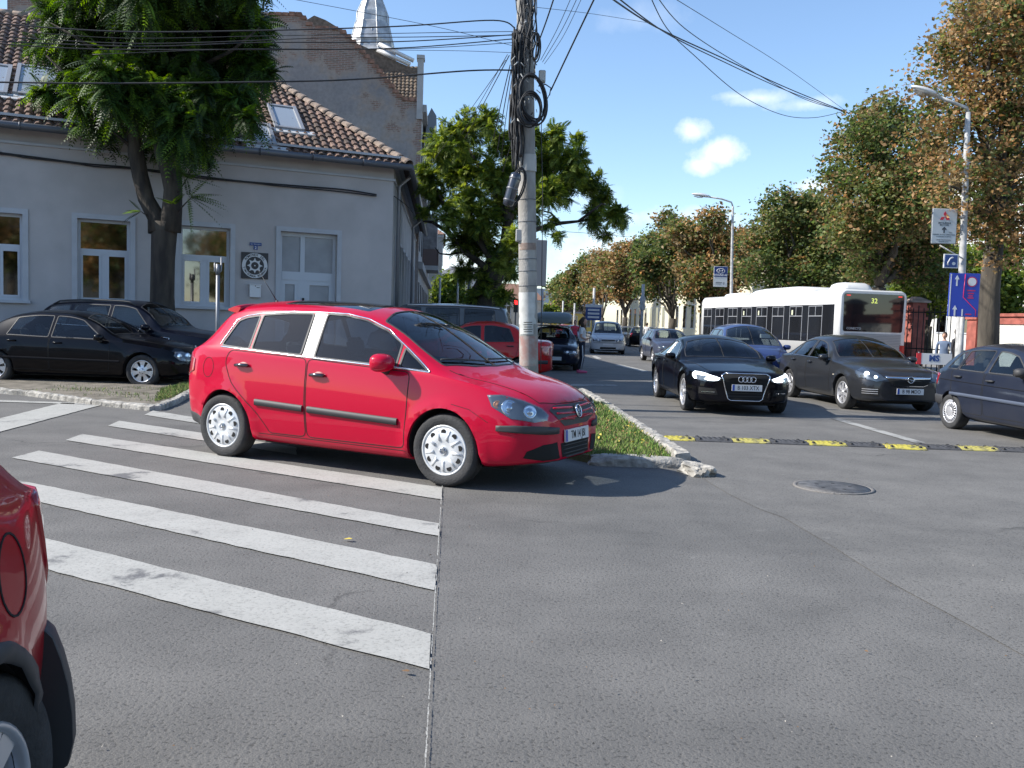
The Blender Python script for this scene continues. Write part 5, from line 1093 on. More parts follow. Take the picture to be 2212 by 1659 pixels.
def wheel(parent, x, y, Rw, width, style, side, m_rim, tilt=0):
 """tyre lathe about y; side=-1 is the car's right"""
 M = Matrix.Translation((x, y, Rw)) @ Matrix.Rotation(-PI / 2 * side, 4, 'X')      # local +z points outboard
 if tilt: M = Matrix.Translation((x, y, Rw)) @ Matrix.Rotation(tilt, 4, 'Z') @ Matrix.Rotation(-PI / 2 * side, 4, 'X')
 h = width / 2; rr = style.get('rr', Rw * .64); mb = MB()
 prof = [(rr - .01, -h * .9), (rr + .02, -h * .98), (Rw * .93, -h), (Rw * .99, -h * .72), (Rw, -h * .4)]
 for g in (-.25, .0, .25): prof += [(Rw, h * (g - .07)), (Rw - .007, h * (g - .05)), (Rw - .007, h * (g + .05)), (Rw, h * (g + .07))]
 prof += [(Rw, h * .4), (Rw * .99, h * .72), (Rw * .955, h * .93), (Rw * .9, h), (rr + .028, h * .985), (rr + .012, h * .9), (rr - .004, h * .84), (rr - .02, h * .6)]
 mb.lathe(prof, M_tyre, 40, M); w = mb.build('wheel', parent, fix=True)
 mb = MB(); z0 = h * .80; k = style['kind']
 mb.lathe([(rr, z0 - .02), (rr + .004, z0 + .008), (rr - .006, z0 + .014), (rr - .018, z0 + .004), (rr - .022, -h * .5)], m_rim, 40, M)
 if k == 'cap':
  ri = rr - .016; mb.lathe([(ri, z0), (ri * .9, z0 + .010), (ri * .62, z0 + .022), (ri * .34, z0 + .020), (.042, z0 + .012), (.036, z0 + .016), (.001, z0 + .018)], m_rim, 48, M)
  n = style.get('n', 9)
  for i in range(n):
   a = 2 * PI * i / n + .2; ca, sa = math.cos(a), math.sin(a); rc = ri * .80; q = []
   for j in range(12): b = 2 * PI * j / 12; u = math.cos(b) * ri * .12 ; v = math.sin(b) * ri * style.get('hole', .10); q.append(((rc + u) * ca - v * sa, (rc + u) * sa + v * ca))
   mb.rings([[(p, r_, z0 + .004) for p, r_ in q], [(p, r_, z0 + .0165 - .0) for p, r_ in q]], M_seam, M=M, smooth=False)
   a += PI / n; ca, sa = math.cos(a), math.sin(a); mb.tube([M @ Vector((ri * .45 * ca, ri * .45 * sa, z0 + .018)), M @ Vector((ri * .9 * ca, ri * .9 * sa, z0 + .006))], [.018, .012], m_rim, 6)
 elif k == 'wire':
  mb.lathe([(rr - .016, z0), (rr * .8, z0 + .004), (rr * .45, z0 + .016), (.04, z0 + .02), (.001, z0 + .022)], M_seam, 40, M)
  for i in range(style.get('n', 22)):
   a = 2 * PI * i / style.get('n', 22); ca, sa = math.cos(a), math.sin(a); mb.tube([M @ Vector((rr * .42 * ca, rr * .42 * sa, z0 + .018)), M @ Vector((rr * .93 * ca, rr * .93 * sa, z0 + .004))], .011, m_rim, 5)
  mb.lathe([(rr * .45, z0 + .012), (rr * .42, z0 + .026), (.06, z0 + .022), (.04, z0 + .03), (.001, z0 + .03)], m_rim, 24, M)
 else:
  mb.lathe([(rr - .02, -h * .1), (.05, -h * .1), (.001, -h * .1)], M_under, 24, M)
  mb.lathe([(rr * .72, -h * .05), (rr * .72, h * .05), (.05, h * .06), (.001, h * .06)], mat('brake_disc', (.2, .19, .18), .5, .6), 24, M)
  n = style.get('n', 5); tw = style.get('w', .3); split = style.get('split', False)
  for i in range(n):
   for s_ in ((-1, 1) if split else (0,)):
    a = 2 * PI * i / n + PI / 2; a1 = a + s_ * .12; a2 = a + s_ * .2; wI = .03 * tw / .3 * (.6 if split else 1); wO = rr * .20 * tw / .3 * (.5 if split else 1)
    if style.get('taper'): wO *= style['taper']
    I = Vector((math.cos(a1), math.sin(a1))); O = Vector((math.cos(a2), math.sin(a2))); nI = Vector((-I.y, I.x)); r0 = .03; r1 = rr - .012
    mid = (I * (r0 + r1) * .5 + O * (r0 + r1) * .5) * .5; wM = (wI * 1.2 + wO * .6) / 2 * style.get('waist', 1.0)
    p = [I * r0 + nI * wI, mid + nI * wM, O * r1 + nI * wO, O * r1 - nI * wO, mid - nI * wM, I * r0 - nI * wI]
    mb.rings([[(q.x, q.y, z0 - .03 + .018 * (i_ in (0, 5))) for i_, q in enumerate(p)], [(q.x, q.y, z0 + (.004 if i_ not in (0, 5) else .02) - .006) for i_, q in enumerate(p)]], m_rim, M=M, smooth=False)
  mb.lathe([(.062, z0 - .03), (.06, z0 + .012), (.04, z0 + .018), (.001, z0 + .019)], m_rim, 20, M)
  for i in range(5): a = 2 * PI * i / 5; mb.lathe([(.009, z0), (.008, z0 + .021), (.001, z0 + .021)], M_seam, 6, M @ Matrix.Translation((math.cos(a) * .047, math.sin(a) * .047, 0)))
 r = mb.build('hubcap' if k in ('cap', 'wire') else 'rim', w)
 return w
def build_car(name, sp, label, cat, loc, heading, group=None):
 S = Car(sp); L = S.L; root = tag(empty(name, (loc[0], loc[1], loc[2] if len(loc) > 2 else 0), heading), label, cat, group)
 P0 = sp['paint']; ax = sp['wheels']; Rw = sp['Rw']; Ra = sp['Ra']; glass = sp.get('glass', M_gl)
 # ---- constrained mesh of the half body
 pts = [Vector((s, t * S.k)) for s in S.ss for t in range(S.n)]
 edges = []; feats = []           # feats: (name, polygon in domain)
 def addloop(poly, closed=True):
  b = len(pts); pts.extend(poly); n = len(poly)
  edges.extend([(b + i, b + (i + 1) % n) for i in range(n if closed else n - 1)])
 jit = lambda v: v
 for (nm, kind, poly) in sp['panels']:
  d = S.dense(kind, poly); feats.append((nm, d)); addloop(d)
 for a in ax:
  arc = []
  for i in range(37):
   th = PI * i / 36; s = a + math.cos(th) * Ra; z = Rw + math.sin(th) * Ra; arc.append(S.dom('z', s, max(z, S.K['zb'](s) + .001)))
  b0 = S.dom('z', a + Ra, 0); b1 = S.dom('z', a - Ra, 0); addloop([Vector((a + Ra, 0))] + arc + [Vector((a - Ra, 0))], False)
 vs, es, fs, *_ = delaunay_2d_cdt(pts, edges, [], 0, 1e-5)
 vs3 = [S.pos(v.x, v.y / S.k) for v in vs]; parts = {}
 def cls(f):
  c = sum((vs[i] for i in f), Vector((0, 0))) / len(f); t = c.y / S.k; p = S.pos(c.x, t)
  for a in ax:
   if math.hypot(c.x - a, p.z - Rw) < Ra - .002 and p.y > .35: return None
   if abs(c.x - a) < Ra - .01 and p.z < Rw: return None
  for nm, poly in feats:
   if inpoly(c.x, c.y, poly): return nm
  return 'body'
 full = bmesh.new(); bv = [full.verts.new(v) for v in vs3]; bv2 = [full.verts.new((v.x, -v.y, v.z)) for v in vs3]
 fl = []
 for f in fs:
  k = cls(f)
  if k is None: continue
  for side, B in ((1, bv), (-1, bv2)):
   try: ff = full.faces.new([B[i] for i in (f if side < 0 else f[::-1])])
   except ValueError: continue
   ff.smooth = True; fl.append((ff, k, side))
 full.normal_update()
 for st in (0, len(S.ss) - 1):
  ring = [Vector((S.bow(S.ss[st], y), y, z)) for y, z in S.tab[st]]; ring2 = [Vector((v.x, -v.y, v.z)) for v in ring]
  for j in range(len(ring) - 1):
   try:
    q = [full.verts.new(p) for p in (ring[j], ring[j + 1], ring2[j + 1], ring2[j])]
    if j == len(ring) - 2: q = [q[0], q[1], q[3]]
    ff = full.faces.new(q if st == 0 else q[::-1]); ff.smooth = True; fl.append((ff, 'body', 1))
   except ValueError: pass
 CAPF = [f for f, k, s in fl[-400:] if len(f.verts) == 4 or True]
 bmesh.ops.remove_doubles(full, verts=full.verts, dist=.0008); full.normal_update()
 fl = [(f, k, s) for f, k, s in fl if f.is_valid]
 tst = [f for f, k, s in fl if f.calc_center_median().z > 1.2]
 flip = sum(f.normal.z for f in tst) < 0
 if flip: bmesh.ops.reverse_faces(full, faces=full.faces)
 full.normal_update(); xe0 = L / 2 - .0; bad = []
 for f in full.faces:
  if all(abs(v.co.x - S.bow(0, v.co.y)) < 1e-4 for v in f.verts) and f.normal.x < 0: bad.append(f)
  elif all(abs(v.co.x - S.bow(L, v.co.y)) < 1e-4 for v in f.verts) and f.normal.x > 0: bad.append(f)
 if bad: bmesh.ops.reverse_faces(full, faces=bad)
 full.normal_update()
 full.verts.index_update(); vn = [v.normal.copy() for v in full.verts]; S.bvh = BVHTree.FromBMesh(full); full.faces.ensure_lookup_table(); full.verts.ensure_lookup_table()
 S.full = full; S.vn = vn
 pm = {'body': P0, **sp.get('pmats', {})}
 groups = {}
 for f, k, s in fl:
  key = (k, s) if k not in ('body', 'windscreen', 'rear_window', 'bonnet', 'sunroof', 'roof', 'hatch', 'bumper_front') else (k, 0)
  groups.setdefault(key, []).append(f)
 S.parts = {}
 for (k, s), faces in groups.items():
  idx = {}; V = []; NN = []; FF = []
  for f in faces:
   r = []
   for v in f.verts:
    if v.index not in idx: idx[v.index] = len(V); V.append(v.co.copy() - (vn[v.index] * sp.get('inset', .004) if 'window' in k or 'windscreen' in k else Vector((0, 0, 0)))); NN.append(vn[v.index])
    r.append(idx[v.index])
   FF.append(r)
  nm = k.split('#')[0]; me = bpy.data.meshes.new(nm); me.from_pydata([tuple(v) for v in V], [], FF)
  isg = 'window' in nm or nm in ('windscreen', 'sunroof', 'quarter_light')
  m_ = glass if isg else pm.get(nm, P0)
  if nm in sp.get('gmats', {}): m_ = sp['gmats'][nm]
  me.materials.append(m_); me.polygons.foreach_set('use_smooth', [True] * len(FF))
  if not isg and sp.get('cust', True): me.normals_split_custom_set_from_vertices(NN)
  o = link(nm, me, root); S.parts.setdefault(nm, []).append((o, s))
 S.root = root
 # ---- decals that follow the surface
 def line3(kind, poly, closed=True, sides=(1, -1), step=.03):
  d = S.dense(kind, poly, closed, step); res = []
  for sd_ in sides:
   P3 = []
   for v in d:
    p = S.pos(v.x, v.y / S.k); p = Vector((p.x, p.y * sd_, p.z)); loc_, n_, i_, _ = S.bvh.find_nearest(p); 
    P3.append((p, n_))
   res.append((sd_, P3))
  return res
 def strip(nm, kind, poly, w, m_, closed=True, lift=.002, sides=(1, -1), parent=None, thick=None):
  out = []
  for sd_, P3 in line3(kind, poly, closed, sides):
   mb = MB(); n = len(P3); rings = []
   for i in range(n):
    p, nn = P3[i]; q = P3[(i + 1) % n][0] if (closed or i < n - 1) else p; r = P3[i - 1][0] if (closed or i > 0) else p
    tg = (q - r).normalized(); b = nn.cross(tg).normalized(); th = thick or lift
    rings.append([p - b * w / 2 - nn * .002, p - b * w / 2 * .8 + nn * th, p + b * w / 2 * .8 + nn * th, p + b * w / 2 - nn * .002])
   if closed: rings.append(rings[0])
   mb.rings(rings, m_, cap=False, closed=False, smooth=bool(thick)); par = parent
   o = mb.build(nm, par or root, fix=False); out.append(o)
  return out
 S.strip = strip
 def decal(nm, p3, m_, lift=.003, parent=None, mirror=False, grid=.03, thick=0, dirv=None, mats=None):
  """p3 : outline given by 3-D points near the surface"""
  out = []
  for sg in ((1, -1) if mirror else (1,)):
   Q = [Vector((p[0], p[1] * sg, p[2])) for p in p3]; c = sum(Q, Vector()) / len(Q)
   nrm = Vector((0, 0, 0))
   for i in range(len(Q)): nrm += (Q[i] - c).cross(Q[(i + 1) % len(Q)] - c)
   nrm.normalize()
   if dirv is not None: nrm = Vector((dirv[0], dirv[1] * sg, dirv[2])).normalized()
   elif nrm.dot(Vector((c.x, c.y, c.z - .6))) < 0: nrm = -nrm
   u = nrm.cross(Vector((0, 0, 1))); u = u.normalized() if u.length > .05 else Vector((1, 0, 0)); v = nrm.cross(u)
   q2 = [((p - c).dot(u), (p - c).dot(v)) for p in Q]; dn = []
   for i in range(len(q2)):
    a, b = q2[i], q2[(i + 1) % len(q2)]; k = max(1, int(math.dist(a, b) / grid))
    for j in range(k): dn.append(Vector((a[0] + (b[0] - a[0]) * j / k, a[1] + (b[1] - a[1]) * j / k)))
   ins = []; x0, x1 = min(p.x for p in dn), max(p.x for p in dn); y0, y1 = min(p.y for p in dn), max(p.y for p in dn); x = x0 + grid * .6
   while x < x1 - grid * .3:
    y = y0 + grid * .6
    while y < y1 - grid * .3:
     if inpoly(x, y, [(p.x, p.y) for p in dn]): ins.append(Vector((x, y)))
     y += grid
    x += grid
   vs_, _, fs_, *_ = delaunay_2d_cdt(dn + ins, [], [list(range(len(dn)))], 1, 1e-5); V = []; NN = []
   for w_ in vs_:
    o_ = c + u * w_.x + v * w_.y; h_, n_, i_, d_ = S.bvh.ray_cast(o_ + nrm * .6, -nrm, 1.3)
    if h_ is None: h_, n_, i_, d_ = S.bvh.find_nearest(o_)
    fc = full.faces[i_]; ws = [1 / (1e-5 + (vv.co - h_).length) for vv in fc.verts]; n2 = sum((vn[vv.index] * w for vv, w in zip(fc.verts, ws)), Vector()).normalized()
    if n2.dot(nrm) < 0: n2 = -n2
    V.append(h_ + n2 * lift); NN.append(n2)
   FF = [list(f) for f in fs_]; me = bpy.data.meshes.new(nm)
   e1 = [V[i] for i in FF[0]] if FF else []
   if FF and (e1[1] - e1[0]).cross(e1[2] - e1[0]).dot(nrm) < 0: FF = [f[::-1] for f in FF]
   nV = len(V)
   if thick:      # skirt round the rim
    cnt = {}
    for f in FF:
     for i in range(3): e = (f[i], f[(i + 1) % 3]); cnt[e] = 1
    rim = [e for e in cnt if (e[1], e[0]) not in cnt]; base = {}
    for e in rim:
     for i in e:
      if i not in base: base[i] = len(V); V.append(V[i] - NN[i] * thick); NN.append(NN[i])
    FF += [[e[1], e[0], base[e[0]], base[e[1]]] for e in rim]
   me.from_pydata([tuple(p) for p in V], [], FF); me.materials.append(m_); me.polygons.foreach_set('use_smooth', [True] * len(FF))
   if not thick: me.normals_split_custom_set_from_vertices(NN)
   out.append(link(nm, me, parent[0 if sg == 1 else 1] if isinstance(parent, list) else (parent or root)))
  return out
 S.decal = decal
 for (nm, kind, poly, *w) in sp.get('gaps', []):
  par = None
  dl = {s: o for o, s in S.parts.get(nm, [])}
  for sg in (1, -1): strip('seam', kind, poly, (w[0] if w else .008), M_seam, True, .0025, (sg,), parent=dl.get(sg) or dl.get(0) or root)
  if kind != 'z' and 0 in dl: pass
 for (kind, poly, w) in sp.get('lines', []): strip('seam', kind, poly, w, M_seam, False, .0025)
 for (nm, kind, poly, w, m_) in sp.get('trims', []): strip(nm, kind, poly, w, m_, True, .004)
 for (nm, kind, poly, w, m_, th) in sp.get('mouldings', []): strip(nm, kind, poly, w, m_, False, th, thick=th)
 for a in ax:
  for sg in (1, -1):
   mb = MB(); rim = []
   for i in range(33):
    th = -.28 + (PI + .56) * i / 32; s = a + math.cos(th) * Ra; z = Rw + math.sin(th) * Ra; z = max(z, S.K['zb'](s) + .002); p = S.pos(s, S.t_of_z(s, z)); y = p.y
    rim.append([(p.x, (y + .001) * sg, z), (p.x, (y - .03) * sg, z), ])
   mb.rings(rim, sp.get('arch', P0), cap=False, closed=False); 
   rim = [[(q[1][0], q[1][1] - 0 * sg, q[1][2]), (q[1][0], q[1][1] - .34 * sg, q[1][2] + .02)] for q in rim]
   mb.rings(rim, M_under, cap=False, closed=False)
   xc = L / 2 - a; mb.add([(xc, (.42) * sg, Rw)] + [(v[1][0], v[1][1], v[1][2]) for v in rim], [(0, i + 1, i + 2) for i in range(len(rim) - 1)], M_under)
   mb.build('wheel_arch', root, fix=False)
   wheel(root, xc, sg * (sp['track'] - sp['tw'] / 2), Rw, sp['tw'], sp['rim'], sg, sp.get('rimmat', M_alloy), tilt=sp.get('steer', 0) if a == ax[0] else 0)
 mb = MB(); z = sp.get('floor', .24); W = sp['track'] - .3
 mb.box(-L / 2 + .35, L / 2 - .35, -W, W, z - .05, z, M_under)
 for u0, u1 in ((ax[0] + Ra + .02, ax[1] - Ra - .02),):
  mb.box(L / 2 - u1, L / 2 - u0, -W - .1, W + .1, z - .045, z + .005, M_under)
 mb.build('underbody', root)
 if sp.get('cabin'):
  c0, c1, zs = sp['cabin']     # s of dashboard, of rear seat back, floor level
  mb = MB(); W2 = sp['track'] - .22
  sw = lambda cx, w, z0, z1, th, M_: M_
  mb.bbox(L / 2 - c0 - .42, L / 2 - c0 + .12, -W2 + .1, W2 - .1, zs + .2, zs + .52, M_inter, .05); mb.build('dashboard', root)
  for cy in (-.36, .36):
   mb = MB(); fx = L / 2 - c0 - 1.15; T = Matrix.Translation((fx, cy, zs)) @ Matrix.Rotation(R(-16), 4, 'Y')
   mb.bbox(-.08, .07, -.24, .24, .15, .72, M_seat, .06, T); mb.bbox(-.06, .05, -.13, .13, .76, .96, M_seat, .05, T); mb.bbox(-.05, .5, -.25, .25, .02, .17, M_seat, .05, Matrix.Translation((fx, cy, zs))); mb.build('seat', root)
  mb = MB(); fx = L / 2 - c1; T = Matrix.Translation((fx, 0, zs)) @ Matrix.Rotation(R(-18), 4, 'Y')
  mb.bbox(-.08, .08, -W2 + .14, W2 - .14, .1, .66, M_seat, .06, T)
  for cy in (-.38, .38): mb.bbox(-.05, .05, cy - .13, cy + .13, .70, .88, M_seat, .05, T)
  mb.bbox(-.0, .48, -W2 + .14, W2 - .14, .0, .16, M_seat, .05, Matrix.Translation((fx, 0, zs))); mb.build('rear_seat', root)
  mb = MB(); T = Matrix.Translation((L / 2 - c0 - .52, .36, zs + .5)) @ Matrix.Rotation(R(-65), 4, 'Y'); mb.tube([T @ Vector((math.cos(a) * .18, math.sin(a) * .18, 0)) for a in [2 * PI * i / 20 for i in range(21)]], .015, M_inter, 6, cap=False); mb.build('steering_wheel', root)
 return S
def mirror_part(S, s, z, m_, size=(.10, .19, .14), arm=True, out=.12, dz=0):
 for sg in (1, -1):
  p = S.pos(s, S.t_of_z(s, z)); c = Vector((p.x, (p.y + out) * sg, z + .03 + dz)); bm = bmesh.new(); bmesh.ops.create_uvsphere(bm, u_segments=20, v_segments=12, radius=1)
  for v in bm.verts:
   q = v.co; x = q.x; f = .55 if x < 0 else 1.0
   sx = abs(q.y) ** .75 * (1 if q.y > 0 else -1); sz = abs(q.z) ** .75 * (1 if q.z > 0 else -1)
   v.co = Vector((x * size[0] * f, sx * size[1] / 2, sz * size[2] / 2)) + c
  for f in bm.faces: f.smooth = True
  me = bpy.data.meshes.new('door_mirror'); bm.to_mesh(me); bm.free(); me.materials.append(m_); o = link('door_mirror', me, S.root)
  mb = MB(); mb.rings([[c + Vector((-.055, y * sg, zz)) for y, zz in ((-.07, -.045), (.07, -.045), (.075, .045), (-.065, .05))], [c + Vector((-.060, y * sg, zz)) for y, zz in ((-.065, -.04), (.065, -.04), (.07, .04), (-.06, .045))]], M_reflector, smooth=False); mb.build('mirror_glass', o)
  mb = MB(); mb.tube([c + Vector((0, -.02 * sg, -.05)), Vector((p.x - .01, (p.y - .02) * sg, z - .05 + dz * .3))], [.035, .045], M_blackp, 8); mb.build('mirror_arm', o)
def handle_part(S, door, s, z, m_, w=.17):
 for o, sg in S.parts.get(door, []):
  p = S.pos(s, S.t_of_z(s, z)); c = Vector((p.x, p.y * sg, z)); mb = MB()
  mb.tube([c + Vector((w / 2, .0, .0)), c + Vector((w / 2 - .02, .028 * sg, .004)), c + Vector((0, .036 * sg, .006)), c + Vector((-w / 2 + .03, .03 * sg, .004)), c + Vector((-w / 2, 0, 0))], [.012, .016, .017, .016, .013], m_, 8); mb.build('handle', o)
  mb = MB(); mb.lathe([(.055, -.001), (.05, .003), (.001, .0035)], M_seam if sp_dark(m_) else m_, 16, frame(c + Vector((0, .002 * sg, 0)), (1.3, 0, 0), (0, 0, .62), (0, sg, 0)));
def sp_dark(m): return False
def number_plate(S, x, z, txt, normal=(1, 0, 0), w=.52, h=.11, y=0):
 n = Vector(normal).normalized(); u = Vector((0, 0, 1)).cross(n).normalized(); v = n.cross(u); M = frame((x, y, z), u, v, n); mb = MB()
 mb.rings([[(a, b, c) for a, b in ((-w / 2, -h / 2), (w / 2, -h / 2), (w / 2, h / 2), (-w / 2, h / 2))] for c in (-.012, .002)], M_plate, M=M, smooth=False)
 mb.rings([[(a, b, c) for a, b in ((-w / 2 + .004, -h / 2 + .004), (-w / 2 + .045, -h / 2 + .004), (-w / 2 + .045, h / 2 - .004), (-w / 2 + .004, h / 2 - .004))] for c in (.001, .0035)], M_plateblue, M=M, smooth=False)
 o = mb.build('number_plate', S.root); lettering(txt, h * .92, M_ink, M @ Matrix.Translation((.02, -.002, .003)), o, bold=.0004, xs=.80, name='lettering', depth=.001); return o
def badge_ring(mb, M, r, t, m, n=28, sx=1):
 mb.tube([M @ Vector((math.cos(2 * PI * i / n) * r * sx, math.sin(2 * PI * i / n) * r, 0)) for i in range(n + 1)], t, m, 6, cap=False)
def place(cn, cf, wb, half=None):
 """heading and centre from the contact points of two wheels on one side: rear, front"""
 pass
# ---------------------------------------------------------------- the red compact car
RED = paint('red_paint', (.45, .002, .028), 0.0, .34)
def hero():
 L = 4.206
 cur = dict(
  zb=[(0, .27), (.3, .22), (.6, .19), (1.2, .185), (3.2, .19), (3.7, .22), (4.0, .27), (L, .34)],
  wb=[(0, .42), (.05, .60), (.15, .70), (.4, .77), (1.2, .80), (3.2, .80), (3.8, .76), (4.1, .68), (L, .58)],
  zm=[(0, .42), (.5, .50), (1.5, .55), (3.3, .60), (L, .62)],
  wm=[(0, .50), (.04, .66), (.1, .745), (.2, .80), (.5, .855), (1.0, .872), (2.2, .88), (3.2, .88), (3.7, .865), (4.0, .82), (4.12, .76), (L, .64)],
  zB=[(0, .60), (.03, .64), (.1, .705), (.25, .80), (.5, .885), (.8, .945), (1.1, .985), (1.6, 1.015), (2.3, 1.04), (3.2, 1.085), (3.8, 1.12), (4.05, 1.08), (4.15, .98), (L, .84)],
  wB=[(0, .46), (.04, .60), (.1, .68), (.2, .725), (.5, .785), (1.0, .825), (1.6, .838), (2.3, .845), (3.2, .84), (3.7, .80), (4.0, .755), (4.12, .70), (L, .58)],
  zR=[(0, .62), (.03, .665), (.1, .735), (.25, .825), (.5, .90), (.76, .955), (.98, 1.02), (1.2, 1.13), (1.5, 1.305), (1.8, 1.425), (2.1, 1.49), (2.5, 1.515), (3.0, 1.52), (3.4, 1.50), (3.58, 1.465), (3.72, 1.375), (3.88, 1.22), (4.05, 1.07), (4.15, .95), (L, .84)],
  wR=[(0, .38), (.04, .50), (.1, .56), (.25, .60), (.6, .66), (.95, .745), (1.2, .735), (1.5, .69), (1.8, .645), (2.3, .622), (3.2, .61), (3.65, .59), (3.85, .61), (4.0, .64), (4.12, .62), (L, .54)],
  zT=[(0, .63), (.03, .69), (.1, .775), (.25, .87), (.5, .945), (.76, 1.005), (.84, 1.035), (1.0, 1.125), (1.2, 1.255), (1.5, 1.425), (1.75, 1.525), (2.0, 1.575), (2.4, 1.61), (2.9, 1.62), (3.4, 1.60), (3.62, 1.57), (3.70, 1.51), (3.79, 1.39), (3.92, 1.24), (4.07, 1.07), (4.16, .96), (L, .86)])
 wf = rounded([(1.36, 1.035), (1.62, 1.225), (1.86, 1.355), (2.08, 1.43), (2.215, 1.455), (2.235, 1.065), (1.42, 1.02)], .03)
 q1 = rounded([(1.02, 1.005), (1.31, 1.165), (1.325, 1.03), (1.28, 1.02)], .02)
 fl = rounded([(1.42, 1.025), (1.42, 1.235), (1.60, 1.34), (1.86, 1.43), (2.10, 1.472), (2.33, 1.482), (2.335, 1.066)], .03)
 ql = rounded([(1.09, 1.003), (1.375, 1.195), (1.385, 1.025), (1.33, 1.01)], .02)
 rl = rounded([(2.50, 1.08), (2.495, 1.48), (2.8, 1.475), (3.12, 1.452), (3.12, 1.11)], .03)
 rq = rounded([(3.16, 1.112), (3.16, 1.446), (3.34, 1.42), (3.44, 1.385), (3.56, 1.14), (3.50, 1.13)], .03)
 bp = [(2.342, 1.066), (2.337, 1.485), (2.487, 1.485), (2.493, 1.076)]
 df = rounded([(1.30, .30), (1.27, .62), (1.26, .985), (2.395, 1.05), (2.40, .30)], .06)
 dr = rounded([(2.415, .30), (2.41, 1.05), (3.40, 1.095), (3.46, .98), (3.36, .78), (3.02, .50), (2.90, .36), (2.86, .30)], .07)
 cap = [(3.72 + .085 * math.cos(2 * PI * i / 20), .905 + .10 * math.sin(2 * PI * i / 20)) for i in range(20)]
 ws = [(1.0, 0), (1.015, .3), (1.03, .6), (1.06, .87), (1.3, .87), (1.6, .86), (1.78, .84), (1.80, .4), (1.80, 0)]
 wsp = rounded([(.85, -.02), (.88, .5), (1.0, .92), (1.4, .905), (1.70, .90), (1.775, .5), (1.79, -.02)], .03)
 bon = [(.075, -.02), (.085, .55), (.13, .90), (.5, .93), (.8, .96), (.9, .93), (.81, .5), (.77, -.02)]
 sun = rounded([(1.95, -.02), (1.95, .80), (3.0, .80), (3.0, -.02)], .05)
 rw = rounded([(3.76, -.02), (3.77, .80), (3.86, .88), (3.98, .86), (4.02, -.02)], .02)
 sp = dict(L=L, curves=cur, wheels=(.885, 3.463), Rw=.322, Ra=.372, flare=.022, paint=RED, ds=.07, track=.865, tw=.20, floor=.22, bowf=.12, bowr=.13, cabin=(1.35, 3.35, .32), glass=glass_mat('hatch_glass', (.40, .46, .50), .0),
              rim=dict(kind='cap', n=9, hole=.12, rr=.221), rimmat=M_capsil,
              panels=[('side_window#a', 'z', fl), ('side_window#b', 'z', ql), ('side_window#c', 'z', rl), ('side_window#d', 'z', rq), ('window_pillar', 'z', bp), ('door#f', 'z', df), ('door#r', 'z', dr), ('fuel_flap', 'z', cap),
                      ('windscreen', 'r', wsp), ('sunroof', 'r', sun), ('bonnet', 'r', bon), ('rear_window', 'r', rw)],
              gmats={'windscreen': glass_mat('windscreen_glass', (.40, .46, .50), .02), 'sunroof': M_gldark, 'window_pillar': mat('pillar_satin', (.09, .092, .095), .28, .0, coat=.6)}, gaps=[],
              arch=RED)
 fr = Vector((-.575, 7.92)); re = Vector((-3.01, 9.22)); d = (fr - re).normalized(); nl = Vector((-d.y, d.x))     # car's left is away from the viewer
 mid = (fr + re) / 2; ctr = mid + nl * (.865 - .02); off = L / 2 - (.885 + 3.463) / 2; ctr2 = ctr + d * (-(L / 2 - (.885 + 3.463) / 2) + 0)   # wheels' midpoint to body centre
 ctr2 = ctr - d * off
 S = build_car('red_hatchback', sp, 'glossy red tall hatchback parked across the zebra crossing', 'car', (ctr2.x, ctr2.y), math.atan2(d.y, d.x))
 st = S.strip; dc = S.decal; root = S.root; root.scale = (1.06, 1, 1.03)
 for nm, poly in (('#f', df), ('#r', dr)):
  for o, sg in [(o, s) for o, s in S.parts['door']]:
   cx = sum(v.co.x for v in o.data.vertices) / len(o.data.vertices)
   if (nm == '#f') == (cx > 0.2): st('seam', 'z', poly, .009, M_seam, True, .0022, (sg,), parent=o)
 st('seam', 'z', cap, .006, M_seam); st('seam', 'r', [(.075, -.0), (.085, .55), (.13, .90), (.5, .93), (.8, .96), (.93, .95)], .009, M_seam, False)
 st('seam', 'z', [(.42, .60), (.62, .70), (.80, .735)], .005, M_seam, False)
 for p in (fl, ql, rl, rq): st('window_seal', 'z', p, .022, M_blackp, True, .004)
 st('window_trim', 'z', [(1.07, .993), (1.3, 1.012), (2.2, 1.052), (3.1, 1.10), (3.56, 1.12)], .014, M_chrome, False, .007, thick=.007)
 st('window_trim', 'z', [(1.07, .998), (1.33, 1.18), (1.60, 1.355), (1.86, 1.447), (2.1, 1.488), (2.4, 1.496), (2.8, 1.492), (3.14, 1.468), (3.36, 1.438), (3.47, 1.40), (3.59, 1.15)], .012, M_chrome, False, .006, thick=.006)
 st('windscreen_seal', 'r', wsp, .018, M_blackp, True, .004)
 st('rubbing_strip', 'z', [(1.36, .535), (2.37, .57)], .066, M_blackp, False, .022, thick=.02); st('rubbing_strip', 'z', [(2.43, .573), (3.02, .595)], .066, M_blackp, False, .022, thick=.02)
 st('sill_seam', 'z', [(1.28, .275), (3.0, .285)], .007, M_seam, False)
 HL_ = [(L / 2 - .085, .50, .665), (L / 2 - .10, .56, .73), (L / 2 - .19, .68, .80), (L / 2 - .36, .79, .845), (L / 2 - .48, .82, .835), (L / 2 - .42, .84, .74), (L / 2 - .27, .80, .645), (L / 2 - .14, .66, .61), (L / 2 - .09, .53, .62)]
 hl = dc('headlight', HL_, M_lampbody, .003, mirror=True, thick=.01, dirv=(.80, .60, .18), grid=.025)
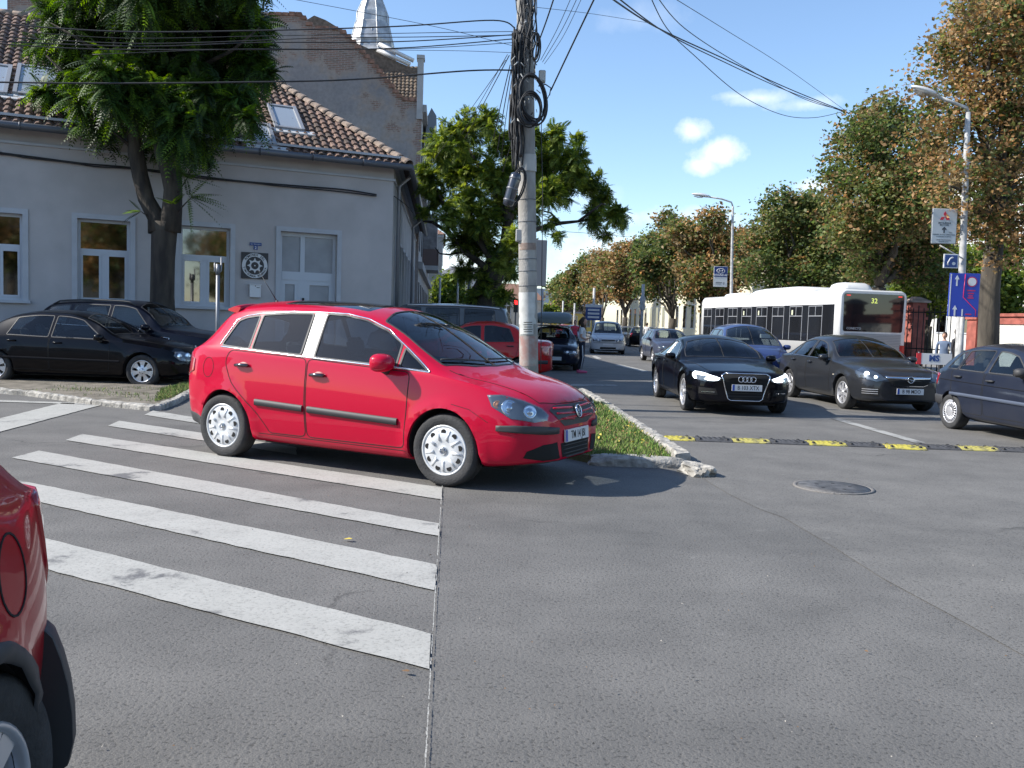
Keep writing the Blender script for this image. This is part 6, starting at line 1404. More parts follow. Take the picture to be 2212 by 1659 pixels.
 for k, sg in ((0, 1), (1, -1)):
  for (x, y, z, r) in ((.30, .775, .735, .070), (.175, .67, .70, .058), (.385, .815, .76, .035)):
   dd = Vector((.80, .60 * sg, .18)).normalized(); o_ = Vector((L / 2 - x, y * sg, z)); h, n, i, _ = S.bvh.ray_cast(o_ + dd * .5, -dd, 1.0)
   if h is None: continue
   n = (n + dd).normalized(); u = n.cross(Vector((0, 0, 1))).normalized(); v = u.cross(n); mb = MB(); M = frame(h + n * .0035, u, v, n)
   mb.lathe([(r, 0), (r * .96, .003), (r * .8, .0015), (r * .35, .001), (r * .3, .006), (.001, .007)], M_reflector if r > .04 else M_amber, 24, M); mb.build('lamp_bowl', hl[k])
 for o in dc('headlight_glass', HL_, M_lampglass, .014, mirror=True, dirv=(.80, .60, .18), grid=.03): pass
 gf = lambda y, z, x=.0: (L / 2 - x, y, z)
 G1 = [gf(-.47, .70, .1), gf(-.36, .745, .07), gf(0, .76), gf(.36, .745, .07), gf(.47, .70, .1), gf(.40, .615, .07), gf(.25, .565), gf(-.25, .565), gf(-.40, .615, .07)]
 g = dc('grille', G1, M_blackp, .004, dirv=(1, 0, .25))[0]
 for z0, z1, wd in ((.712, .727, .40), (.662, .677, .39), (.612, .626, .32)):
  for sg in (1, -1): dc('grille_bar', [gf(.07 * sg, z0), gf(wd * sg, z0 + .0, .07), gf(wd * sg, z1 + .0, .07), gf(.07 * sg, z1)], RED, .012, parent=g, thick=.008, dirv=(1, 0, .25), grid=.05)
 h, n, i, _ = S.bvh.ray_cast(Vector((3, 0, .675)), Vector((-1, 0, 0)), 2); n = Vector((1, 0, .25)).normalized(); u = Vector((0, 0, 1)).cross(n).normalized(); v = n.cross(u); M = frame(h + n * .014, u, v, n); mb = MB()
 mb.lathe([(.06, -.01), (.058, .002), (.001, .003)], M_blackp, 28, M); badge_ring(mb, M @ Matrix.Translation((0, 0, .004)), .056, .005, M_chrome)
 for pl in ([(-.030, .040), (-.008, -.004), (0, .010)], [(.030, .040), (.008, -.004), (0, .010)], [(-.047, .018), (-.022, -.044), (0, -.006)], [(.047, .018), (.022, -.044), (0, -.006)]):
  mb.tube([M @ Vector((x, y, .005)) for x, y in pl], .0045, M_chrome, 5)
 mb.build('emblem', root)
 for sg in (1, -1):
  dc('bumper_strip', [gf(.36 * sg, .50, .05), gf(.56 * sg, .505, .10), gf(.78 * sg, .525, .26), gf(.83 * sg, .535, .40), gf(.83 * sg, .58, .40), gf(.78 * sg, .588, .26), gf(.56 * sg, .575, .10), gf(.36 * sg, .555, .05)], M_blackp, .014, thick=.014, dirv=(.8, .55 * sg, .05))
  dc('fog_intake', [gf(.33 * sg, .285, .05), gf(.56 * sg, .28, .10), gf(.72 * sg, .31, .2), gf(.70 * sg, .37, .2), gf(.58 * sg, .42, .10), gf(.38 * sg, .43, .05)], M_seam, .003, dirv=(.9, .4 * sg, 0))
 lg = dc('lower_grille', [gf(-.29, .285), gf(.29, .285), gf(.31, .41), gf(-.31, .41)], M_seam, .003, dirv=(1, 0, 0))[0]
 for z in (.31, .345, .38): dc('grille_bar', [gf(-.27, z), gf(.27, z), gf(.27, z + .008), gf(-.27, z + .008)], M_blackp, .010, parent=lg, thick=.006, dirv=(1, 0, 0), grid=.06)
 dc('lip', [gf(-.6, .225, .15), gf(.6, .225, .15), gf(.6, .255, .15), gf(-.6, .255, .15)], M_blackp, .012, thick=.01, dirv=(1, 0, 0), grid=.05)
 h, n, i, _ = S.bvh.ray_cast(Vector((3, 0, .47)), Vector((-1, 0, 0)), 2); number_plate(S, h.x + .022, .47, 'TM 14 JBI', (1, 0, .06))
 TLm = [(-L / 2 + .16, .74, .80), (-L / 2 + .06, .66, .82), (-L / 2 + .07, .66, 1.02), (-L / 2 + .14, .72, 1.06), (-L / 2 + .30, .80, .98), (-L / 2 + .28, .84, .86)]
 dc('tail_lamp', TLm, M_redlamp, .006, mirror=True, thick=.008, dirv=(-.75, .66, .05))
 mb = MB(); rings = []
 for i in range(17):
  y = -.60 + 1.2 * i / 16; b = .05 * (abs(y) / .6) ** 2; x = -L / 2 + .575 + b; z = 1.555 - .045 * (abs(y) / .6) ** 3
  rings.append([(x + .10, y, z + .015), (x + .0, y, z + .018), (x - .07, y, z - .006), (x - .07, y, z - .022), (x + .06, y, z - .05)])
 mb.rings(rings, RED, cap=True); mb.build('spoiler', root)
 mirror_part(S, 1.50, 1.03, RED, (.13, .24, .165), out=.13)
 handle_part(S, 'door', 0, 0, M_chrome) if False else None
 for o, sg in S.parts['door']:
  cx = sum(v.co.x for v in o.data.vertices) / len(o.data.vertices); s_, z_ = (2.26, .90) if cx > .2 else (3.2, .945)
  p = S.pos(s_, S.t_of_z(s_, z_)); c = Vector((p.x, p.y * sg, z_)); mb = MB()
  mb.lathe([(.062, -.004), (.058, .0015), (.001, .002)], mat('handle_recess', (.25, .004, .012), .5), 20, frame(c + Vector((.01, 0, 0)), (1.15, 0, 0), (0, 0, .62), (0, sg, 0)))
  mb.tube([c + Vector((-.085, .006 * sg, 0)), c + Vector((-.07, .03 * sg, .002)), c + Vector((0, .04 * sg, .006)), c + Vector((.07, .03 * sg, .006)), c + Vector((.085, .004 * sg, .004))], [.010, .017, .018, .017, .010], mat('handle_dark_chrome', (.12, .12, .13), .15, .9), 8); mb.build('handle', o)
 mb = MB()
 for (y0, y1) in ((.62, -.02), (-.1, -.66)):
  P1 = []
  for k in range(7): y = y0 + (y1 - y0) * k / 6; s_ = .90 + .035 * k / 6 + .12 * (abs(y) / .66) ** 2; t_ = S.t_of_y(s_, abs(y)); p = S.pos(s_, t_); P1.append(Vector((p.x, y, p.z + .018)))
  mb = MB(); mb.tube(P1, .009, M_blackp, 6); mb.build('wiper', root)
 zr = S.pos(3.55, S.nt).z; mb = MB(); mb.lathe([(.02, zr - .01), (.014, zr + .03), (.001, zr + .035)], M_blackp, 10, Matrix.Translation((L / 2 - 3.53, 0, 0))); mb.tube([(L / 2 - 3.53, 0, zr + .02), (L / 2 - 3.80, 0, zr + .36)], [.006, .002], M_blackp, 6); mb.build('aerial', root)
 st('lower_cladding', 'z', [(3.86, .33), (3.98, .36), (4.14, .37)], .12, M_blackp, False, .006, thick=.006)
 for a in S.sp['wheels']:
  for sg in (1, -1):
   T = frame((L / 2 - a, sg * .868, .322), (-sg, 0, 0), (0, 0, 1), (0, sg, 0)); mb = MB(); mb.lathe([(.034, 0), (.033, .003), (.001, .004)], M_lampbody, 20, T); badge_ring(mb, T @ Matrix.Translation((0, 0, .004)), .031, .003, M_chrome, 18)
   for pl in ([(-.017, .022), (-.005, -.002), (0, .006), (.005, -.002), (.017, .022)], [(-.026, .010), (-.012, -.024), (0, -.004), (.012, -.024), (.026, .010)]): mb.tube([T @ Vector((x, y, .005)) for x, y in pl], .0028, M_chrome, 4)
   mb.build('wheel_emblem', root)
 return S
HERO = hero()
# ---------------------------------------------------------------- other vehicles
def gen(L, W, H, ax, nz, h0, hc, sc, sr, se, sb, tz, tl, b0, b1, Rw=.31, roofw=.70, tilt=0, drop=.085, nosew=.62, hoodw=.66, tailw=.70, zs=.19):
 w = W / 2; mz = (hc + .06 + H - .07) / 2
 zT = [(0, nz - .09), (.03, nz - .03), (.10, nz + .03), (.28, h0), (sc * .6, h0 + (hc - h0) * .62), (sc - .05, hc), (sc + .1, hc + .06), ((sc + sr) / 2, mz + .02), (sr, H - .07), (sr + .3, H - .012), ((sr + se) / 2 + .1, H), (se - .3, H - .03), (se, H - .085)]
 van = sb > L - .25
 if van: zT += [((se + sb) / 2, (H - .085 + tz) / 2 + .05), (sb, tz), (L, tl)]
 else: zT += [((se + sb) / 2, (H - .085 + tz) / 2 + .02), (sb, tz + .012), (sb + .12, tz), (L - .16, tz - .015), (L - .05, tz - .06), (L, tl)]
 zTf = pchip(zT)
 dr = pchip([(0, .035), (.3, .04), (sc, .055), (sr, drop), (se, drop), (sb, .05), (L, .03)]); zR = [(k, zTf(k) - dr(k)) for k in sorted({q[0] for q in zT} | {sc * .3, sc + .3, sr + .6})]
 wR = [(0, w * nosew * .72), (.05, w * hoodw * .82), (.3, w * hoodw), (sc * .7, w * (hoodw + .06)), (sc, w * .86), (sc + .3, w * .835), ((sc + sr) / 2, w * .79), (sr, w * (roofw + .035)), (sr + .4, w * roofw), (se - .2, w * (roofw - .01)), (se, w * (roofw - .02)), (sb, w * (tailw + .03)), (L - .08, w * tailw * .98), (L, w * tailw * .82)]
 zB = [(0, nz - .13), (.03, nz - .08), (.1, nz - .03), (.28, h0 - .085), (sc * .6, h0 - .09 + (b0 - .03 - h0 + .09) * .62), (sc, b0 - .02), (sr, b0 + .01), ((sr + se) / 2, (b0 + b1) / 2), (se, b1)]
 zB += [(sb, min(b1, tz - .06)), (L - .15, min(b1, tz - .10)), (L - .04, tz - .16), (L, tl - .07)] if not van else [(L - .1, b1 - .02), (L - .03, b1 - .08), (L, tl - .08)]
 wB = [(0, w * .50), (.04, w * .70), (.1, w * .79), (.2, w * .84), (.5, w * .895), (1.0, w * .935), (sr, w * .95), (se, w * .945), (L - .4, w * .91), (L - .12, w * .85), (L - .04, w * .78), (L, w * .64)]
 wm = [(0, w * .58), (.04, w * .78), (.1, w * .865), (.2, w * .92), (.5, w * .975), (1.0, w), (L - .9, w), (L - .4, w * .975), (L - .14, w * .91), (L - .05, w * .84), (L, w * .70)]
 wb = [(0, w * .5), (.05, w * .7), (.15, w * .80), (.4, w * .88), (1.2, w * .91), (L - 1.0, w * .91), (L - .4, w * .87), (L - .1, w * .78), (L, w * .64)]
 zb = [(0, zs + .06), (.3, zs + .02), (.6, zs), (L - .6, zs), (L - .2, zs + .06), (L, zs + .13)]
 return dict(L=L, curves=dict(zb=zb, wb=wb, zm=[(0, .40), (.6, .50), (1.5, .56), (L - 1, .60), (L, .58)], wm=wm, zB=zB, wB=wB, zR=zR, wR=wR, zT=zT), wheels=ax, Rw=Rw, Ra=Rw + .05, track=w - .015, tw=.20, floor=zs + .03, ds=.10)
def side_poly(sp, s0b, s0t, s1t, s1b, gap=.035, low=.02, r=.03):
 K = {k: pchip(v) for k, v in sp['curves'].items()}; bot = []; top = []; n = 7
 for i in range(n + 1): s = s0b + (s1b - s0b) * i / n; bot.append((s, K['zB'](s) + low))
 for i in range(n + 1): s = s1t + (s0t - s1t) * i / n; top.append((s, max(K['zR'](s) - gap, K['zB'](s) + low + .012)))
 return rounded(bot[::-1][::-1] + top, r, 2)
def door_poly(sp, s0, s1, cut=None):
 K = {k: pchip(v) for k, v in sp['curves'].items()}; z = sp['floor'] + .08
 if cut: return rounded([(s0, z), (s0, K['zB'](s0) + .01), (s1, K['zB'](s1) + .01), (s1 + .02, .92), (s1 - cut * .4, .62), (s1 - cut, .42), (s1 - cut, z)], .05, 3)
 return rounded([(s0, z), (s0 - .02, .7), (s0 - .02, K['zB'](s0) + .01), (s1, K['zB'](s1) + .01), (s1, z)], .05, 3)
def std(sp, wins, doors, sc, sr, se, sb, van=False):
 P = [('windscreen', 'r', rounded([(sc + .04, -.0), (sc + .055, .5), (sc + .10, .90), ((sc + sr) / 2, .915), (sr - .06, .90), (sr - .01, .5), (sr + .005, -.0)], .02, 2)), ('bonnet', 'r', [(.10, 0), (.11, .6), (.16, .92), (sc * .6, .96), (sc - .04, .96), (sc - .08, .5), (sc - .09, 0)])]
 if not van: P.append(('rear_window', 'r', rounded([(se + .05, 0), (se + .05, .82), (sb - .06, .90), (sb - .03, .5), (sb - .03, 0)], .02, 2)))
 W_ = []
 for i, q in enumerate(wins): p = side_poly(sp, *q); W_.append(p); P.append(('side_window#%d' % i, 'z', p))
 D = [door_poly(sp, *q) for q in doors]
 for i, p in enumerate(D): P.append(('door#%d' % i, 'z', p))
 sp['panels'] = P; sp['_w'] = W_; sp['_d'] = D; sp['_ws'] = P[0][2]; sp['_bon'] = P[1][2]; return sp
def finish(S, trim=M_blackp, mirror=None, mz=None, handles=(), hm=None, plate='', pz=.5, ms=None):
 sp = S.sp
 for D in sp['_d']:
  for o, sg in S.parts.get('door', []):
   xs = [v.co.x for v in o.data.vertices]; cx = (min(xs) + max(xs)) / 2; c2 = S.L / 2 - (min(p[0] for p in D) + max(p[0] for p in D)) / 2
   if abs(cx - c2) < .25: S.strip('seam', 'z', D, .010, M_seam, True, .0025, (sg,), parent=o)
 for w_ in sp['_w']: S.strip('window_seal', 'z', w_, .022, M_blackp, True, .004)
 S.strip('windscreen_seal', 'r', sp['_ws'], .018, M_blackp, True, .004); S.strip('seam', 'r', sp['_bon'][1:-1], .010, M_seam, False)
 if ms: mirror_part(S, ms, mz, mirror or sp['paint'], (.10, .20, .13))
 for s_, z_ in handles:
  for o, sg in S.parts.get('door', []):
   xs = [v.co.x for v in o.data.vertices]
   if min(xs) - .02 < S.L / 2 - s_ < max(xs) + .02:
    p = S.pos(s_, S.t_of_z(s_, z_)); c = Vector((p.x, p.y * sg, z_)); mb = MB(); mb.tube([c + Vector((-.085, .0, 0)), c + Vector((-.07, .03 * sg, .002)), c + Vector((.07, .03 * sg, .004)), c + Vector((.085, .0, .002))], [.012, .016, .016, .012], hm or sp['paint'], 6); mb.build('handle', o)
 if plate is not None: 
  h, *_ = S.bvh.ray_cast(Vector((4, 0, pz)), Vector((-1, 0, 0)), 5); 
  if plate: number_plate(S, h.x + .02, pz, plate)
  else:
   mb = MB(); mb.box(h.x - .01, h.x + .02, -.26, .26, pz - .055, pz + .055, M_plate); mb.build('number_plate', S.root)
def front(S, nm, yz, m, lift=.004, mirror=False, thick=0, d=(1, 0, .1), grid=.04, parent=None):
 return S.decal(nm, [(S.L / 2, y, z) for y, z in yz], m, lift, parent=parent, mirror=mirror, thick=thick, dirv=d, grid=grid)
def corner_lamp(S, yz, m=None, glass=True, bowls=(), lit=False, depth=.3):
 pts = [(S.L / 2 - depth * max(0, (y - .5)) / .35, y, z) for y, z in yz]
 hl = S.decal('headlight', pts, m or M_lampbody, .004, mirror=True, thick=.008, dirv=(.86, .5, .1), grid=.03)
 for k, sg in ((0, 1), (1, -1)):
  for (y, z, r) in bowls:
   d = Vector((.86, .5 * sg, .1)).normalized(); o_ = Vector((S.L / 2 - depth * max(0, (y - .5)) / .35, y * sg, z)); h, n, i, _ = S.bvh.ray_cast(o_ + d * .6, -d, 1.4)
   if h is None: continue
   u = d.cross(Vector((0, 0, 1))).normalized(); v = u.cross(d); mb = MB(); M = frame(h + n * .005, u, v, d)
   mb.lathe([(r, 0), (r * .9, .005), (r * .5, .004), (.001, .009)], M_lit if lit else M_reflector, 18, M); mb.build('lamp_bowl', hl[k])
 if glass: S.decal('headlight_glass', pts, M_lampglass, .016, mirror=True, dirv=(.86, .5, .1), grid=.04)
 return hl
def tail(S, yz, m=M_redlamp, depth=.25):
 return S.decal('tail_lamp', [(-S.L / 2 + depth * max(0, (y - .5)) / .35, y, z) for y, z in yz], m, .006, mirror=True, thick=.006, dirv=(-.78, .62, 0), grid=.05)
def put(rear, frontp, sp, side):
 """centre and heading from ground contact points (rear, front) of the wheels on one side of the car; side = +1 when that is the car's left"""
 r = Vector(rear); f = Vector(frontp); d = (f - r).normalized(); nl = Vector((-d.y, d.x)); mid = (r + f) / 2; a0, a1 = sp['wheels']
 c = mid - nl * side * (sp['track'] - .02); c = c - d * (sp['L'] / 2 - (a0 + a1) / 2); return (c.x, c.y), math.atan2(d.y, d.x)
NAVY = paint('black_blue_paint', (.003, .004, .010), 0, .3, coat=.38); BLACK = paint('black_paint', (.002, .002, .004), 0, .3, coat=.38)
# 1. black saloon at the left
sp = gen(4.90, 1.82, 1.47, (.86, 3.76), .67, .82, 1.0, 1.38, 2.12, 3.55, 4.2, 1.03, .92, .90, .94, Rw=.325, roofw=.66)
std(sp, [(1.62, 2.10, 2.63, 2.66), (2.72, 2.70, 3.42, 3.55)], [(1.52, 2.68), (2.70, 3.68, .12)], 1.38, 2.12, 3.55, 4.2); sp.update(paint=BLACK, glass=M_gl, cabin=(1.75, 3.2, .25), rim=dict(kind='alloy', n=7, w=.36, rr=.215, waist=.75, taper=1.25), bowr=.1)
f1 = G(307, 838); lc, hd_ = put((f1.x - 2.90, f1.y + .05), (f1.x, f1.y), sp, -1)
S = build_car('black_saloon', sp, 'shiny black saloon with star shaped alloy wheels on the soil verge at the left', 'car', lc, hd_)
finish(S, mirror=BLACK, ms=1.68, mz=.93, handles=((2.52, .83), (3.42, .85)), pz=.45, plate=None); S.strip('moulding', 'z', [(1.3, .50), (3.9, .53)], .05, BLACK, False, .012, thick=.012)
corner_lamp(S, [(.44, .66), (.62, .72), (.76, .72), (.80, .64), (.74, .55), (.60, .52), (.46, .56)], bowls=((.56, .63, .07), (.72, .63, .06))); front(S, 'grille', [(-.26, .48), (.26, .48), (.32, .70), (-.32, .70)], M_chrome, .006); front(S, 'grille_mesh', [(-.23, .50), (.23, .50), (.29, .68), (-.29, .68)], M_seam, .012)
tail(S, [(.45, .68), (.80, .66), (.82, .84), (.45, .88)])
h = S.bvh.ray_cast(Vector((S.L / 2 - .14, 0, 2)), Vector((0, 0, -1)), 3)[0]; mb = MB(); mb.tube([h, h + Vector((0, 0, .04))], .006, M_chrome, 6); badge_ring(mb, frame(h + Vector((0, 0, .07)), (0, 1, 0), (0, 0, 1), (1, 0, 0)), .032, .004, M_chrome, 18)
for a in (PI / 2, PI / 2 + 2.094, PI / 2 - 2.094): mb.tube([h + Vector((0, 0, .07)), h + Vector((0, math.cos(a) * .03, .07 + math.sin(a) * .03))], .0035, M_chrome, 5)
mb.build('bonnet_ornament', S.root)
# 2. dark blue estate behind it
sp = gen(4.78, 1.90, 1.74, (.90, 3.83), .84, 1.0, 1.16, 1.42, 2.10, 4.15, 4.66, 1.16, .95, 1.08, 1.16, Rw=.36, roofw=.70, drop=.10, zs=.24)
std(sp, [(1.70, 2.10, 2.62, 2.64), (2.72, 2.70, 3.52, 3.56), (3.64, 3.62, 4.10, 4.36)], [(1.58, 2.66), (2.69, 3.70, .14)], 1.42, 2.10, 4.15, 4.66); sp.update(paint=NAVY, glass=M_gl, cabin=(1.85, 3.3, .42), rim=dict(kind='alloy', n=5, w=.3, rr=.24))
p = at(320, 690, 18.95); lc, hd_ = put((p.x - 2.92, 19.25), (p.x, 18.95), sp, -1)
S = build_car('dark_blue_estate', sp, 'dark navy estate car with roof rails parked between black saloon and grey house', 'car', (lc[0] + .75, lc[1] + .1), hd_)
finish(S, ms=1.76, mz=1.12, handles=((2.50, 1.0), (3.44, 1.04)), plate=None)
for sg in (1, -1):
 P1 = []
 for i in range(13):
  s = 2.15 + 1.95 * i / 12; q = S.pos(s, S.t_of_y(s, S.K['wR'](s) * .93)); P1.append(Vector((q.x, q.y * sg, q.z + (.045 if 0 < i < 12 else 0))))
 mb = MB(); mb.tube(P1, .018, M_blackp, 6); mb.build('roof_rail', S.root)
S.strip('window_trim', 'z', [(1.68, 1.095), (2.66, 1.12), (4.4, 1.18)], .016, M_chrome, False, .006, thick=.006)
for sg in (1, -1):
 q = S.pos(1.34, S.t_of_z(1.34, .90)); mb = MB(); tri = [(-.10, .03), (.09, .05), (.05, -.05), (-.07, -.055)]; M = frame((q.x, (q.y + .004) * sg, .90), (-1, 0, 0), (0, 0, 1), (0, sg, 0))
 mb.tube([M @ Vector((x, y, 0)) for x, y in tri + tri[:1]], .009, M_chrome, 5); mb.build('fender_vent', S.root)
tail(S, [(.5, .95), (.82, .9), (.84, 1.12), (.6, 1.16)]); corner_lamp(S, [(.5, .84), (.72, .90), (.84, .86), (.82, .76), (.6, .72)], bowls=((.62, .81, .06),))
# 3. grey passenger van
VG = paint('van_grey_paint', (.10, .105, .11), .3, .4)
sp = gen(4.89, 1.90, 1.98, (.92, 3.92), .86, 1.02, 1.16, .95, 1.72, 4.62, 4.84, 1.35, 1.05, 1.12, 1.14, Rw=.33, roofw=.80, drop=.10, hoodw=.72, tailw=.86)
std(sp, [(1.40, 1.70, 2.28, 2.30), (2.42, 2.42, 3.36, 3.38), (3.50, 3.50, 4.36, 4.46)], [(1.22, 2.34), (2.38, 3.44)], .95, 1.72, 4.62, 4.84, van=True); sp.update(paint=VG, glass=M_gldark, cabin=(1.3, 3.3, .5), rim=dict(kind='cap', n=7), rimmat=M_capsil)
pr = at(1118, 665, 24.7)
S = build_car('grey_van', sp, 'grey passenger van with dark side windows and roof bars behind the red saloon', 'van', (pr.x - 2.50, 25.6), R(178))
finish(S, ms=1.35, mz=1.15, plate=None); tail(S, [(.82, .8), (.9, .8), (.9, 1.3), (.82, 1.3)])
for sg in (1, -1):
 P1 = [];
 for i in range(9): s = 1.9 + 2.6 * i / 8; q = S.pos(s, S.t_of_y(s, S.K['wR'](s) * .96)); P1.append(Vector((q.x, q.y * sg, q.z + .03)))
 mb = MB(); mb.tube(P1, .022, M_alloy, 6); mb.build('roof_rail', S.root)
# 4. red saloon, tail towards the road
RED2 = paint('red_paint_dull', (.42, .012, .012), 0, .4)
sp = gen(4.25, 1.74, 1.52, (.80, 3.43), .74, .88, 1.02, 1.22, 1.95, 3.20, 3.72, 1.08, .95, .96, 1.0, Rw=.30, roofw=.68)
std(sp, [(1.48, 1.92, 2.38, 2.40), (2.50, 2.48, 3.12, 3.26)], [(1.36, 2.43), (2.46, 3.36, .12)], 1.22, 1.95, 3.20, 3.72); sp.update(paint=RED2, glass=M_gldark, cabin=(1.6, 3.0, .3), rim=dict(kind='cap', n=7), rimmat=M_capsil)
pt = G(1196, 812); p = at(1200, 800, 22.6)
S = build_car('red_saloon', sp, 'dull red saloon with its tail to the road, partly hidden by the concrete pole', 'car', (p.x - 2.15, 23.3), R(176))
finish(S, ms=1.52, mz=1.0, handles=((2.28, .88), (3.16, .90)), plate=None, hm=M_blackp)
S.decal('tail_lamp', [(-S.L / 2 + .02, .64, .66), (-S.L / 2 + .0, .52, .66), (-S.L / 2, .52, .90), (-S.L / 2 + .04, .68, .94), (-S.L / 2 + .34, .80, .92), (-S.L / 2 + .22, .82, .70)], mat('tail_lamp_pale', (.5, .14, .10), .1, coat=1, var=.5, vscale=14), .006, mirror=True, thick=.006, dirv=(-.6, .8, 0), grid=.04)
S.strip('bumper_strip', 'z', [(3.86, .52), (4.18, .52)], .10, M_blackp, False, .012, thick=.012)
# 5. dark car with the roof box
DK = paint('dark_blue_paint', (.010, .013, .025), 0, .32)
def front_set(S, grille, gm=M_seam, low=True):
 front(S, 'grille', grille, gm, .005)
 if low: front(S, 'lower_grille', [(-.42, .28), (.42, .28), (.40, .38), (-.40, .38)], M_seam, .004)
sp = gen(4.5, 1.74, 1.43, (.78, 3.50), .68, .83, .98, 1.42, 2.15, 3.9, 4.40, .98, .85, .90, .93, Rw=.31, roofw=.67)
std(sp, [(1.66, 2.12, 2.60, 2.62), (2.70, 2.68, 3.35, 3.38), (3.46, 3.44, 3.85, 4.1)], [(1.55, 2.65), (2.68, 3.45, .12)], 1.42, 2.15, 3.9, 4.40); sp.update(paint=DK, glass=M_gl, cabin=(1.8, 3.1, .25), rim=dict(kind='alloy', n=5, w=.3, rr=.21))
BC = Vector((at(1208, 750, 28.2).x - .1, 30.4, 0))
S = build_car('dark_estate', sp, 'dark blue car facing the viewer with a grey box on its roof bars', 'car', (BC.x, BC.y), R(-92))
finish(S, ms=1.68, mz=.95, pz=.40); corner_lamp(S, [(.36, .64), (.76, .66), (.80, .56), (.40, .53)], bowls=((.48, .60, .062), (.66, .60, .058))); front_set(S, [(-.30, .53), (.30, .53), (.30, .66), (-.30, .66)])
for s in (2.35, 3.2):
 q = S.pos(s, S.t_of_y(s, .5)); mb = MB(); mb.tube([(q.x, -.58, q.z - .06), (q.x, -.56, q.z + .07), (q.x, .56, q.z + .07), (q.x, .58, q.z - .06)], .016, M_alloy, 6); mb.build('roof_bar', S.root)
rbx = tag(empty('roof_box', (BC.x, BC.y, 1.52), R(-92)), 'grey green hard roof box strapped on the dark blue car', 'roof box')
mb = MB(); rings = []
for i in range(13):
 t = i / 12; x = -.95 + 1.9 * t; k = (1 - abs(2 * t - 1) ** 5); w_ = .62 * (.8 + .2 * k); hgt = .12 + .26 * (1 - abs(2 * t - 1) ** 4)
 rings.append([(x, w_ * math.copysign(abs(math.cos(a)) ** .45, math.cos(a)), .0 + (hgt * (.5 + .5 * math.copysign(abs(math.sin(a)) ** .6, math.sin(a))))) for a in [2 * PI * j / 20 for j in range(20)]])
mb.rings(rings, mat('roof_box_grey', (.13, .155, .16), .45)); mb.build('lid', rbx)
mb = MB(); mb.box(-.9, .9, -.6, .6, -.01, .07, M_blackp); mb.build('base', rbx)
# 6. white people carrier
WH = paint('white_silver_paint', (.52, .53, .54), .1, .35)
sp = gen(4.63, 1.82, 1.73, (.90, 3.74), .78, .90, 1.06, 1.05, 2.0, 4.2, 4.55, 1.15, .95, 1.0, 1.05, Rw=.32, roofw=.70)
std(sp, [(1.4, 1.95, 2.5, 2.52), (2.62, 2.60, 3.45, 3.47), (3.56, 3.54, 4.15, 4.3)], [(1.25, 2.56), (2.6, 3.5, .1)], 1.05, 2.0, 4.2, 4.55); sp.update(paint=WH, glass=M_gl, cabin=(1.5, 3.3, .35), rim=dict(kind='cap', n=7), rimmat=M_capsil)
p = at(1318, 740, 46)
S = build_car('white_van', sp, 'silvery white people carrier driving towards the viewer behind the standing woman', 'car', (p.x + .05, 48.2), R(-94))
finish(S, ms=1.45, mz=1.05, pz=.52); corner_lamp(S, [(.40, .76), (.62, .80), (.80, .78), (.80, .66), (.42, .64)], bowls=((.55, .71, .06), (.70, .71, .05))); front_set(S, [(-.34, .66), (.34, .66), (.36, .77), (-.36, .77)]); front(S, 'bumper_strip', [(-.75, .585), (.75, .585), (.75, .605), (-.75, .605)], M_seam, .006)
# 7-8. far cars
def far_car(nm, label, px, Y, col_, rz, seed, H=1.45, L=4.0, W=1.68, plate=''):
 sp = gen(L, W, H, (.8, L - .75), .68, .82, .98, 1.2, 1.9, L - .55, L - .1, 1.0, .85, .92, .97, Rw=.29, roofw=.69); std(sp, [(1.45, 1.88, 2.3, 2.32), (2.42, 2.40, L - .75, L - .5)], [(1.32, 2.36), (2.39, L - .85, .1)], 1.2, 1.9, L - .55, L - .1)
 sp.update(paint=col_, glass=M_gl, cabin=(1.55, 2.9, .25), rim=dict(kind='alloy', n=5, w=.3, rr=.19), ds=.16); p = at(px, 730, Y)
 S = build_car(nm, sp, label, 'car', (p.x, Y), rz); finish(S, ms=1.48, mz=.95, pz=.42, plate=plate); corner_lamp(S, [(.40, .68), (.70, .72), (.76, .60), (.44, .58)], bowls=((.56, .64, .06),)); front_set(S, [(-.3, .60), (.3, .60), (.3, .68), (-.3, .68)]); tail(S, [(.6, .75), (.8, .72), (.8, .98), (.62, 1.0)]); return S
GREY1 = paint('grey_paint', (.12, .125, .13), .2, .35); SILV = paint('silver_paint', (.35, .36, .37), .5, .35)
far_car('parked_car', 'small black hatchback parked beyond the white people carrier, its back to the viewer', 1379, 66, BLACK, R(86), 1)
far_car('parked_car', 'grey car between the white people carrier and the small black hatchback', 1350, 72, GREY1, R(86), 2, H=1.5)
far_car('parked_car', 'pale silver car parked far behind the standing woman', 1237, 62, SILV, R(-92), 3)
far_car('parked_car', 'dark car seen over the roof of the black hatchback, under the far trees', 1402, 84, DK, R(86), 4, H=1.5)
far_car('parked_car', 'red car parked far off beyond the roof box car', 1218, 84, paint('red_paint_far', (.4, .02, .02)), R(-92), 5)
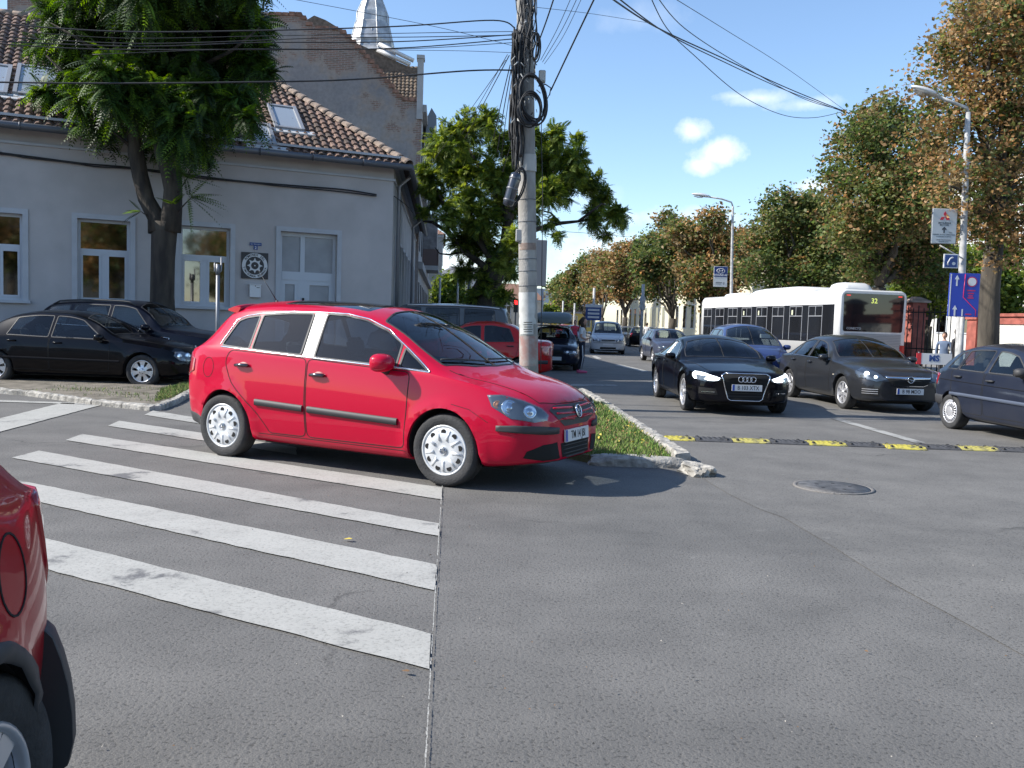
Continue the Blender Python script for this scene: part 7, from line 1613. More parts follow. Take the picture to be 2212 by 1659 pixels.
# 9. grey blue hatch behind the black coupe
GB = paint('grey_blue_paint', (.055, .065, .10), .2, .35)
sp = gen(4.3, 1.72, 1.46, (.82, 3.35), .70, .86, 1.0, 1.15, 1.85, 3.75, 4.2, 1.0, .85, .94, .98, Rw=.31, roofw=.69)
std(sp, [(1.42, 1.84, 2.32, 2.34), (2.44, 2.42, 3.2, 3.35)], [(1.28, 2.38), (2.41, 3.3, .1)], 1.15, 1.85, 3.75, 4.2); sp.update(paint=GB, glass=M_gl, cabin=(1.5, 3.0, .28), rim=dict(kind='alloy', n=5, w=.3, rr=.2))
f1 = G(1404, 784); lc, hd_ = put((f1.x + .02, f1.y + 2.5), (f1.x + .1, f1.y), sp, -1)
S = build_car('grey_blue_hatchback', sp, 'grey blue car half hidden behind the black coupe, to its left', 'car', lc, hd_)
finish(S, ms=1.46, mz=.98, pz=.44); corner_lamp(S, [(.42, .72), (.70, .76), (.78, .64), (.46, .60)], bowls=((.56, .67, .06),)); front_set(S, [(-.34, .60), (.34, .60), (.34, .68), (-.34, .68)])
# 10. black coupe with lit lamps
sp = gen(4.71, 1.86, 1.38, (.88, 3.69), .74, .80, .94, 1.55, 2.32, 3.45, 4.35, .98, .84, .89, .92, Rw=.34, roofw=.66, drop=.10, hoodw=.70)
std(sp, [(1.80, 2.30, 2.78, 2.80), (2.88, 2.86, 3.40, 3.66)], [(1.66, 2.82), (2.85, 3.62, .12)], 1.55, 2.32, 3.45, 4.35); sp.update(paint=BLACK, glass=M_gldark, cabin=(1.95, 3.2, .2), rim=dict(kind='alloy', n=5, w=.26, rr=.245, waist=.7), flare=.03, bowf=.22)
f1 = G(1475, 886); lc, hd_ = put((f1.x - .05, f1.y + 2.81), (f1.x, f1.y), sp, -1)
S = build_car('black_coupe', sp, 'black coupe with white running lights and a four ring badge, coming towards the viewer', 'car', lc, hd_)
finish(S, ms=1.86, mz=.93, handles=((2.62, .83), (3.44, .84)), plate=None)
S.strip('window_trim', 'z', sp['_w'][0], .014, M_chrome, True, .007, thick=.007); S.strip('window_trim', 'z', sp['_w'][1], .014, M_chrome, True, .007, thick=.007)
G_ = [(-.36, .74), (.36, .74), (.42, .70), (.30, .30), (.25, .27), (-.25, .27), (-.30, .30), (-.42, .70)]
g = front(S, 'grille', G_, M_seam, .006)[0]
P1 = []
for i in range(len(G_)):
 a, b = G_[i], G_[(i + 1) % len(G_)]
 for k in range(6):
  y = a[0] + (b[0] - a[0]) * k / 6; z = a[1] + (b[1] - a[1]) * k / 6; h = S.bvh.ray_cast(Vector((5, y, z)), Vector((-1, 0, 0)), 6)[0]; P1.append(h + Vector((.012, 0, 0)))
mb = MB(); mb.tube(P1 + P1[:1], .011, M_chrome, 6); mb.build('grille_frame', g)
h = S.bvh.ray_cast(Vector((5, 0, .655)), Vector((-1, 0, 0)), 6)[0]; mb = MB()
for k in range(4): badge_ring(mb, frame((h.x + .03, -.105 + .07 * k, .645), (0, 1, 0), (0, 0, 1), (1, 0, 0)), .047, .0065, M_chrome, 24)
mb.build('emblem', S.root)
for z in (.35, .40, .60): front(S, 'grille_bar', [(-.30, z), (.30, z), (.30, z + .008), (-.30, z + .008)], M_blackp, .010, parent=g)
number_plate(S, h.x + .045, .50, 'B 103 XTX')
corner_lamp(S, [(.47, .66), (.46, .62), (.60, .57), (.76, .60), (.86, .66), (.84, .745), (.66, .72)], lit=False, bowls=((.60, .64, .04),), depth=.42)
for sg in (1, -1):
 pts = [(.48, .655), (.66, .708), (.83, .735), (.85, .70), (.84, .66), (.80, .615), (.765, .61), (.78, .655), (.79, .69), (.66, .672), (.50, .632)]
 S.decal('running_light', [(S.L / 2 - .42 * max(0, y - .5) / .35, y * sg, z) for y, z in pts], M_lit, .022, dirv=(.86, .5 * sg, .1), grid=.02)
 S.decal('running_light', [(S.L / 2 - .42 * max(0, y - .5) / .35, y * sg, z) for y, z in [(.50, .622), (.60, .648), (.655, .645), (.67, .62), (.62, .60), (.55, .603)]], M_lit, .022, dirv=(.86, .5 * sg, .1), grid=.02)
 S.decal('fog_intake', [(S.L / 2 - .1, .46 * sg, .36), (S.L / 2 - .3, .74 * sg, .37), (S.L / 2 - .3, .74 * sg, .48), (S.L / 2 - .1, .50 * sg, .47)], M_seam, .005, dirv=(.9, .4 * sg, 0))
 S.decal('fog_trim', [(S.L / 2 - .1, .52 * sg, .40), (S.L / 2 - .3, .68 * sg, .40), (S.L / 2 - .3, .68 * sg, .415), (S.L / 2 - .1, .52 * sg, .415)], M_chrome, .012, dirv=(.9, .4 * sg, 0), grid=.03)
# 11. blue people carrier behind the coupe
BL_ = paint('blue_paint', (.035, .055, .15), .2, .35)
sp = gen(4.28, 1.75, 1.66, (.83, 3.58), .86, .98, 1.09, .80, 1.75, 3.85, 4.22, 1.15, .95, 1.02, 1.06, Rw=.31, roofw=.66, drop=.13)
std(sp, [(1.2, 1.7, 2.3, 2.32), (2.42, 2.40, 3.3, 3.35)], [(1.1, 2.36), (2.39, 3.4, .1)], .80, 1.75, 3.85, 4.22); sp.update(paint=BL_, glass=M_gl, cabin=(1.2, 3.0, .35), rim=dict(kind='cap', n=7), rimmat=M_capsil)
p = at(1628, 760, 22.5)
S = build_car('blue_people_carrier', sp, 'rounded blue people carrier between the black coupe and the bus', 'car', (p.x + .12, 24.0), R(-93))
finish(S, ms=1.22, mz=1.05, pz=.45); corner_lamp(S, [(.42, .80), (.68, .90), (.80, .76), (.46, .68)], bowls=((.58, .77, .07),)); front_set(S, [(-.3, .66), (.3, .66), (.3, .74), (-.3, .74)])
mb = MB(); mb.box(.05, .20, -.12, .12, 1.30, 1.40, M_white_w, Matrix.Translation((S.L / 2 - 1.75, .45, .0))); mb.build('sun_visor', S.root)
# 12. dark grey saloon
DG = paint('dark_grey_paint', (.022, .024, .029), .3, .36, dirt=.14)
sp = gen(4.60, 1.80, 1.46, (.93, 3.63), .72, .84, .99, 1.42, 2.22, 3.5, 4.20, 1.04, .88, .93, .97, Rw=.325, roofw=.66)
std(sp, [(1.66, 2.18, 2.66, 2.68), (2.76, 2.74, 3.42, 3.50), (3.56, 3.50, 3.62, 3.92)], [(1.54, 2.70), (2.73, 3.58, .12)], 1.42, 2.22, 3.5, 4.20); sp.update(paint=DG, glass=M_gldark, cabin=(1.85, 3.2, .25), rim=dict(kind='alloy', n=7, w=.30, rr=.22, waist=.8), flare=.03)
f1 = G(1818, 883); lc, hd_ = put((f1.x - .22, f1.y + 2.69), (f1.x, f1.y), sp, -1)
S = build_car('dark_grey_saloon', sp, 'dusty dark grey saloon with lit headlights between the black coupe and the hatchback', 'car', lc, hd_)
finish(S, ms=1.72, mz=.96, handles=((2.52, .86), (3.40, .88)), plate=None)
S.strip('window_trim', 'z', [(1.62, .945), (2.7, .965), (3.96, .99)], .014, M_chrome, False, .006, thick=.006)
corner_lamp(S, [(.44, .64), (.60, .78), (.80, .86), (.87, .78), (.84, .66), (.60, .60)], bowls=((.60, .68, .045),), depth=.42)
for sg in (1, -1):
 for (y, z, r) in ((.72, .725, .05), (.61, .675, .03)):
  o_ = Vector((S.L / 2 - .42 * (y - .5) / .35, y * sg, z)); d = Vector((.86, .5 * sg, .1)).normalized(); h, n, i, _ = S.bvh.ray_cast(o_ + d * .6, -d, 1.4); u = d.cross(Vector((0, 0, 1))).normalized(); v = u.cross(d); mb = MB(); mb.lathe([(r, 0), (r * .8, .01), (.001, .014)], M_lit if sg < 0 else M_reflector, 16, frame(h + n * .012, u, v, d)); mb.build('lamp_bulb', S.root)
g = front(S, 'grille', [(-.43, .68), (.43, .68), (.36, .56), (.28, .535), (-.28, .535), (-.36, .56)], M_seam, .006)[0]
front(S, 'grille_bar', [(-.45, .715), (.45, .715), (.42, .675), (0, .645), (-.42, .675)], M_chrome, .014, thick=.008, parent=g); front(S, 'grille_frame', [(-.36, .56), (-.28, .53), (.28, .53), (.36, .56), (.36, .572), (.28, .543), (-.28, .543), (-.36, .572)], M_chrome, .014, parent=g)
h = S.bvh.ray_cast(Vector((5, 0, .64)), Vector((-1, 0, 0)), 6)[0]; mb = MB(); M = frame((h.x + .03, 0, .655), (0, 1, 0), (0, 0, 1), (1, 0, 0)); mb.lathe([(.062, -.01), (.06, .0), (.001, .001)], M_blackp, 20, M); badge_ring(mb, M, .058, .008, M_chrome, 26); mb.tube([M @ Vector(q) for q in ((-.075, .012, .004), (.01, .010, .004), (-.01, -.010, .004), (.075, -.012, .004))], .006, M_chrome, 5); mb.build('emblem', S.root)
number_plate(S, h.x + .035, .435, 'B 98 MDO')
for sg in (1, -1):
 S.decal('fog_intake', [(S.L / 2 - .15, .52 * sg, .33), (S.L / 2 - .3, .78 * sg, .34), (S.L / 2 - .3, .80 * sg, .50), (S.L / 2 - .1, .52 * sg, .47)], M_seam, .004, dirv=(.9, .45 * sg, 0))
 for z in (.37, .41, .45): S.decal('fog_trim', [(S.L / 2 - .15, .54 * sg, z), (S.L / 2 - .3, .78 * sg, z), (S.L / 2 - .3, .78 * sg, z + .012), (S.L / 2 - .15, .54 * sg, z + .012)], M_alloy, .012, dirv=(.9, .45 * sg, 0), grid=.05)
 q = S.pos(1.30, S.t_of_z(1.30, .66)); mb = MB(); mb.tube([(q.x - .02, (q.y + .004) * sg, .66), (q.x + .03, (q.y + .006) * sg, .66)], .014, mat('repeater', (.7, .6, .45), .2, coat=1), 8); mb.build('indicator', S.root)
# 13. dark blue hatchback at the right edge
DB = paint('night_blue_paint', (.010, .015, .032), .1, .38, dirt=.15)
sp = gen(3.90, 1.68, 1.42, (.78, 3.20), .70, .84, .99, 1.15, 1.85, 3.35, 3.82, .98, .82, .93, .96, Rw=.285, roofw=.70)
std(sp, [(1.42, 1.84, 2.30, 2.32), (2.42, 2.40, 3.05, 3.08), (3.12, 3.10, 3.28, 3.44)], [(1.28, 2.36), (2.39, 3.22, .12)], 1.15, 1.85, 3.35, 3.82); sp.update(paint=DB, glass=M_gl, cabin=(1.5, 2.85, .25), rim=dict(kind='wire', n=24, rr=.19), rimmat=M_alloy)
r1 = G(2050, 926); lc, hd_ = put((r1.x, r1.y), (r1.x + .25, r1.y - 2.41), sp, -1)
S = build_car('blue_hatchback', sp, 'dark blue hatchback with wire spoke wheel trims cut off by the right picture edge', 'car', lc, hd_)
finish(S, ms=1.46, mz=.98, handles=((2.20, .84), (3.02, .86)), mirror=M_blackp, hm=M_blackp, plate=None)
S.strip('side_moulding', 'z', [(1.25, .56), (3.2, .585)], .055, mat('moulding_blue_grey', (.07, .085, .12), .45), False, .016, thick=.016); S.strip('body_crease', 'z', [(.9, .74), (3.6, .80)], .010, DB, False, .008, thick=.008)
HATCH = S; tail(S, [(.52, .72), (.80, .70), (.82, .88), (.55, .92)]); S.strip('bumper', 'z', [(3.42, .46), (3.86, .46)], .16, M_blackp, False, .02, thick=.02)
# 14. dark red car close by at the lower left
RW = paint('dark_red_paint', (.34, .008, .014), .1, .34)
sp = gen(4.10, 1.74, 1.54, (.82, 3.42), .78, .93, 1.05, 1.12, 1.85, 3.50, 4.0, 1.06, .92, 1.0, 1.03, Rw=.33, roofw=.70, zs=.24)
std(sp, [(1.40, 1.82, 2.34, 2.36), (2.46, 2.44, 3.22, 3.30), (3.38, 3.36, 3.44, 3.60)], [(1.28, 2.40), (2.43, 3.34, .14)], 1.12, 1.85, 3.50, 4.0)
flap = [(3.66 + .088 * math.cos(2 * PI * i / 24), .86 + .098 * math.sin(2 * PI * i / 24)) for i in range(24)]
sp['panels'].append(('fuel_flap', 'z', flap)); sp.update(paint=RW, glass=M_gldark, cabin=(1.5, 3.05, .32), rim=dict(kind='alloy', n=5, w=.5, rr=.215, split=True), ds=.05, bowr=.22, flare=.03)
S = build_car('dark_red_car', sp, 'dark red car with black wheel arch cladding close by at the lower left picture edge', 'car', (-1.148 - .87, .56), R(-90))
finish(S, ms=1.45, mz=1.02, handles=((2.22, .90), (3.16, .92)), plate=None)
S.strip('seam', 'z', flap, .007, M_seam, True, .0025)
K_ = S.K
for a in sp['wheels']:
 arc = []
 for i in range(25): th = -.05 + (PI + .1) * i / 24; arc.append((a + math.cos(th) * (sp['Ra'] + .02), max(.30, sp['Rw'] + math.sin(th) * (sp['Ra'] + .02))))
 S.strip('arch_cladding', 'z', arc, .05, M_blackp, False, .006, thick=.006)
S.decal('tail_lamp', [(-2.05 + .02, .60, .72), (-2.05 + .12, .78, .70), (-2.05 + .20, .83, .82), (-2.05 + .22, .82, 1.0), (-2.05 + .10, .70, 1.02), (-2.05 + .04, .60, .98)], M_redlamp, .008, mirror=True, thick=.01, dirv=(-.75, .66, 0))
path = [(-1.73, .84), (-1.79, .822), (-1.845, .785), (-1.89, .725), (-1.925, .64), (-1.95, .5), (-1.965, .25), (-1.97, 0)]
path = chaikin(path + [(x, -y) for x, y in path[:-1][::-1]], 2); prof_ = [(-.20, .25), (-.01, .255), (.022, .28), (.034, .34), (.032, .42), (.022, .50), (.006, .57), (-.014, .63), (-.04, .66), (-.20, .67)]; rings = []
for i, (x, y) in enumerate(path):
 a = Vector(path[max(0, i - 1)]); b = Vector(path[min(len(path) - 1, i + 1)]); t = (b - a).normalized(); n_ = Vector((-t.y, t.x)); n_ = n_ if n_.dot(Vector((x + 1.2, y))) > 0 else -n_
 rings.append([(x + n_.x * o_, y + n_.y * o_, z) for o_, z in prof_])
mb = MB(); mb.rings(rings, M_blackp, closed=False); mb.build('rear_bumper', S.root)
# ---------------------------------------------------------------- bus
M_busw = paint('bus_white', (.66, .67, .68), 0, .4); M_busgl = mat('bus_glass', (.012, .013, .016), .05, spec=.8); M_busg = mat('bus_grille', (.30, .32, .34), .5, bump=.0); M_purple = mat('bus_purple', (.07, .05, .25), .4, coat=.6)
bl = Vector((at(1808, 770, 30.5).x, 30.5, 0)); bd = Vector((-.155, .988, 0)).normalized(); bs = Vector((bd.y, -bd.x, 0))    # heading away, to the right
bus = tag(empty('city_bus', bl, math.atan2(bd.y, bd.x)), 'white articulated city bus showing its dark rear window and purple stripe', 'bus')
# local frame: +x forward, -y to its right ; left rear corner at the origin
W_, HB, LB_ = 2.52, 3.0, 13.2
def sect(x, inset=0, top=0):
 r = .22; out = []
 for (cy, cz, a0) in ((-r, HB + top - r, 0), (-W_ + r, HB + top - r, 90)):
  for k in range(7): a = R(a0 + 15 * k); out.append((cy + r * math.cos(a), cz + r * math.sin(a)))
 out += [(-W_, .35), (0, .35)]; c = -W_ / 2
 return [(x, c + (y - c) * (1 - inset), 1.6 + (z - 1.6) * (1 - inset * .8)) for y, z in out]
mb = MB(); mb.rings([sect(.0, .05), sect(.04, .02), sect(.14, 0), sect(5.0), sect(LB_ - .3), sect(LB_, .06)], M_busw, cap=True); body = mb.build('body', bus)
mb = MB(); 
def bquad(mb, x0, x1, z0, z1, y=.006, m=M_busgl): mb.box(x0, x1, y - .012, y, z0, z1, m)
mb = MB(); bquad(mb, .35, LB_ - .5, 1.15, 2.48); wnd = mb.build('window_band', bus); mb = MB(); mb.box(.55, LB_ - .5, -W_ - .006, -W_ + .006, 1.42, 2.48, M_busgl); mb.build('window_band', bus)
xx = .62; i = 0
mfr = mat('bus_frame', (.25, .26, .28), .4)
for i in range(8):
 x0 = 1.15 + i * 1.5; mb = MB()
 for (a, b, c, d) in ((x0, x0 + .03, 1.18, 2.45), (x0 + 1.0, x0 + 1.03, 1.18, 2.45), (x0 + .03, x0 + 1.0, 2.06, 2.09), (x0 + .03, x0 + 1.0, 2.42, 2.45), (x0 + .5, x0 + .53, 2.09, 2.42)):
  mb.box(a, b, .003, .016, c, d, mfr)
 mb.build('window', bus)
 if i in (1, 3, 4): mb = MB(); mb.box(x0 + .75, x0 + .86, .008, .02, 2.12, 2.30, mat('sticker_pale', (.6, .62, .45), .5)); mb.build('sticker', bus)
# purple swoosh
mb = MB(); mb.rings([[(x, y, z) for x, z in ((.5, .5), (1.1, .5), (2.3, 1.13), (1.4, 1.14), (.9, 1.14), (.5, 1.10))] for y in (-.004, .006)], M_purple, smooth=False); mb.build('stripe', bus)
# rear : window, grille, lamps, line number
mb = MB(); z0 = 1.56; ring = rounded([(-.16, z0), (-W_ + .16, z0), (-W_ + .14, 2.86), (-.14, 2.86)], .08, 4)
mb.rings([[(x, y, z) for y, z in ring] for x in (-.012, .02)], M_busgl, smooth=False); rw_ = mb.build('rear_window', bus)
lettering('32', .24, mat('led_amber', (.55, .6, .15), .5, emit=(.6, .7, .15, .5)), frame((-.014, -W_ / 2, 2.62), (0, -1, 0), (0, 0, 1), (-1, 0, 0)), bus, bold=.004)
lettering('CONECTO', .11, mat('letter_grey', (.45, .46, .48), .4), frame((-.014, -.55, 1.66), (0, -1, 0), (0, 0, 1), (-1, 0, 0)), bus, bold=.002)
mb = MB()
for k in range(11): mb.box(-.02 - .008 * (k % 2), .01, -W_ + .2, -.2, .90 + k * .055, .945 + k * .055, M_busg)
mb.build('engine_cover', bus)
mb = MB(); mb.box(-.06, .1, -W_ + .06, -.06, .38, .68, M_busw); mb.build('bumper', bus)
for y in (-.14, -W_ + .14):
 mb = MB(); mb.box(-.03, .06, y - .09, y + .09, .72, 1.12, M_redlamp); mb.box(-.035, .0, y - .07, y + .07, .72, .82, M_amber); mb.build('tail_lamp', bus)
for y in (-.30, -W_ + .30): mb = MB(); mb.box(-.02, .0, y - .07, y + .07, 2.78, 2.81, mat('marker_red', (.5, .02, .02), .3, emit=(1, .05, .03, .6))); mb.build('marker_lamp', rw_ if False else bus)
# roof pods
def pod(x0, x1, y0, y1, h, nm):
 mb = MB(); rings = []
 for k in range(9): t = k / 8; x = x0 + (x1 - x0) * t; q = 1 - abs(2 * t - 1) ** 6; hh = .03 + (h - .03) * q; rings.append([(x, y0, HB - .05), (x, y0 + .06, HB + hh * .8), (x, y0 + .2, HB + hh), (x, y1 - .2, HB + hh), (x, y1 - .06, HB + hh * .8), (x, y1, HB - .05)])
 mb.rings(rings, M_busw); mb.build(nm, bus)
pod(.25, 1.35, -1.35, -.25, .26, 'roof_pod'); pod(2.6, 8.4, -W_ + .35, -.3, .24, 'roof_pod'); pod(9.2, 11.4, -W_ + .4, -.4, .16, 'roof_pod')
for x in (1.9, 6.4, LB_ - 2.6):
 for y, sg in ((-.02, 1), (-W_ + .02, -1)):
  mb = MB(); mb.lathe([(.56, 0), (.56, .02), (.001, .02)], M_seam, 24, Matrix.Translation((x, y - .0 * sg, .5)) @ Matrix.Rotation(-PI / 2 * sg, 4, 'X')); mb.build('wheel_arch', bus); wheel(bus, x, y - .13 * sg, .48, .27, dict(kind='cap', n=8, rr=.30), sg, M_capsil)
# ---------------------------------------------------------------- concrete pole
M_conc = mat('pole_concrete', (.36, .345, .32), .9, color2=(.22, .21, .195), vscale=4, bump=.5, bscale=45, stretch=(1, 1, .5)); M_cabk = mat('cable_black', (.02, .02, .022), .6)
M_pp = mat('poster_paper', (.5, .5, .48), .9, var=.15, vscale=6); M_redst = mat('paint_smear_red', (.33, .20, .18), .9, color2=(.36, .335, .31), vscale=5, thr=(.42, .6))
pb = at(1146, 800, 15.6); pb.z = 0; ptop = at(1133, -60, 15.6); 
pole = tag(empty('utility_pole', pb), 'thick weathered concrete utility pole wrapped in black cables behind the red car', 'utility pole')
d_ = ptop - pb; 
def pc(t): return d_ * t            # axis point, local
def ph(py):                         # local axis point seen at a pixel height
 lo, hi = 0, 1
 for _ in range(30):
  m = (lo + hi) / 2; q = pb + pc(m) - CAM; y = 829.5 - F * q.dot(up) / q.dot(fw)
  if y > py: lo = m
  else: hi = m
 return lo
rad = lambda t: .168 - .03 * t
mb = MB(); mb.tube([pc(t / 24) for t in range(25)], [rad(t / 24) for t in range(25)], M_conc, 20); mb.build('shaft', pole)
ax_ = d_.normalized(); fx = Vector((1, 0, 0)); fx = (fx - ax_ * fx.dot(ax_)).normalized(); fy = ax_.cross(fx)    # fy points away
def patch(t0, t1, a0, a1, m, nm, lift=.004, ragged=0, seed=0):
 rg = random.Random(seed); mb = MB(); n = 10; rr = []
 for i in range(9):
  t = t0 + (t1 - t0) * i / 8; rr.append([pc(t) + (fx * math.cos(R(a0 + (a1 - a0) * k / n + rg.uniform(-ragged, ragged) * (k in (0, n)))) + fy * math.sin(R(a0 + (a1 - a0) * k / n))) * (rad(t) + lift) for k in range(n + 1)])
 mb.rings(rr, m, cap=False, closed=False); o = mb.build(nm, pole, fix=False); return o
patch(ph(700), ph(632), -170, -40, M_pp, 'torn_poster', ragged=12, seed=1); patch(ph(722), ph(690), -150, -60, M_pp, 'notice', .006, 0)
patch(ph(700), ph(640), -150, -120, M_blackp, 'torn_strip', .007, 14, 4) if False else None
patch(ph(790), ph(726), -160, -20, M_redst, 'paint_smear', .003, 16, 7); patch(ph(541), ph(526), -150, -20, mat('rust_band', (.24, .18, .15), .9, var=.3, vscale=10), 'strap', .004, 12, 3)
lt = ph(706); mb = MB()
for k, w in enumerate((.15, .16, .13, .16, .14)):
 t = ph(697 + k * 5); c = pc(t) - fy * (rad(t) + .008) - fx * .01; mb.add([c - fx * w / 2, c + fx * w / 2, c + fx * w / 2 + ax_ * .012, c - fx * w / 2 + ax_ * .012], [(0, 1, 2, 3)], M_blackp)
mb.build('notice_text', pole, fix=False)
patch(ph(372), ph(336), -150, -8, mat('box_cream', (.42, .41, .38), .7, var=.08), 'sleeve', .02)
for py in (560, 586, 618, 480, 432): t = ph(py); mb = MB(); mb.tube([pc(t) + (fx * math.cos(a) + fy * math.sin(a)) * (rad(t) + .004) for a in [2 * PI * k / 20 for k in range(21)]], .006, M_gut, 5, cap=False); mb.build('strap', pole)
# street sign back beside it
M_sgb = mat('sign_back_grey', (.20, .21, .23), .6, .3)
sbk = at(1165, 570, 16.6); o = tag(empty('sign_board', (sbk.x, sbk.y, 0)), 'grey back of a tall sign board fixed behind the concrete pole', 'sign')
zt, zb = at(1165, 518, 16.6).z, at(1165, 618, 16.6).z; x0, x1 = at(1124, 560, 16.6).x - sbk.x, at(1181, 560, 16.6).x - sbk.x
mb = MB(); mb.bbox(x0, x1, .0, .03, zb, zt, M_sgb, .01); mb.build('board', o); mb = MB(); mb.tube([(x0 + .1, .05, 0), (x0 + .1, .05, zt)], .03, M_gut, 8); mb.build('post', o)
# boxes on the pole
def pbox(name, px, py, w, h, dpt, m, label, cat='junction box', Y=15.35, rot=0):
 c = at(px, py, Y); o = tag(empty(name, c), label, cat); o.rotation_euler = (0, R(rot), 0); mb = MB(); mb.bbox(-w / 2, w / 2, -dpt / 2, dpt / 2, -h / 2, h / 2, m, .015); mb.build('body', o); mb = MB(); mb.box(-w / 2 + .02, w / 2 - .02, -dpt / 2 - .008, -dpt / 2 + .002, -h / 2 + .02, h / 2 - .02, m); mb.build('lid', o); return o
pbox('junction_box', 1122, 509, .13, .22, .12, mat('box_grey', (.33, .33, .33), .6), 'small pale grey box on the left side of the concrete pole', Y=15.55)
pbox('junction_box', 1171, 166, .12, .20, .14, MATS['box_cream'], 'cream box near the top of the concrete pole, on its right side', Y=15.5)
c = at(1106, 410, 15.25); cl = tag(empty('cable_closure', c), 'black tilted cable splice canister hanging on the left of the pole', 'cable canister'); cl.rotation_euler = (0, R(14), 0)
mb = MB(); mb.lathe([(.04, -.29), (.085, -.26), (.095, -.2), (.095, .22), (.085, .27), (.04, .30)], mat('canister_black', (.03, .035, .05), .25, coat=.5), 18, cap=True); mb.build('body', cl)
mb = MB(); [mb.lathe([(.098, z), (.104, z + .01), (.098, z + .03)], M_gut, 18) for z in (-.2, 0, .18)]; mb.build('band', cl)
# hanging cable bundle down the pole
rg = random.Random(77)
def bundle(name, label, n, x0, x1, y0, y1, seed, r=(.008, .02), loose=10, Y=15.35):
 rg = random.Random(seed); root = tag(empty(name, at((x0 + x1) / 2, y1, Y)), label, 'cables'); mb = None
 for k in range(n):
  x = rg.uniform(x0, x1); pts = []; ya = y0 + rg.uniform(0, 40); yb = y1 - rg.uniform(0, 90); m = max(4, int((yb - ya) / 28)); Yk = Y + rg.uniform(-.10, .12)
  for i in range(m + 1):
   t = i / m; pts.append(at(x + rg.uniform(-loose, loose) * .35 + loose * .7 * math.sin(3 * t + k), ya + (yb - ya) * t, Yk + rg.uniform(-.03, .03)) - root.location)
  mb = MB(); out = []
  for i in range(len(pts) - 1):
   for q in range(3): out.append(pts[i].lerp(pts[i + 1], q / 3))
  mb.tube(out + [pts[-1]], rg.uniform(*r) * 1.05, M_cabk, 5); mb.build('cable', root)
 return root
bundle('cable_bundle', 'dense bundle of black cables running down the left of the concrete pole', 28, 1106, 1128, 60, 380, 1, loose=7, Y=15.4)
bundle('cable_bundle', 'tangle of black cables wrapped over the front of the upper concrete pole', 22, 1122, 1152, -40, 170, 2, (.006, .014), 12, 15.36)
bundle('cable_bundle', 'thick dark cable cluster beside the pole at the height of the coils', 16, 1104, 1124, 180, 370, 3, (.012, .024), 5, 15.45)
# white / pale ties among the tangle
mb = MB()
for k in range(46):
 px = rg.uniform(1112, 1160); py = rg.uniform(-10, 260); a = at(px, py, 15.2); b = at(px + rg.uniform(-9, 9), py + rg.uniform(3, 13), 15.2 + rg.uniform(-.03, .03)); mb.tube([a, b], rg.uniform(.004, .011), rg.choice([MATS['box_cream'], M_gut, M_cabk, M_pp]), 5)
o = mb.build('cable_ties'); tag(o, 'many pale clips and ties among the cables on the concrete pole', 'cable ties', kind='stuff')
def coil(px, py, rw, rh, n, label, Y=15.2, seed=0, tilt=0):
 rg = random.Random(seed); root = tag(empty('cable_coil', at(px, py, Y)), label, 'cable coil')
 for k in range(n):
  ax1 = rw / F * Y * rg.uniform(.86, 1.06); az = rh / F * Y * rg.uniform(.88, 1.05); ox, oz, oy = rg.uniform(-.02, .02), rg.uniform(-.03, .03), rg.uniform(-.06, .06)
  mb = MB(); mb.tube([(ox + ax1 * math.cos(a) + az * math.sin(a) * tilt, oy + .03 * math.cos(a), oz + az * math.sin(a)) for a in [2 * PI * i / 32 for i in range(33)]], rg.uniform(.010, .017), M_cabk, 6, cap=False); mb.build('loop', root)
coil(1152, 212, 28, 52, 7, 'large black cable coil hanging on the front right of the pole', 15.2, 1, -.15)
coil(1146, 234, 24, 34, 5, 'smaller black cable coil below the large one, across the pole', 15.12, 2)
coil(1117, 400, 15, 38, 4, 'narrow black coil around the splice canister', 15.3, 3, .25)
coil(1157, 100, 9, 30, 3, 'thin black loop near the top right of the pole', 15.3, 4)
# long spans
PX = lambda x, y, Y=15.4: at(x, y, Y)
def span(name, pts, Ys, r, label, group): r *= .72; return cable(name, [at(x, y, Ys[0] + (Ys[1] - Ys[0]) * i / (len(pts) - 1)) for i, (x, y) in enumerate(pts)], r, label, group=group)
GL = 'overhead cables running left from the concrete pole'
span('overhead_cable', [(-40, 48), (250, 68), (560, 66), (860, 57), (1065, 44), (1112, 60)], (13.5, 15.4), .016, 'topmost thick cable running left from the concrete pole', GL)
span('overhead_cable', [(-40, 60), (250, 82), (560, 78), (860, 72), (1110, 68)], (13.5, 15.4), .008, 'thin cable just under the topmost one, left of the pole', GL)
span('overhead_cable', [(-40, 76), (300, 94), (700, 82), (900, 80), (1110, 76)], (13.5, 15.4), .010, 'third cable from the top left of the pole, crossing the turret', GL)
span('overhead_cable', [(-40, 88), (300, 100), (560, 92), (860, 90), (1110, 75)], (13.5, 15.4), .013, 'thick cable sagging slightly across the turret foot', GL)
span('overhead_cable', [(-40, 92), (200, 106), (560, 107), (860, 104), (1110, 84)], (13.5, 15.4), .013, 'lowest cable of the upper bundle left of the pole', GL)
span('overhead_cable', [(200, 118), (520, 106), (860, 106), (1110, 92)], (13.5, 15.4), .008, 'thin pale cable under the upper bundle, in front of the leafy tree', GL)
span('overhead_cable', [(-40, 177), (200, 180), (500, 178), (760, 172), (1010, 153), (1118, 152)], (13.5, 15.4), .019, 'single thick black cable lower down, crossing the gable wall', GL)
span('overhead_cable', [(620, -4), (780, 26), (960, 62), (1112, 100)], (14, 15.4), .006, 'thin wire slanting down from the top left to the pole', GL)
span('overhead_cable', [(840, 108), (1000, 110), (1110, 114)], (15, 15.4), .006, 'short thin wire beside the pole below the upper bundle', GL)
GD = 'cables dropping from the pole towards the house side'
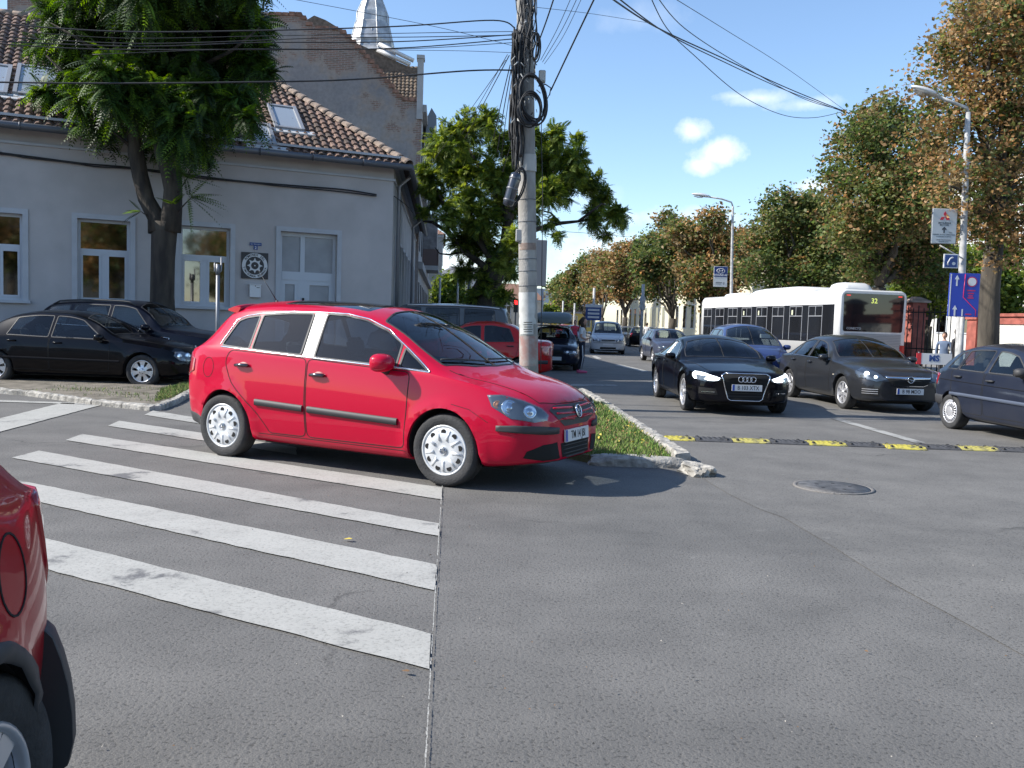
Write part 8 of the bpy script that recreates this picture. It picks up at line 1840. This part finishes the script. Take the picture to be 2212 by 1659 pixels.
for i, (a, b) in enumerate((((1096, 118), (998, 290)), ((1100, 120), (1004, 300)), ((1092, 130), (930, 356)), ((1104, 150), (1074, 330)), ((1107, 160), (1082, 350)), ((1102, 140), (1066, 300)), ((1108, 300), (1086, 372)), ((1110, 250), (1116, 372)))):
 span('drop_cable', [a, ((a[0] + b[0]) / 2 - 2, (a[1] + b[1]) / 2 + 4), b], (15.4, 24 if b[0] < 1050 else 17), .009 + .003 * (i % 2), 'black cable dropping from the pole towards the leafy tree, %s of the eight' % ['first', 'second', 'third', 'fourth', 'fifth', 'sixth', 'seventh', 'last'][i], GD)
GRr = 'overhead cables running right from the concrete pole'
span('overhead_cable', [(1160, 100), (1182, 40), (1205, -30)], (15.4, 13), .016, 'thick cable rising steeply right from the pole top', GRr)
span('overhead_cable', [(1168, 130), (1205, 60), (1240, -20)], (15.4, 13), .007, 'thin cable rising right from the pole top, next to the thick one', GRr)
span('overhead_cable', [(1172, 134), (1215, 62), (1254, -20)], (15.4, 13), .007, 'second thin cable rising right from the pole top', GRr)
span('overhead_cable', [(1176, 138), (1218, 76), (1264, -20)], (15.4, 13), .006, 'third thin cable rising right from the pole top', GRr)
span('overhead_cable', [(1190, 195), (1230, 110), (1292, -20)], (15.4, 13), .018, 'lowest thick cable rising right from the pole bracket', GRr)
span('overhead_cable', [(1186, 205), (1170, 260), (1172, 420), (1170, 620), (1168, 800)], (15.4, 15.5), .010, 'cable running down beside the right side of the pole', GRr)
mb = MB(); mb.tube([at(1163, 186, 15.4), at(1178, 182, 15.4), at(1190, 190, 15.4), at(1187, 206, 15.4)], .012, M_gut, 6); o = mb.build('hook'); tag(o, 'steel hook holding the lowest thick cable on the right of the pole', 'bracket')
span('overhead_cable', [(1160, 16), (1280, 30), (1405, 50)], (15.4, 20), .006, 'thin wire running right from the pole top and ending in the sky', GRr)
GS = 'cables sagging across the sky to the right tree row'
span('sky_cable', [(1300, -18), (1420, 60), (1560, 125), (1700, 190), (1835, 245)], (14, 34), .022, 'thick cable sagging across the sky, between cloud and trees', GS)
span('sky_cable', [(1320, -16), (1440, 72), (1560, 132), (1700, 196), (1835, 246)], (14, 34), .018, 'second cable close beside the thick sagging one', GS)
span('sky_cable', [(1395, -30), (1440, 60), (1500, 120), (1600, 205), (1690, 248), (1760, 254), (1825, 240)], (16, 34), .014, 'lowest cable hanging in a deep loop under the others, across the cloud', GS)
span('sky_cable', [(1410, -20), (1480, 62), (1600, 140), (1740, 215), (1830, 240)], (16, 34), .014, 'cable crossing the others in the sky, above the long thin cloud', GS)
span('sky_cable', [(1430, -20), (1560, 60), (1700, 148), (1830, 242)], (16, 34), .010, 'thin straight upper cable towards the right tree row', GS)
span('sky_cable', [(1160, 498), (1260, 503), (1360, 512)], (16, 30), .008, 'thin horizontal wire right of the pole below the dark branch', GS)
# ---------------------------------------------------------------- street lamps and signs
M_lp = mat('lamp_post_paint', (.50, .50, .50), .6, color2=(.32, .32, .31), vscale=6, bump=.2, bscale=20); M_lampw = mat('lamp_head_white', (.6, .6, .6), .4)
def street_lamp(px_base, Y, label, arm_px, head, r=.08, lower=None):
 b = at(px_base[0], px_base[1], Y); top = at(*px_base[2:], Y); root = tag(empty('street_lamp', (b.x, b.y, 0)), label, 'street lamp', 'street lamps on the right side'); o_ = root.location
 B = Vector((b.x, b.y, 0)); mb = MB(); pts = [B.lerp(top, k / 10) - o_ for k in range(11)]; mb.tube(pts, [r - .4 * r * k / 10 for k in range(11)], M_lp, 12); mb.build('post', root)
 A = [at(x, y, Y) - o_ for x, y in arm_px]; mb = MB(); mb.tube([pts[-1]] + A, r * .42, M_lp, 8); mb.build('arm', root)
 e = A[-1]; dr = (A[-1] - A[-2]).normalized(); u = dr.cross(Vector((0, 0, 1))).normalized(); v = u.cross(dr); mb = MB(); rings = []; LH = head
 for k in range(9):
  t = k / 8; w = LH * .20 * (math.sin(PI * min(1, t * .9 + .12)) ** .5); hh = LH * .13 * (math.sin(PI * min(1, t * .85 + .13)) ** .6)
  rings.append([e + dr * (LH * t - .05) + u * (w * math.cos(a)) + v * (hh * (math.sin(a) if math.sin(a) > 0 else math.sin(a) * .5)) for a in [2 * PI * j / 14 for j in range(14)]])
 mb.rings(rings, M_lampw); h_ = mb.build('lamp_head', root)
 mb = MB(); mb.rings([[e + dr * (LH * t - .05) + u * (LH * .15 * math.cos(a)) * s_ + v * (-.055 * LH / .6 * s2) for a in [PI * j / 8 for j in range(9)]] for t, s_, s2 in ((.35, 1, 1.0), (.6, 1, 1.35), (.85, .8, 1.0))], mat('lamp_bowl_glass', (.5, .5, .48), .2), cap=False, closed=False); mb.build('lamp_bowl', h_)
 return root
street_lamp((2076, 740, 2091, 243), 22.5, 'tall pale street lamp with signs, before the nearest turning tree on the right', [(2088, 233), (2060, 222), (2022, 207)], .72, .105)
street_lamp((1581, 700, 1583, 446), 42.5, 'curved street lamp rising behind the bus, left of the green trees', [(1580, 437), (1560, 430), (1530, 425)], .85, .09)
def far_pole(px, y0, y1, Y, r, label, name='lamp_post', arm=None, m=M_lp):
 b = at(px, y0, Y); t = at(px, y1, Y); root = tag(empty(name, (b.x, b.y, 0)), label, 'post'); mb = MB(); mb.tube([(0, 0, 0), (0, 0, t.z)], r, m, 8); mb.build('shaft', root)
 if arm: q = at(arm[0], arm[1], Y) - root.location; mb = MB(); mb.tube([(0, 0, t.z), (q.x * .5, 0, q.z + .1), (q.x, 0, q.z)], r * .6, m, 6); mb.build('arm', root)
 return root
o = far_pole(1281, 700, 622, 62, .09, 'pale post carrying a small blue and white sign, far up the street'); zc = at(1281, 678, 62)
mb = MB(); mb.box(-.55, .55, -.1, -.07, zc.z - .45, zc.z + .45, M_blue); mb.build('sign_panel', o); mb = MB(); [mb.box(-.4, .4, -.115, -.101, zc.z + d, zc.z + d + .14, M_wt) for d in (-.3, -.05, .2)]; mb.box(-.6, .6, -.115, -.101, zc.z + .45, zc.z + .65, M_wt); mb.build('sign_bars', o)
o = far_pole(1386, 705, 614, 52, .09, 'pale post with round signal heads between the far tree trunks'); q = at(1386, 655, 52).z; mb = MB(); mb.lathe([(.14, q - .4), (.2, q - .2), (.14, q), (.2, q + .2), (.13, q + .4)], M_lp, 10); mb.build('signal_head', o)
far_pole(1170, 700, 625, 70, .08, 'thin pole right of the concrete pole in the distance'); far_pole(1215, 700, 650, 90, .09, 'thin grey pole beneath the far green trees'); far_pole(1240, 700, 655, 80, .08, 'thin pale pole left of the small blue sign')
far_pole(1011, 700, 560, 60, .10, 'dark utility pole left of the leaning trunk, far down the street', 'utility_pole', m=M_gut); far_pole(1000, 700, 585, 80, .1, 'second dark pole far down the left side of the street', 'utility_pole', m=M_gut)
far_pole(987, 700, 575, 66, .07, 'slim lamp post with a curved arm far down the left side', arm=(1000, 572)); far_pole(948, 705, 600, 56, .07, 'slim pale pole at the end of the dark house row')
tl_ = far_pole(1113, 700, 656, 80, .07, 'distant post with a red traffic light behind the concrete pole', 'traffic_light', m=M_gut); q = at(1113, 658, 80).z; mb = MB(); mb.box(-.2, .2, -.2, .1, q - .7, q + .5, M_blackp); mb.build('signal_housing', tl_); mb = MB(); mb.box(-.15, .15, -.23, -.2, q, q + .4, mat('signal_red', (.8, .02, .02), .4, emit=(1, .03, .03, 1.5))); mb.build('signal_lamp', tl_)
# advertising sign with three red diamonds
M_sw = mat('board_white', (.50, .52, .52), .5, var=.04); M_sr = mat('emblem_red', (.55, .02, .05), .4); M_tx = mat('letter_dark', (.05, .06, .07), .6)
def board(name, px0, px1, py0, py1, Y, m, label, cat='sign', th=.04, rim=None, rz=0):
 c = at((px0 + px1) / 2, (py0 + py1) / 2, Y); w = (px1 - px0) / F * Y; h = (py1 - py0) / F * Y; o = tag(empty(name, c, rz), label, cat); mb = MB(); mb.bbox(-w / 2, w / 2, 0, th, -h / 2, h / 2, m, .006); mb.build('board', o)
 if rim: mb = MB(); mb.tube([(-w / 2, .02, -h / 2), (w / 2, .02, -h / 2), (w / 2, .02, h / 2), (-w / 2, .02, h / 2), (-w / 2, .02, -h / 2)], .014, rim, 6); mb.build('rim', o)
 return o, w, h
fr_ = lambda x, z, d=.001: frame((x, -d, z), (1, 0, 0), (0, 0, 1), (0, -1, 0))
o, w, h = board('advertising_sign', 2014, 2066, 452, 525, 22.3, M_sw, 'white direction sign with a red three diamond emblem and a black arrow', rim=M_sgb)
mb = MB(); a = .085
def rh(cx, cz, ang, s, q=.5):
 u = Vector((math.cos(ang), math.sin(ang))); v = Vector((-u.y, u.x)); return [(cx + u.x * s, cz + u.y * s), (cx + v.x * s * q, cz + v.y * s * q), (cx - u.x * s, cz - u.y * s), (cx - v.x * s * q, cz - v.y * s * q)]
cz = h / 2 - .20
for ang in (90, 210, 330): mb.prism(rh(math.cos(R(ang)) * .073, cz + math.sin(R(ang)) * .073, R(ang), .073, .56), fr_(0, 0), 0, .004, M_sr)
mb.build('emblem', o)
lettering('MITSUBISHI', .062, M_tx, fr_(0, cz - .15), o, bold=.001); lettering('MOTORS', .055, M_tx, fr_(0, cz - .20), o, bold=.001)
mb = MB(); zc = cz - .32; mb.prism([(-.018, zc - .075), (.018, zc - .075), (.018, zc + .02), (.055, zc - .01), (.055, zc + .03), (0, zc + .08), (-.055, zc + .03), (-.055, zc - .01), (-.018, zc + .02)], fr_(0, 0), 0, .004, M_tx); mb.build('arrow', o)
lettering('50m', .05, M_tx, fr_(.16, zc - .06), o); lettering('HERMES AUTO TIMISOARA', .046, M_tx, fr_(0, zc - .115), o); lettering('AUTOMOBILE SI SERVICE', .034, M_tx, fr_(0, zc - .165), o); lettering('CALEA TORONTALULUI', .034, M_tx, fr_(0, zc - .245), o); lettering('TEL 0256 000 000' if False else 'VANZARI AUTO', .034, M_tx, fr_(0, zc - .285), o)
mb = MB(); mb.tube([at(2030, 530, 22.4), at(2082, 560, 22.4)], .018, M_lp, 6); mb.tube([at(2066, 470, 22.4), at(2086, 468, 22.4)], .014, M_lp, 6); b_ = mb.build('bracket'); b_.parent = o; b_.matrix_parent_inverse = Matrix.Translation(-o.location)
o, w, h = board('phone_sign', 2039, 2070, 549, 579, 22.2, M_wt, 'small blue telephone sign with a white rim below the white direction sign')
mb = MB(); mb.bbox(-w / 2 + .025, w / 2 - .025, -.006, .01, -h / 2 + .025, h / 2 - .025, M_blue, .004); mb.build('panel', o)
mb = MB(); mb.tube([(.02, -.008, .09), (-.03, -.008, .06), (-.075, -.008, -.03), (-.09, -.008, -.09)], [.02, .013, .013, .022], M_wt, 8); mb.tube([(-.09, -.008, -.095), (-.06, -.008, -.085)], .018, M_wt, 6); mb.tube([(.02, -.008, .09), (.04, -.008, .075)], .02, M_wt, 6); mb.prism([(.065 + .045 * math.cos(t), -.06 + .04 * math.sin(t)) for t in [2 * PI * k / 16 for k in range(16)]], fr_(0, 0, .006), 0, .004, M_wt); mb.build('symbol', o)
M_bs2 = mat('sign_blue_bright', (.02, .05, .36), .4); M_rl = mat('sign_red_line', (.50, .02, .10), .4)
o, w, h = board('lane_sign', 2051, 2114, 591, 684, 22.0, M_bs2, 'tall blue lane sign with white arrows and a red bordered white disc', rz=R(-4))
mb = MB()
def arr(mb, x, z, L_, hd=True):
 mb.prism([(x - .018, z), (x + .018, z), (x + .018, z + L_ * .6), (x + .055, z + L_ * .6), (x, z + L_), (x - .055, z + L_ * .6), (x - .018, z + L_ * .6)] if hd else [(x - .015, z), (x + .015, z), (x + .015, z + L_), (x - .015, z + L_)], fr_(0, 0), 0, .004, M_wt)
arr(mb, -.19, .22, .27); arr(mb, -.20, -h / 2 + .02, .26); arr(mb, -.02, -h / 2 + .02, .17, False); mb.box(-w / 2 + .015, -w / 2 + .04, -.004, 0, -h / 2 + .02, h / 2 - .02, M_wt); mb.build('arrow', o)
mb = MB(); mb.tube([(-.0, -.006, h / 2 - .02), (-.02, -.006, -.05), (.30, -.006, -.36), (.30, -.006, -h / 2 + .03)], .010, M_rl, 5); mb.build('red_line', o)
mb = MB(); mb.prism([(.17 + .125 * math.cos(t), .33 + .125 * math.sin(t)) for t in [2 * PI * k / 28 for k in range(28)]], fr_(0, 0), 0, .004, M_rl); mb.prism([(.17 + .10 * math.cos(t), .33 + .10 * math.sin(t)) for t in [2 * PI * k / 28 for k in range(28)]], fr_(0, 0), .004, .007, M_wt); mb.build('disc', o)
mb = MB(); [mb.box(.06 + q, .26 - q, -.004, 0, z, z + .03, M_rl) for z, q in ((.10, 0), (.03, .03), (-.03, .05), (-.08, .03))]; mb.box(.06, .2, -.004, 0, -h / 2 + .05, -h / 2 + .08, M_rl); mb.build('red_text', o)
p_ = at(2078, 740, 22.1); mb = MB(); mb.tube([(0, 0, 0), (0, 0, at(2078, 600, 22.1).z)], .055, M_lp, 10); sp_ = mb.build('sign_post'); sp_.location = (p_.x, p_.y + .05, 0); tag(sp_, 'short pale post under the tall blue lane sign', 'post')
o, w, h = board('advertising_sign', 1542, 1571, 576, 619, 42.3, M_sw, 'blue and white dealer sign with an oval letter emblem on the farther lamp post', rim=M_sgb)
mb = MB(); mb.bbox(-w / 2 + .01, w / 2 - .01, -.008, .01, -.02, h / 2 - .01, M_bs2 if False else mat('sign_navy', (.015, .04, .16), .4), .006); mb.build('panel', o)
mb = MB(); badge_ring(mb, fr_(0, .27, .012), .11, .014, M_wt, 26, sx=1.7); T = fr_(0, .27, .014); mb.tube([T @ Vector(q) for q in ((-.10, -.07, 0), (-.05, .075, 0))], .014, M_wt, 5); mb.tube([T @ Vector(q) for q in ((.05, -.075, 0), (.10, .07, 0))], .014, M_wt, 5); mb.tube([T @ Vector(q) for q in ((-.08, -.01, 0), (.08, .01, 0))], .014, M_wt, 5); mb.build('emblem', o)
lettering('HYUNDAI', .135, M_wt, fr_(0, .07, .010), o, bold=.005)
mb = MB(); mb.box(-.22, .08, -.006, 0, -.30, -.27, M_tx); mb.box(-.22, .04, -.006, 0, -.36, -.34, M_tx); mb.prism([(.16, -.40), (.18, -.40), (.18, -.30), (.21, -.32), (.17, -.25), (.13, -.32), (.16, -.30)], fr_(0, 0), 0, .004, M_tx); mb.build('small_print', o)
# ---------------------------------------------------------------- people
M_skin = mat('skin', (.42, .24, .17), .6); M_hair = mat('hair_dark', (.035, .022, .015), .7); M_tee = mat('tee_white', (.62, .62, .62), .85, var=.06, vscale=8); M_trk = mat('tracksuit_dark', (.015, .017, .03), .85); M_pink = mat('shoe_pink', (.6, .10, .20), .6)
def skin_mesh(name, nodes, edges, m, parent, sub=2, regions=None, zsplit=None):
 me = bpy.data.meshes.new(name); me.from_pydata([n[0] for n in nodes], edges, []); o = bpy.data.objects.new(name, me); col.objects.link(o)
 md = o.modifiers.new('s', 'SKIN'); md.use_smooth_shade = True
 for i, n in enumerate(nodes): me.skin_vertices[0].data[i].radius = (n[1], n[2] if len(n) > 2 else n[1])
 me.skin_vertices[0].data[0].use_root = True; ms = o.modifiers.new('d', 'SUBSURF'); ms.levels = sub; ms.render_levels = sub
 dg = bpy.context.evaluated_depsgraph_get(); dg.update(); m2 = bpy.data.meshes.new_from_object(o.evaluated_get(dg)); bpy.data.objects.remove(o); m2.name = name; m2.materials.clear()
 for q in (m if isinstance(m, list) else [m]): m2.materials.append(q)
 if regions: 
  for p in m2.polygons: p.material_index = regions(p.center)
 for p in m2.polygons: p.use_smooth = True
 return link(name, m2, parent)
def head(root, c, rz, hair_long=True, hairm=M_hair, skin=M_skin, s=1.0):
 bm = bmesh.new(); bmesh.ops.create_uvsphere(bm, u_segments=28, v_segments=20, radius=1)
 for v in bm.verts:
  x, y, z = v.co; w = .074 * (1 - .22 * max(0, -z) ** 1.3); d = .096; X = x * w; Y = y * d * (1 - .12 * max(0, -z)); Z = z * .118
  if y < -.2: 
   nose = math.exp(-((x / .22) ** 2 + ((z + .12) / .24) ** 2)); Y -= .022 * nose; eye = math.exp(-(((abs(x) - .42) / .16) ** 2 + ((z - .06) / .12) ** 2)); Y += .010 * eye
   chin = math.exp(-((x / .35) ** 2 + ((z + .9) / .25) ** 2)); Y -= .012 * chin; lip = math.exp(-((x / .28) ** 2 + ((z + .45) / .07) ** 2)); Y -= .007 * lip
  v.co = Vector((X, Y, Z)) * s
 for f in bm.faces: f.smooth = True
 M = Matrix.Translation(c) @ Matrix.Rotation(rz, 4, 'Z'); bm.transform(M); return bm, M
def woman(px, py0, py1):
 g = G(px, py0); root = tag(empty('person', g), 'woman in white tee and dark striped tracksuit trousers standing beside the dark blue car', 'person'); root.scale = (1, 1, 1.0)
 V = Vector
 nodes = [((0, 0, .95), .135, .10), ((.0, 0, 1.08), .115, .085), ((-.005, .01, 1.24), .135, .095), ((-.01, .015, 1.36), .12, .08), ((0, .0, 1.42), .05, .05), ((.015, -.01, 1.50), .045, .048), ((.025, -.015, 1.56), .055, .06),
             ((-.02, -.155, 1.35), .05, .05), ((-.06, -.19, 1.12), .038, .038), ((.10, -.15, 1.04), .03, .03), ((.17, -.10, 1.06), .022, .03),
             ((-.02, .165, 1.35), .05, .05), ((-.04, .19, 1.12), .038, .038), ((.12, .10, 1.05), .03, .03), ((.19, .0, 1.08), .022, .03),
             ((.0, -.09, .86), .095, .09), ((.03, -.10, .50), .06, .062), ((-.02, -.10, .12), .038, .042), ((-.01, .09, .86), .095, .09), ((.0, .10, .50), .06, .062), ((-.06, .11, .12), .038, .042)]
 edges = [(0, 1), (1, 2), (2, 3), (3, 4), (4, 5), (5, 6), (3, 7), (7, 8), (8, 9), (9, 10), (3, 11), (11, 12), (12, 13), (13, 14), (0, 15), (15, 16), (16, 17), (0, 18), (18, 19), (19, 20)]
 def reg(c):
  if c.z < 1.0 and abs(c.y) < .3 and c.x < .13: return 1 if c.z < .98 else 0
  if c.z > 1.415: return 0
  if c.z > 1.22: return 2
  return 0 if (abs(c.y) > .15 or c.x > .115) else 2
 b = skin_mesh('body', nodes, edges, [M_skin, M_trk, M_tee], root, 2, reg)
 bm, M = head(root, Vector((.03, -.02, 1.60)), R(62)); me = bpy.data.meshes.new('body'); bm2 = bmesh.new(); bm2.from_mesh(b.data); n0 = len(bm2.faces); m_ = bpy.data.meshes.new('t'); bm.to_mesh(m_); bm2.from_mesh(m_); bm2.to_mesh(b.data); bpy.data.meshes.remove(m_)
 hb = bmesh.new(); bmesh.ops.create_uvsphere(hb, u_segments=24, v_segments=18, radius=1)
 for v in hb.verts:
  x, y, z = v.co; k = 1.0; v.co = Vector((x * .088, y * .105 + .018, z * .118 + .022))
  if y < -.25 and z < .45: v.co.y = max(v.co.y, -.045)
  if z < -.3: v.co.z -= .16 * (-.3 - z); v.co.y += .02
 for f in hb.faces: f.smooth = True
 hb.transform(M); hm = bpy.data.meshes.new('hair'); hb.to_mesh(hm); hm.materials.append(M_hair); link('hair', hm, root)
 mb = MB(); mb.tube([M @ Vector(q) for q in ((0, .10, .05), (0, .15, 0), (0, .16, -.1), (0, .13, -.2))], [.03, .035, .03, .01], M_hair, 8); mb.build('pony_tail', root)
 for sg, hx, hy in ((-1, .17, -.10), (1, .19, .0)):
  o_ = V((hx + .02, hy, 1.07)); 
  for k in range(4): skin_mesh('finger', [((o_.x, o_.y + (k - 1.5) * .018, o_.z + .004), .009), ((o_.x + .04 - abs(k - 1.4) * .004, o_.y + (k - 1.5) * .018, o_.z + .012), .008), ((o_.x + .062 - abs(k - 1.4) * .006, o_.y + (k - 1.5) * .016 - .008 * sg, o_.z - .008), .007)], [(0, 1), (1, 2)], M_skin, root, 1)
  skin_mesh('finger', [((o_.x - .02, o_.y - .03 * sg, o_.z), .010), ((o_.x + .01, o_.y - .042 * sg, o_.z + .018), .009), ((o_.x + .035, o_.y - .036 * sg, o_.z + .026), .008)], [(0, 1), (1, 2)], M_skin, root, 1)
 for y, off in ((-.10, 0), (.10, 0)):
  s_ = -1 if y < 0 else 1; mb = MB(); mb.tube([(.0, y + .098 * s_ * .98, .86), (.03, y + .064 * s_, .50), (-.02 if s_ < 0 else -.06, y + .045 * s_, .12)], .016, M_tee, 6); mb.build('trouser_stripe', root)
  x0 = -.06 if s_ < 0 else -.10; mb = MB(); rings = []
  for k in range(9): t = k / 8; rings.append([(x0 + .27 * t - .03, y * 1.05 + .045 * math.sin(PI * (t * .8 + .15)) * math.cos(a), .045 + (.055 - .025 * t) * math.sin(a)) for a in [2 * PI * j / 12 for j in range(12)]])
  mb.rings(rings, M_pink); mb.build('shoe', root)
 tag(obj_bag(g), 'small dark phone held by the woman in the white tee', 'phone')
 return root
def obj_bag(g): mb = MB(); mb.bbox(.20, .30, -.06, .0, 1.10, 1.115, M_blackp, .004); o = mb.build('phone'); o.location = g; return o
woman(1255, 806, 697)
def bust(name, c, rz, top, label, hairm=M_hair):
 root = tag(empty(name, c, rz), label, 'person')
 b = skin_mesh('body', [((0, 0, -.5), .15, .11), ((0, 0, -.2), .17, .11), ((0, 0, -.04), .09, .07), ((0, 0, .03), .05, .05), ((0, 0, .09), .05, .05), ((-.19, 0, -.1), .06, .06), ((-.24, -.1, -.36), .045, .045), ((-.16, -.32, -.30), .035, .035), ((.19, 0, -.1), .06, .06), ((.24, -.1, -.36), .045, .045), ((.16, -.32, -.30), .035, .035)],
                  [(0, 1), (1, 2), (2, 3), (3, 4), (2, 5), (5, 6), (6, 7), (2, 8), (8, 9), (9, 10)], [M_skin, top], root, 2, lambda q: 0 if q.z > .01 else 1)
 bm, M = head(root, Vector((0, -.02, .17)), 0); bm2 = bmesh.new(); bm2.from_mesh(b.data); t = bpy.data.meshes.new('t'); bm.to_mesh(t); bm2.from_mesh(t); bm2.to_mesh(b.data)
 hb = bmesh.new(); bmesh.ops.create_uvsphere(hb, u_segments=20, v_segments=14, radius=1)
 for v in hb.verts:
  x, y, z = v.co; v.co = Vector((x * .083, y * .103 + .014, z * .112 + .024)); 
  if y < -.2 and z < .5: v.co.y = max(v.co.y, -.05)
  if z < -.3: v.co.z = max(v.co.z, -.02)
 for f in hb.faces: f.smooth = True
 hb.transform(M); hm = bpy.data.meshes.new('hair'); hb.to_mesh(hm); hm.materials.append(hairm); link('hair', hm, root); return root
M_grhair = mat('hair_grey', (.3, .3, .29), .7); M_sh1 = mat('shirt_blue', (.10, .14, .22), .8); M_sh2 = mat('coat_dark', (.03, .03, .035), .9)
hr_ = HATCH.root.rotation_euler.z; p = Matrix.Translation(HATCH.root.location) @ Matrix.Rotation(hr_, 4, 'Z') @ Vector((-.52, .36, 1.02)); bust('person', p, hr_ + PI / 2, M_sh1, 'grey haired driver seen through the side window of the dark blue hatchback', M_grhair)
def stander(px, Y, h, top, label, rz=0):
 p = at(px, 740, Y); root = tag(empty('person', (p.x, Y, 0), rz), label, 'person'); s = h / 1.7; root.scale = (s, s, s)
 b = skin_mesh('body', [((0, 0, .92), .14, .10), ((0, 0, 1.15), .13, .09), ((0, 0, 1.36), .15, .09), ((0, 0, 1.44), .05, .05), ((0, 0, 1.52), .05, .05), ((-.2, 0, 1.36), .055, .055), ((-.25, 0, 1.08), .04, .04), ((-.22, -.06, .86), .03, .03), ((.2, 0, 1.36), .055, .055), ((.25, 0, 1.08), .04, .04), ((.22, -.06, .86), .03, .03), ((-.09, 0, .84), .09, .09), ((-.1, 0, .48), .06, .06), ((-.1, .02, .10), .045, .045), ((.09, 0, .84), .09, .09), ((.1, 0, .48), .06, .06), ((.1, .02, .10), .045, .045), ((-.1, -.12, .04), .035, .03), ((.1, -.12, .04), .035, .03)],
                  [(0, 1), (1, 2), (2, 3), (3, 4), (2, 5), (5, 6), (6, 7), (2, 8), (8, 9), (9, 10), (0, 11), (11, 12), (12, 13), (0, 14), (14, 15), (15, 16), (13, 17), (16, 18)], [M_skin, top, M_sh2], root, 1, lambda q: 0 if q.z > 1.43 else (1 if q.z > .9 else 2))
 bm, M = head(root, Vector((0, -.01, 1.60)), 0); bm2 = bmesh.new(); bm2.from_mesh(b.data); t = bpy.data.meshes.new('t'); bm.to_mesh(t); bm2.from_mesh(t); bm2.to_mesh(b.data)
 hb = bmesh.new(); bmesh.ops.create_uvsphere(hb, u_segments=16, v_segments=12, radius=1)
 for v in hb.verts:
  x, y, z = v.co; v.co = Vector((x * .084, y * .104 + .014, z * .112 + .024)); 
  if y < -.2 and z < .5: v.co.y = max(v.co.y, -.05)
 hb.transform(M); hm = bpy.data.meshes.new('hair'); hb.to_mesh(hm); hm.materials.append(M_hair); link('hair', hm, root)
stander(2068, 27.5, 1.72, M_sh2, 'person in a dark coat before the white wall panel, left of the blue hatchback', R(30)); stander(2040, 28.5, 1.6, M_sh1, 'shorter person in blue beside the iron gate, left of the one in the dark coat', R(-40))
stander(1396, 62, 1.75, M_tee, 'person in a pale top far off beside the small black hatchback', R(150)); stander(1241, 47, 1.7, mat('coat_red', (.5, .04, .08), .8), 'person in red far behind the woman in the white tee', 0)
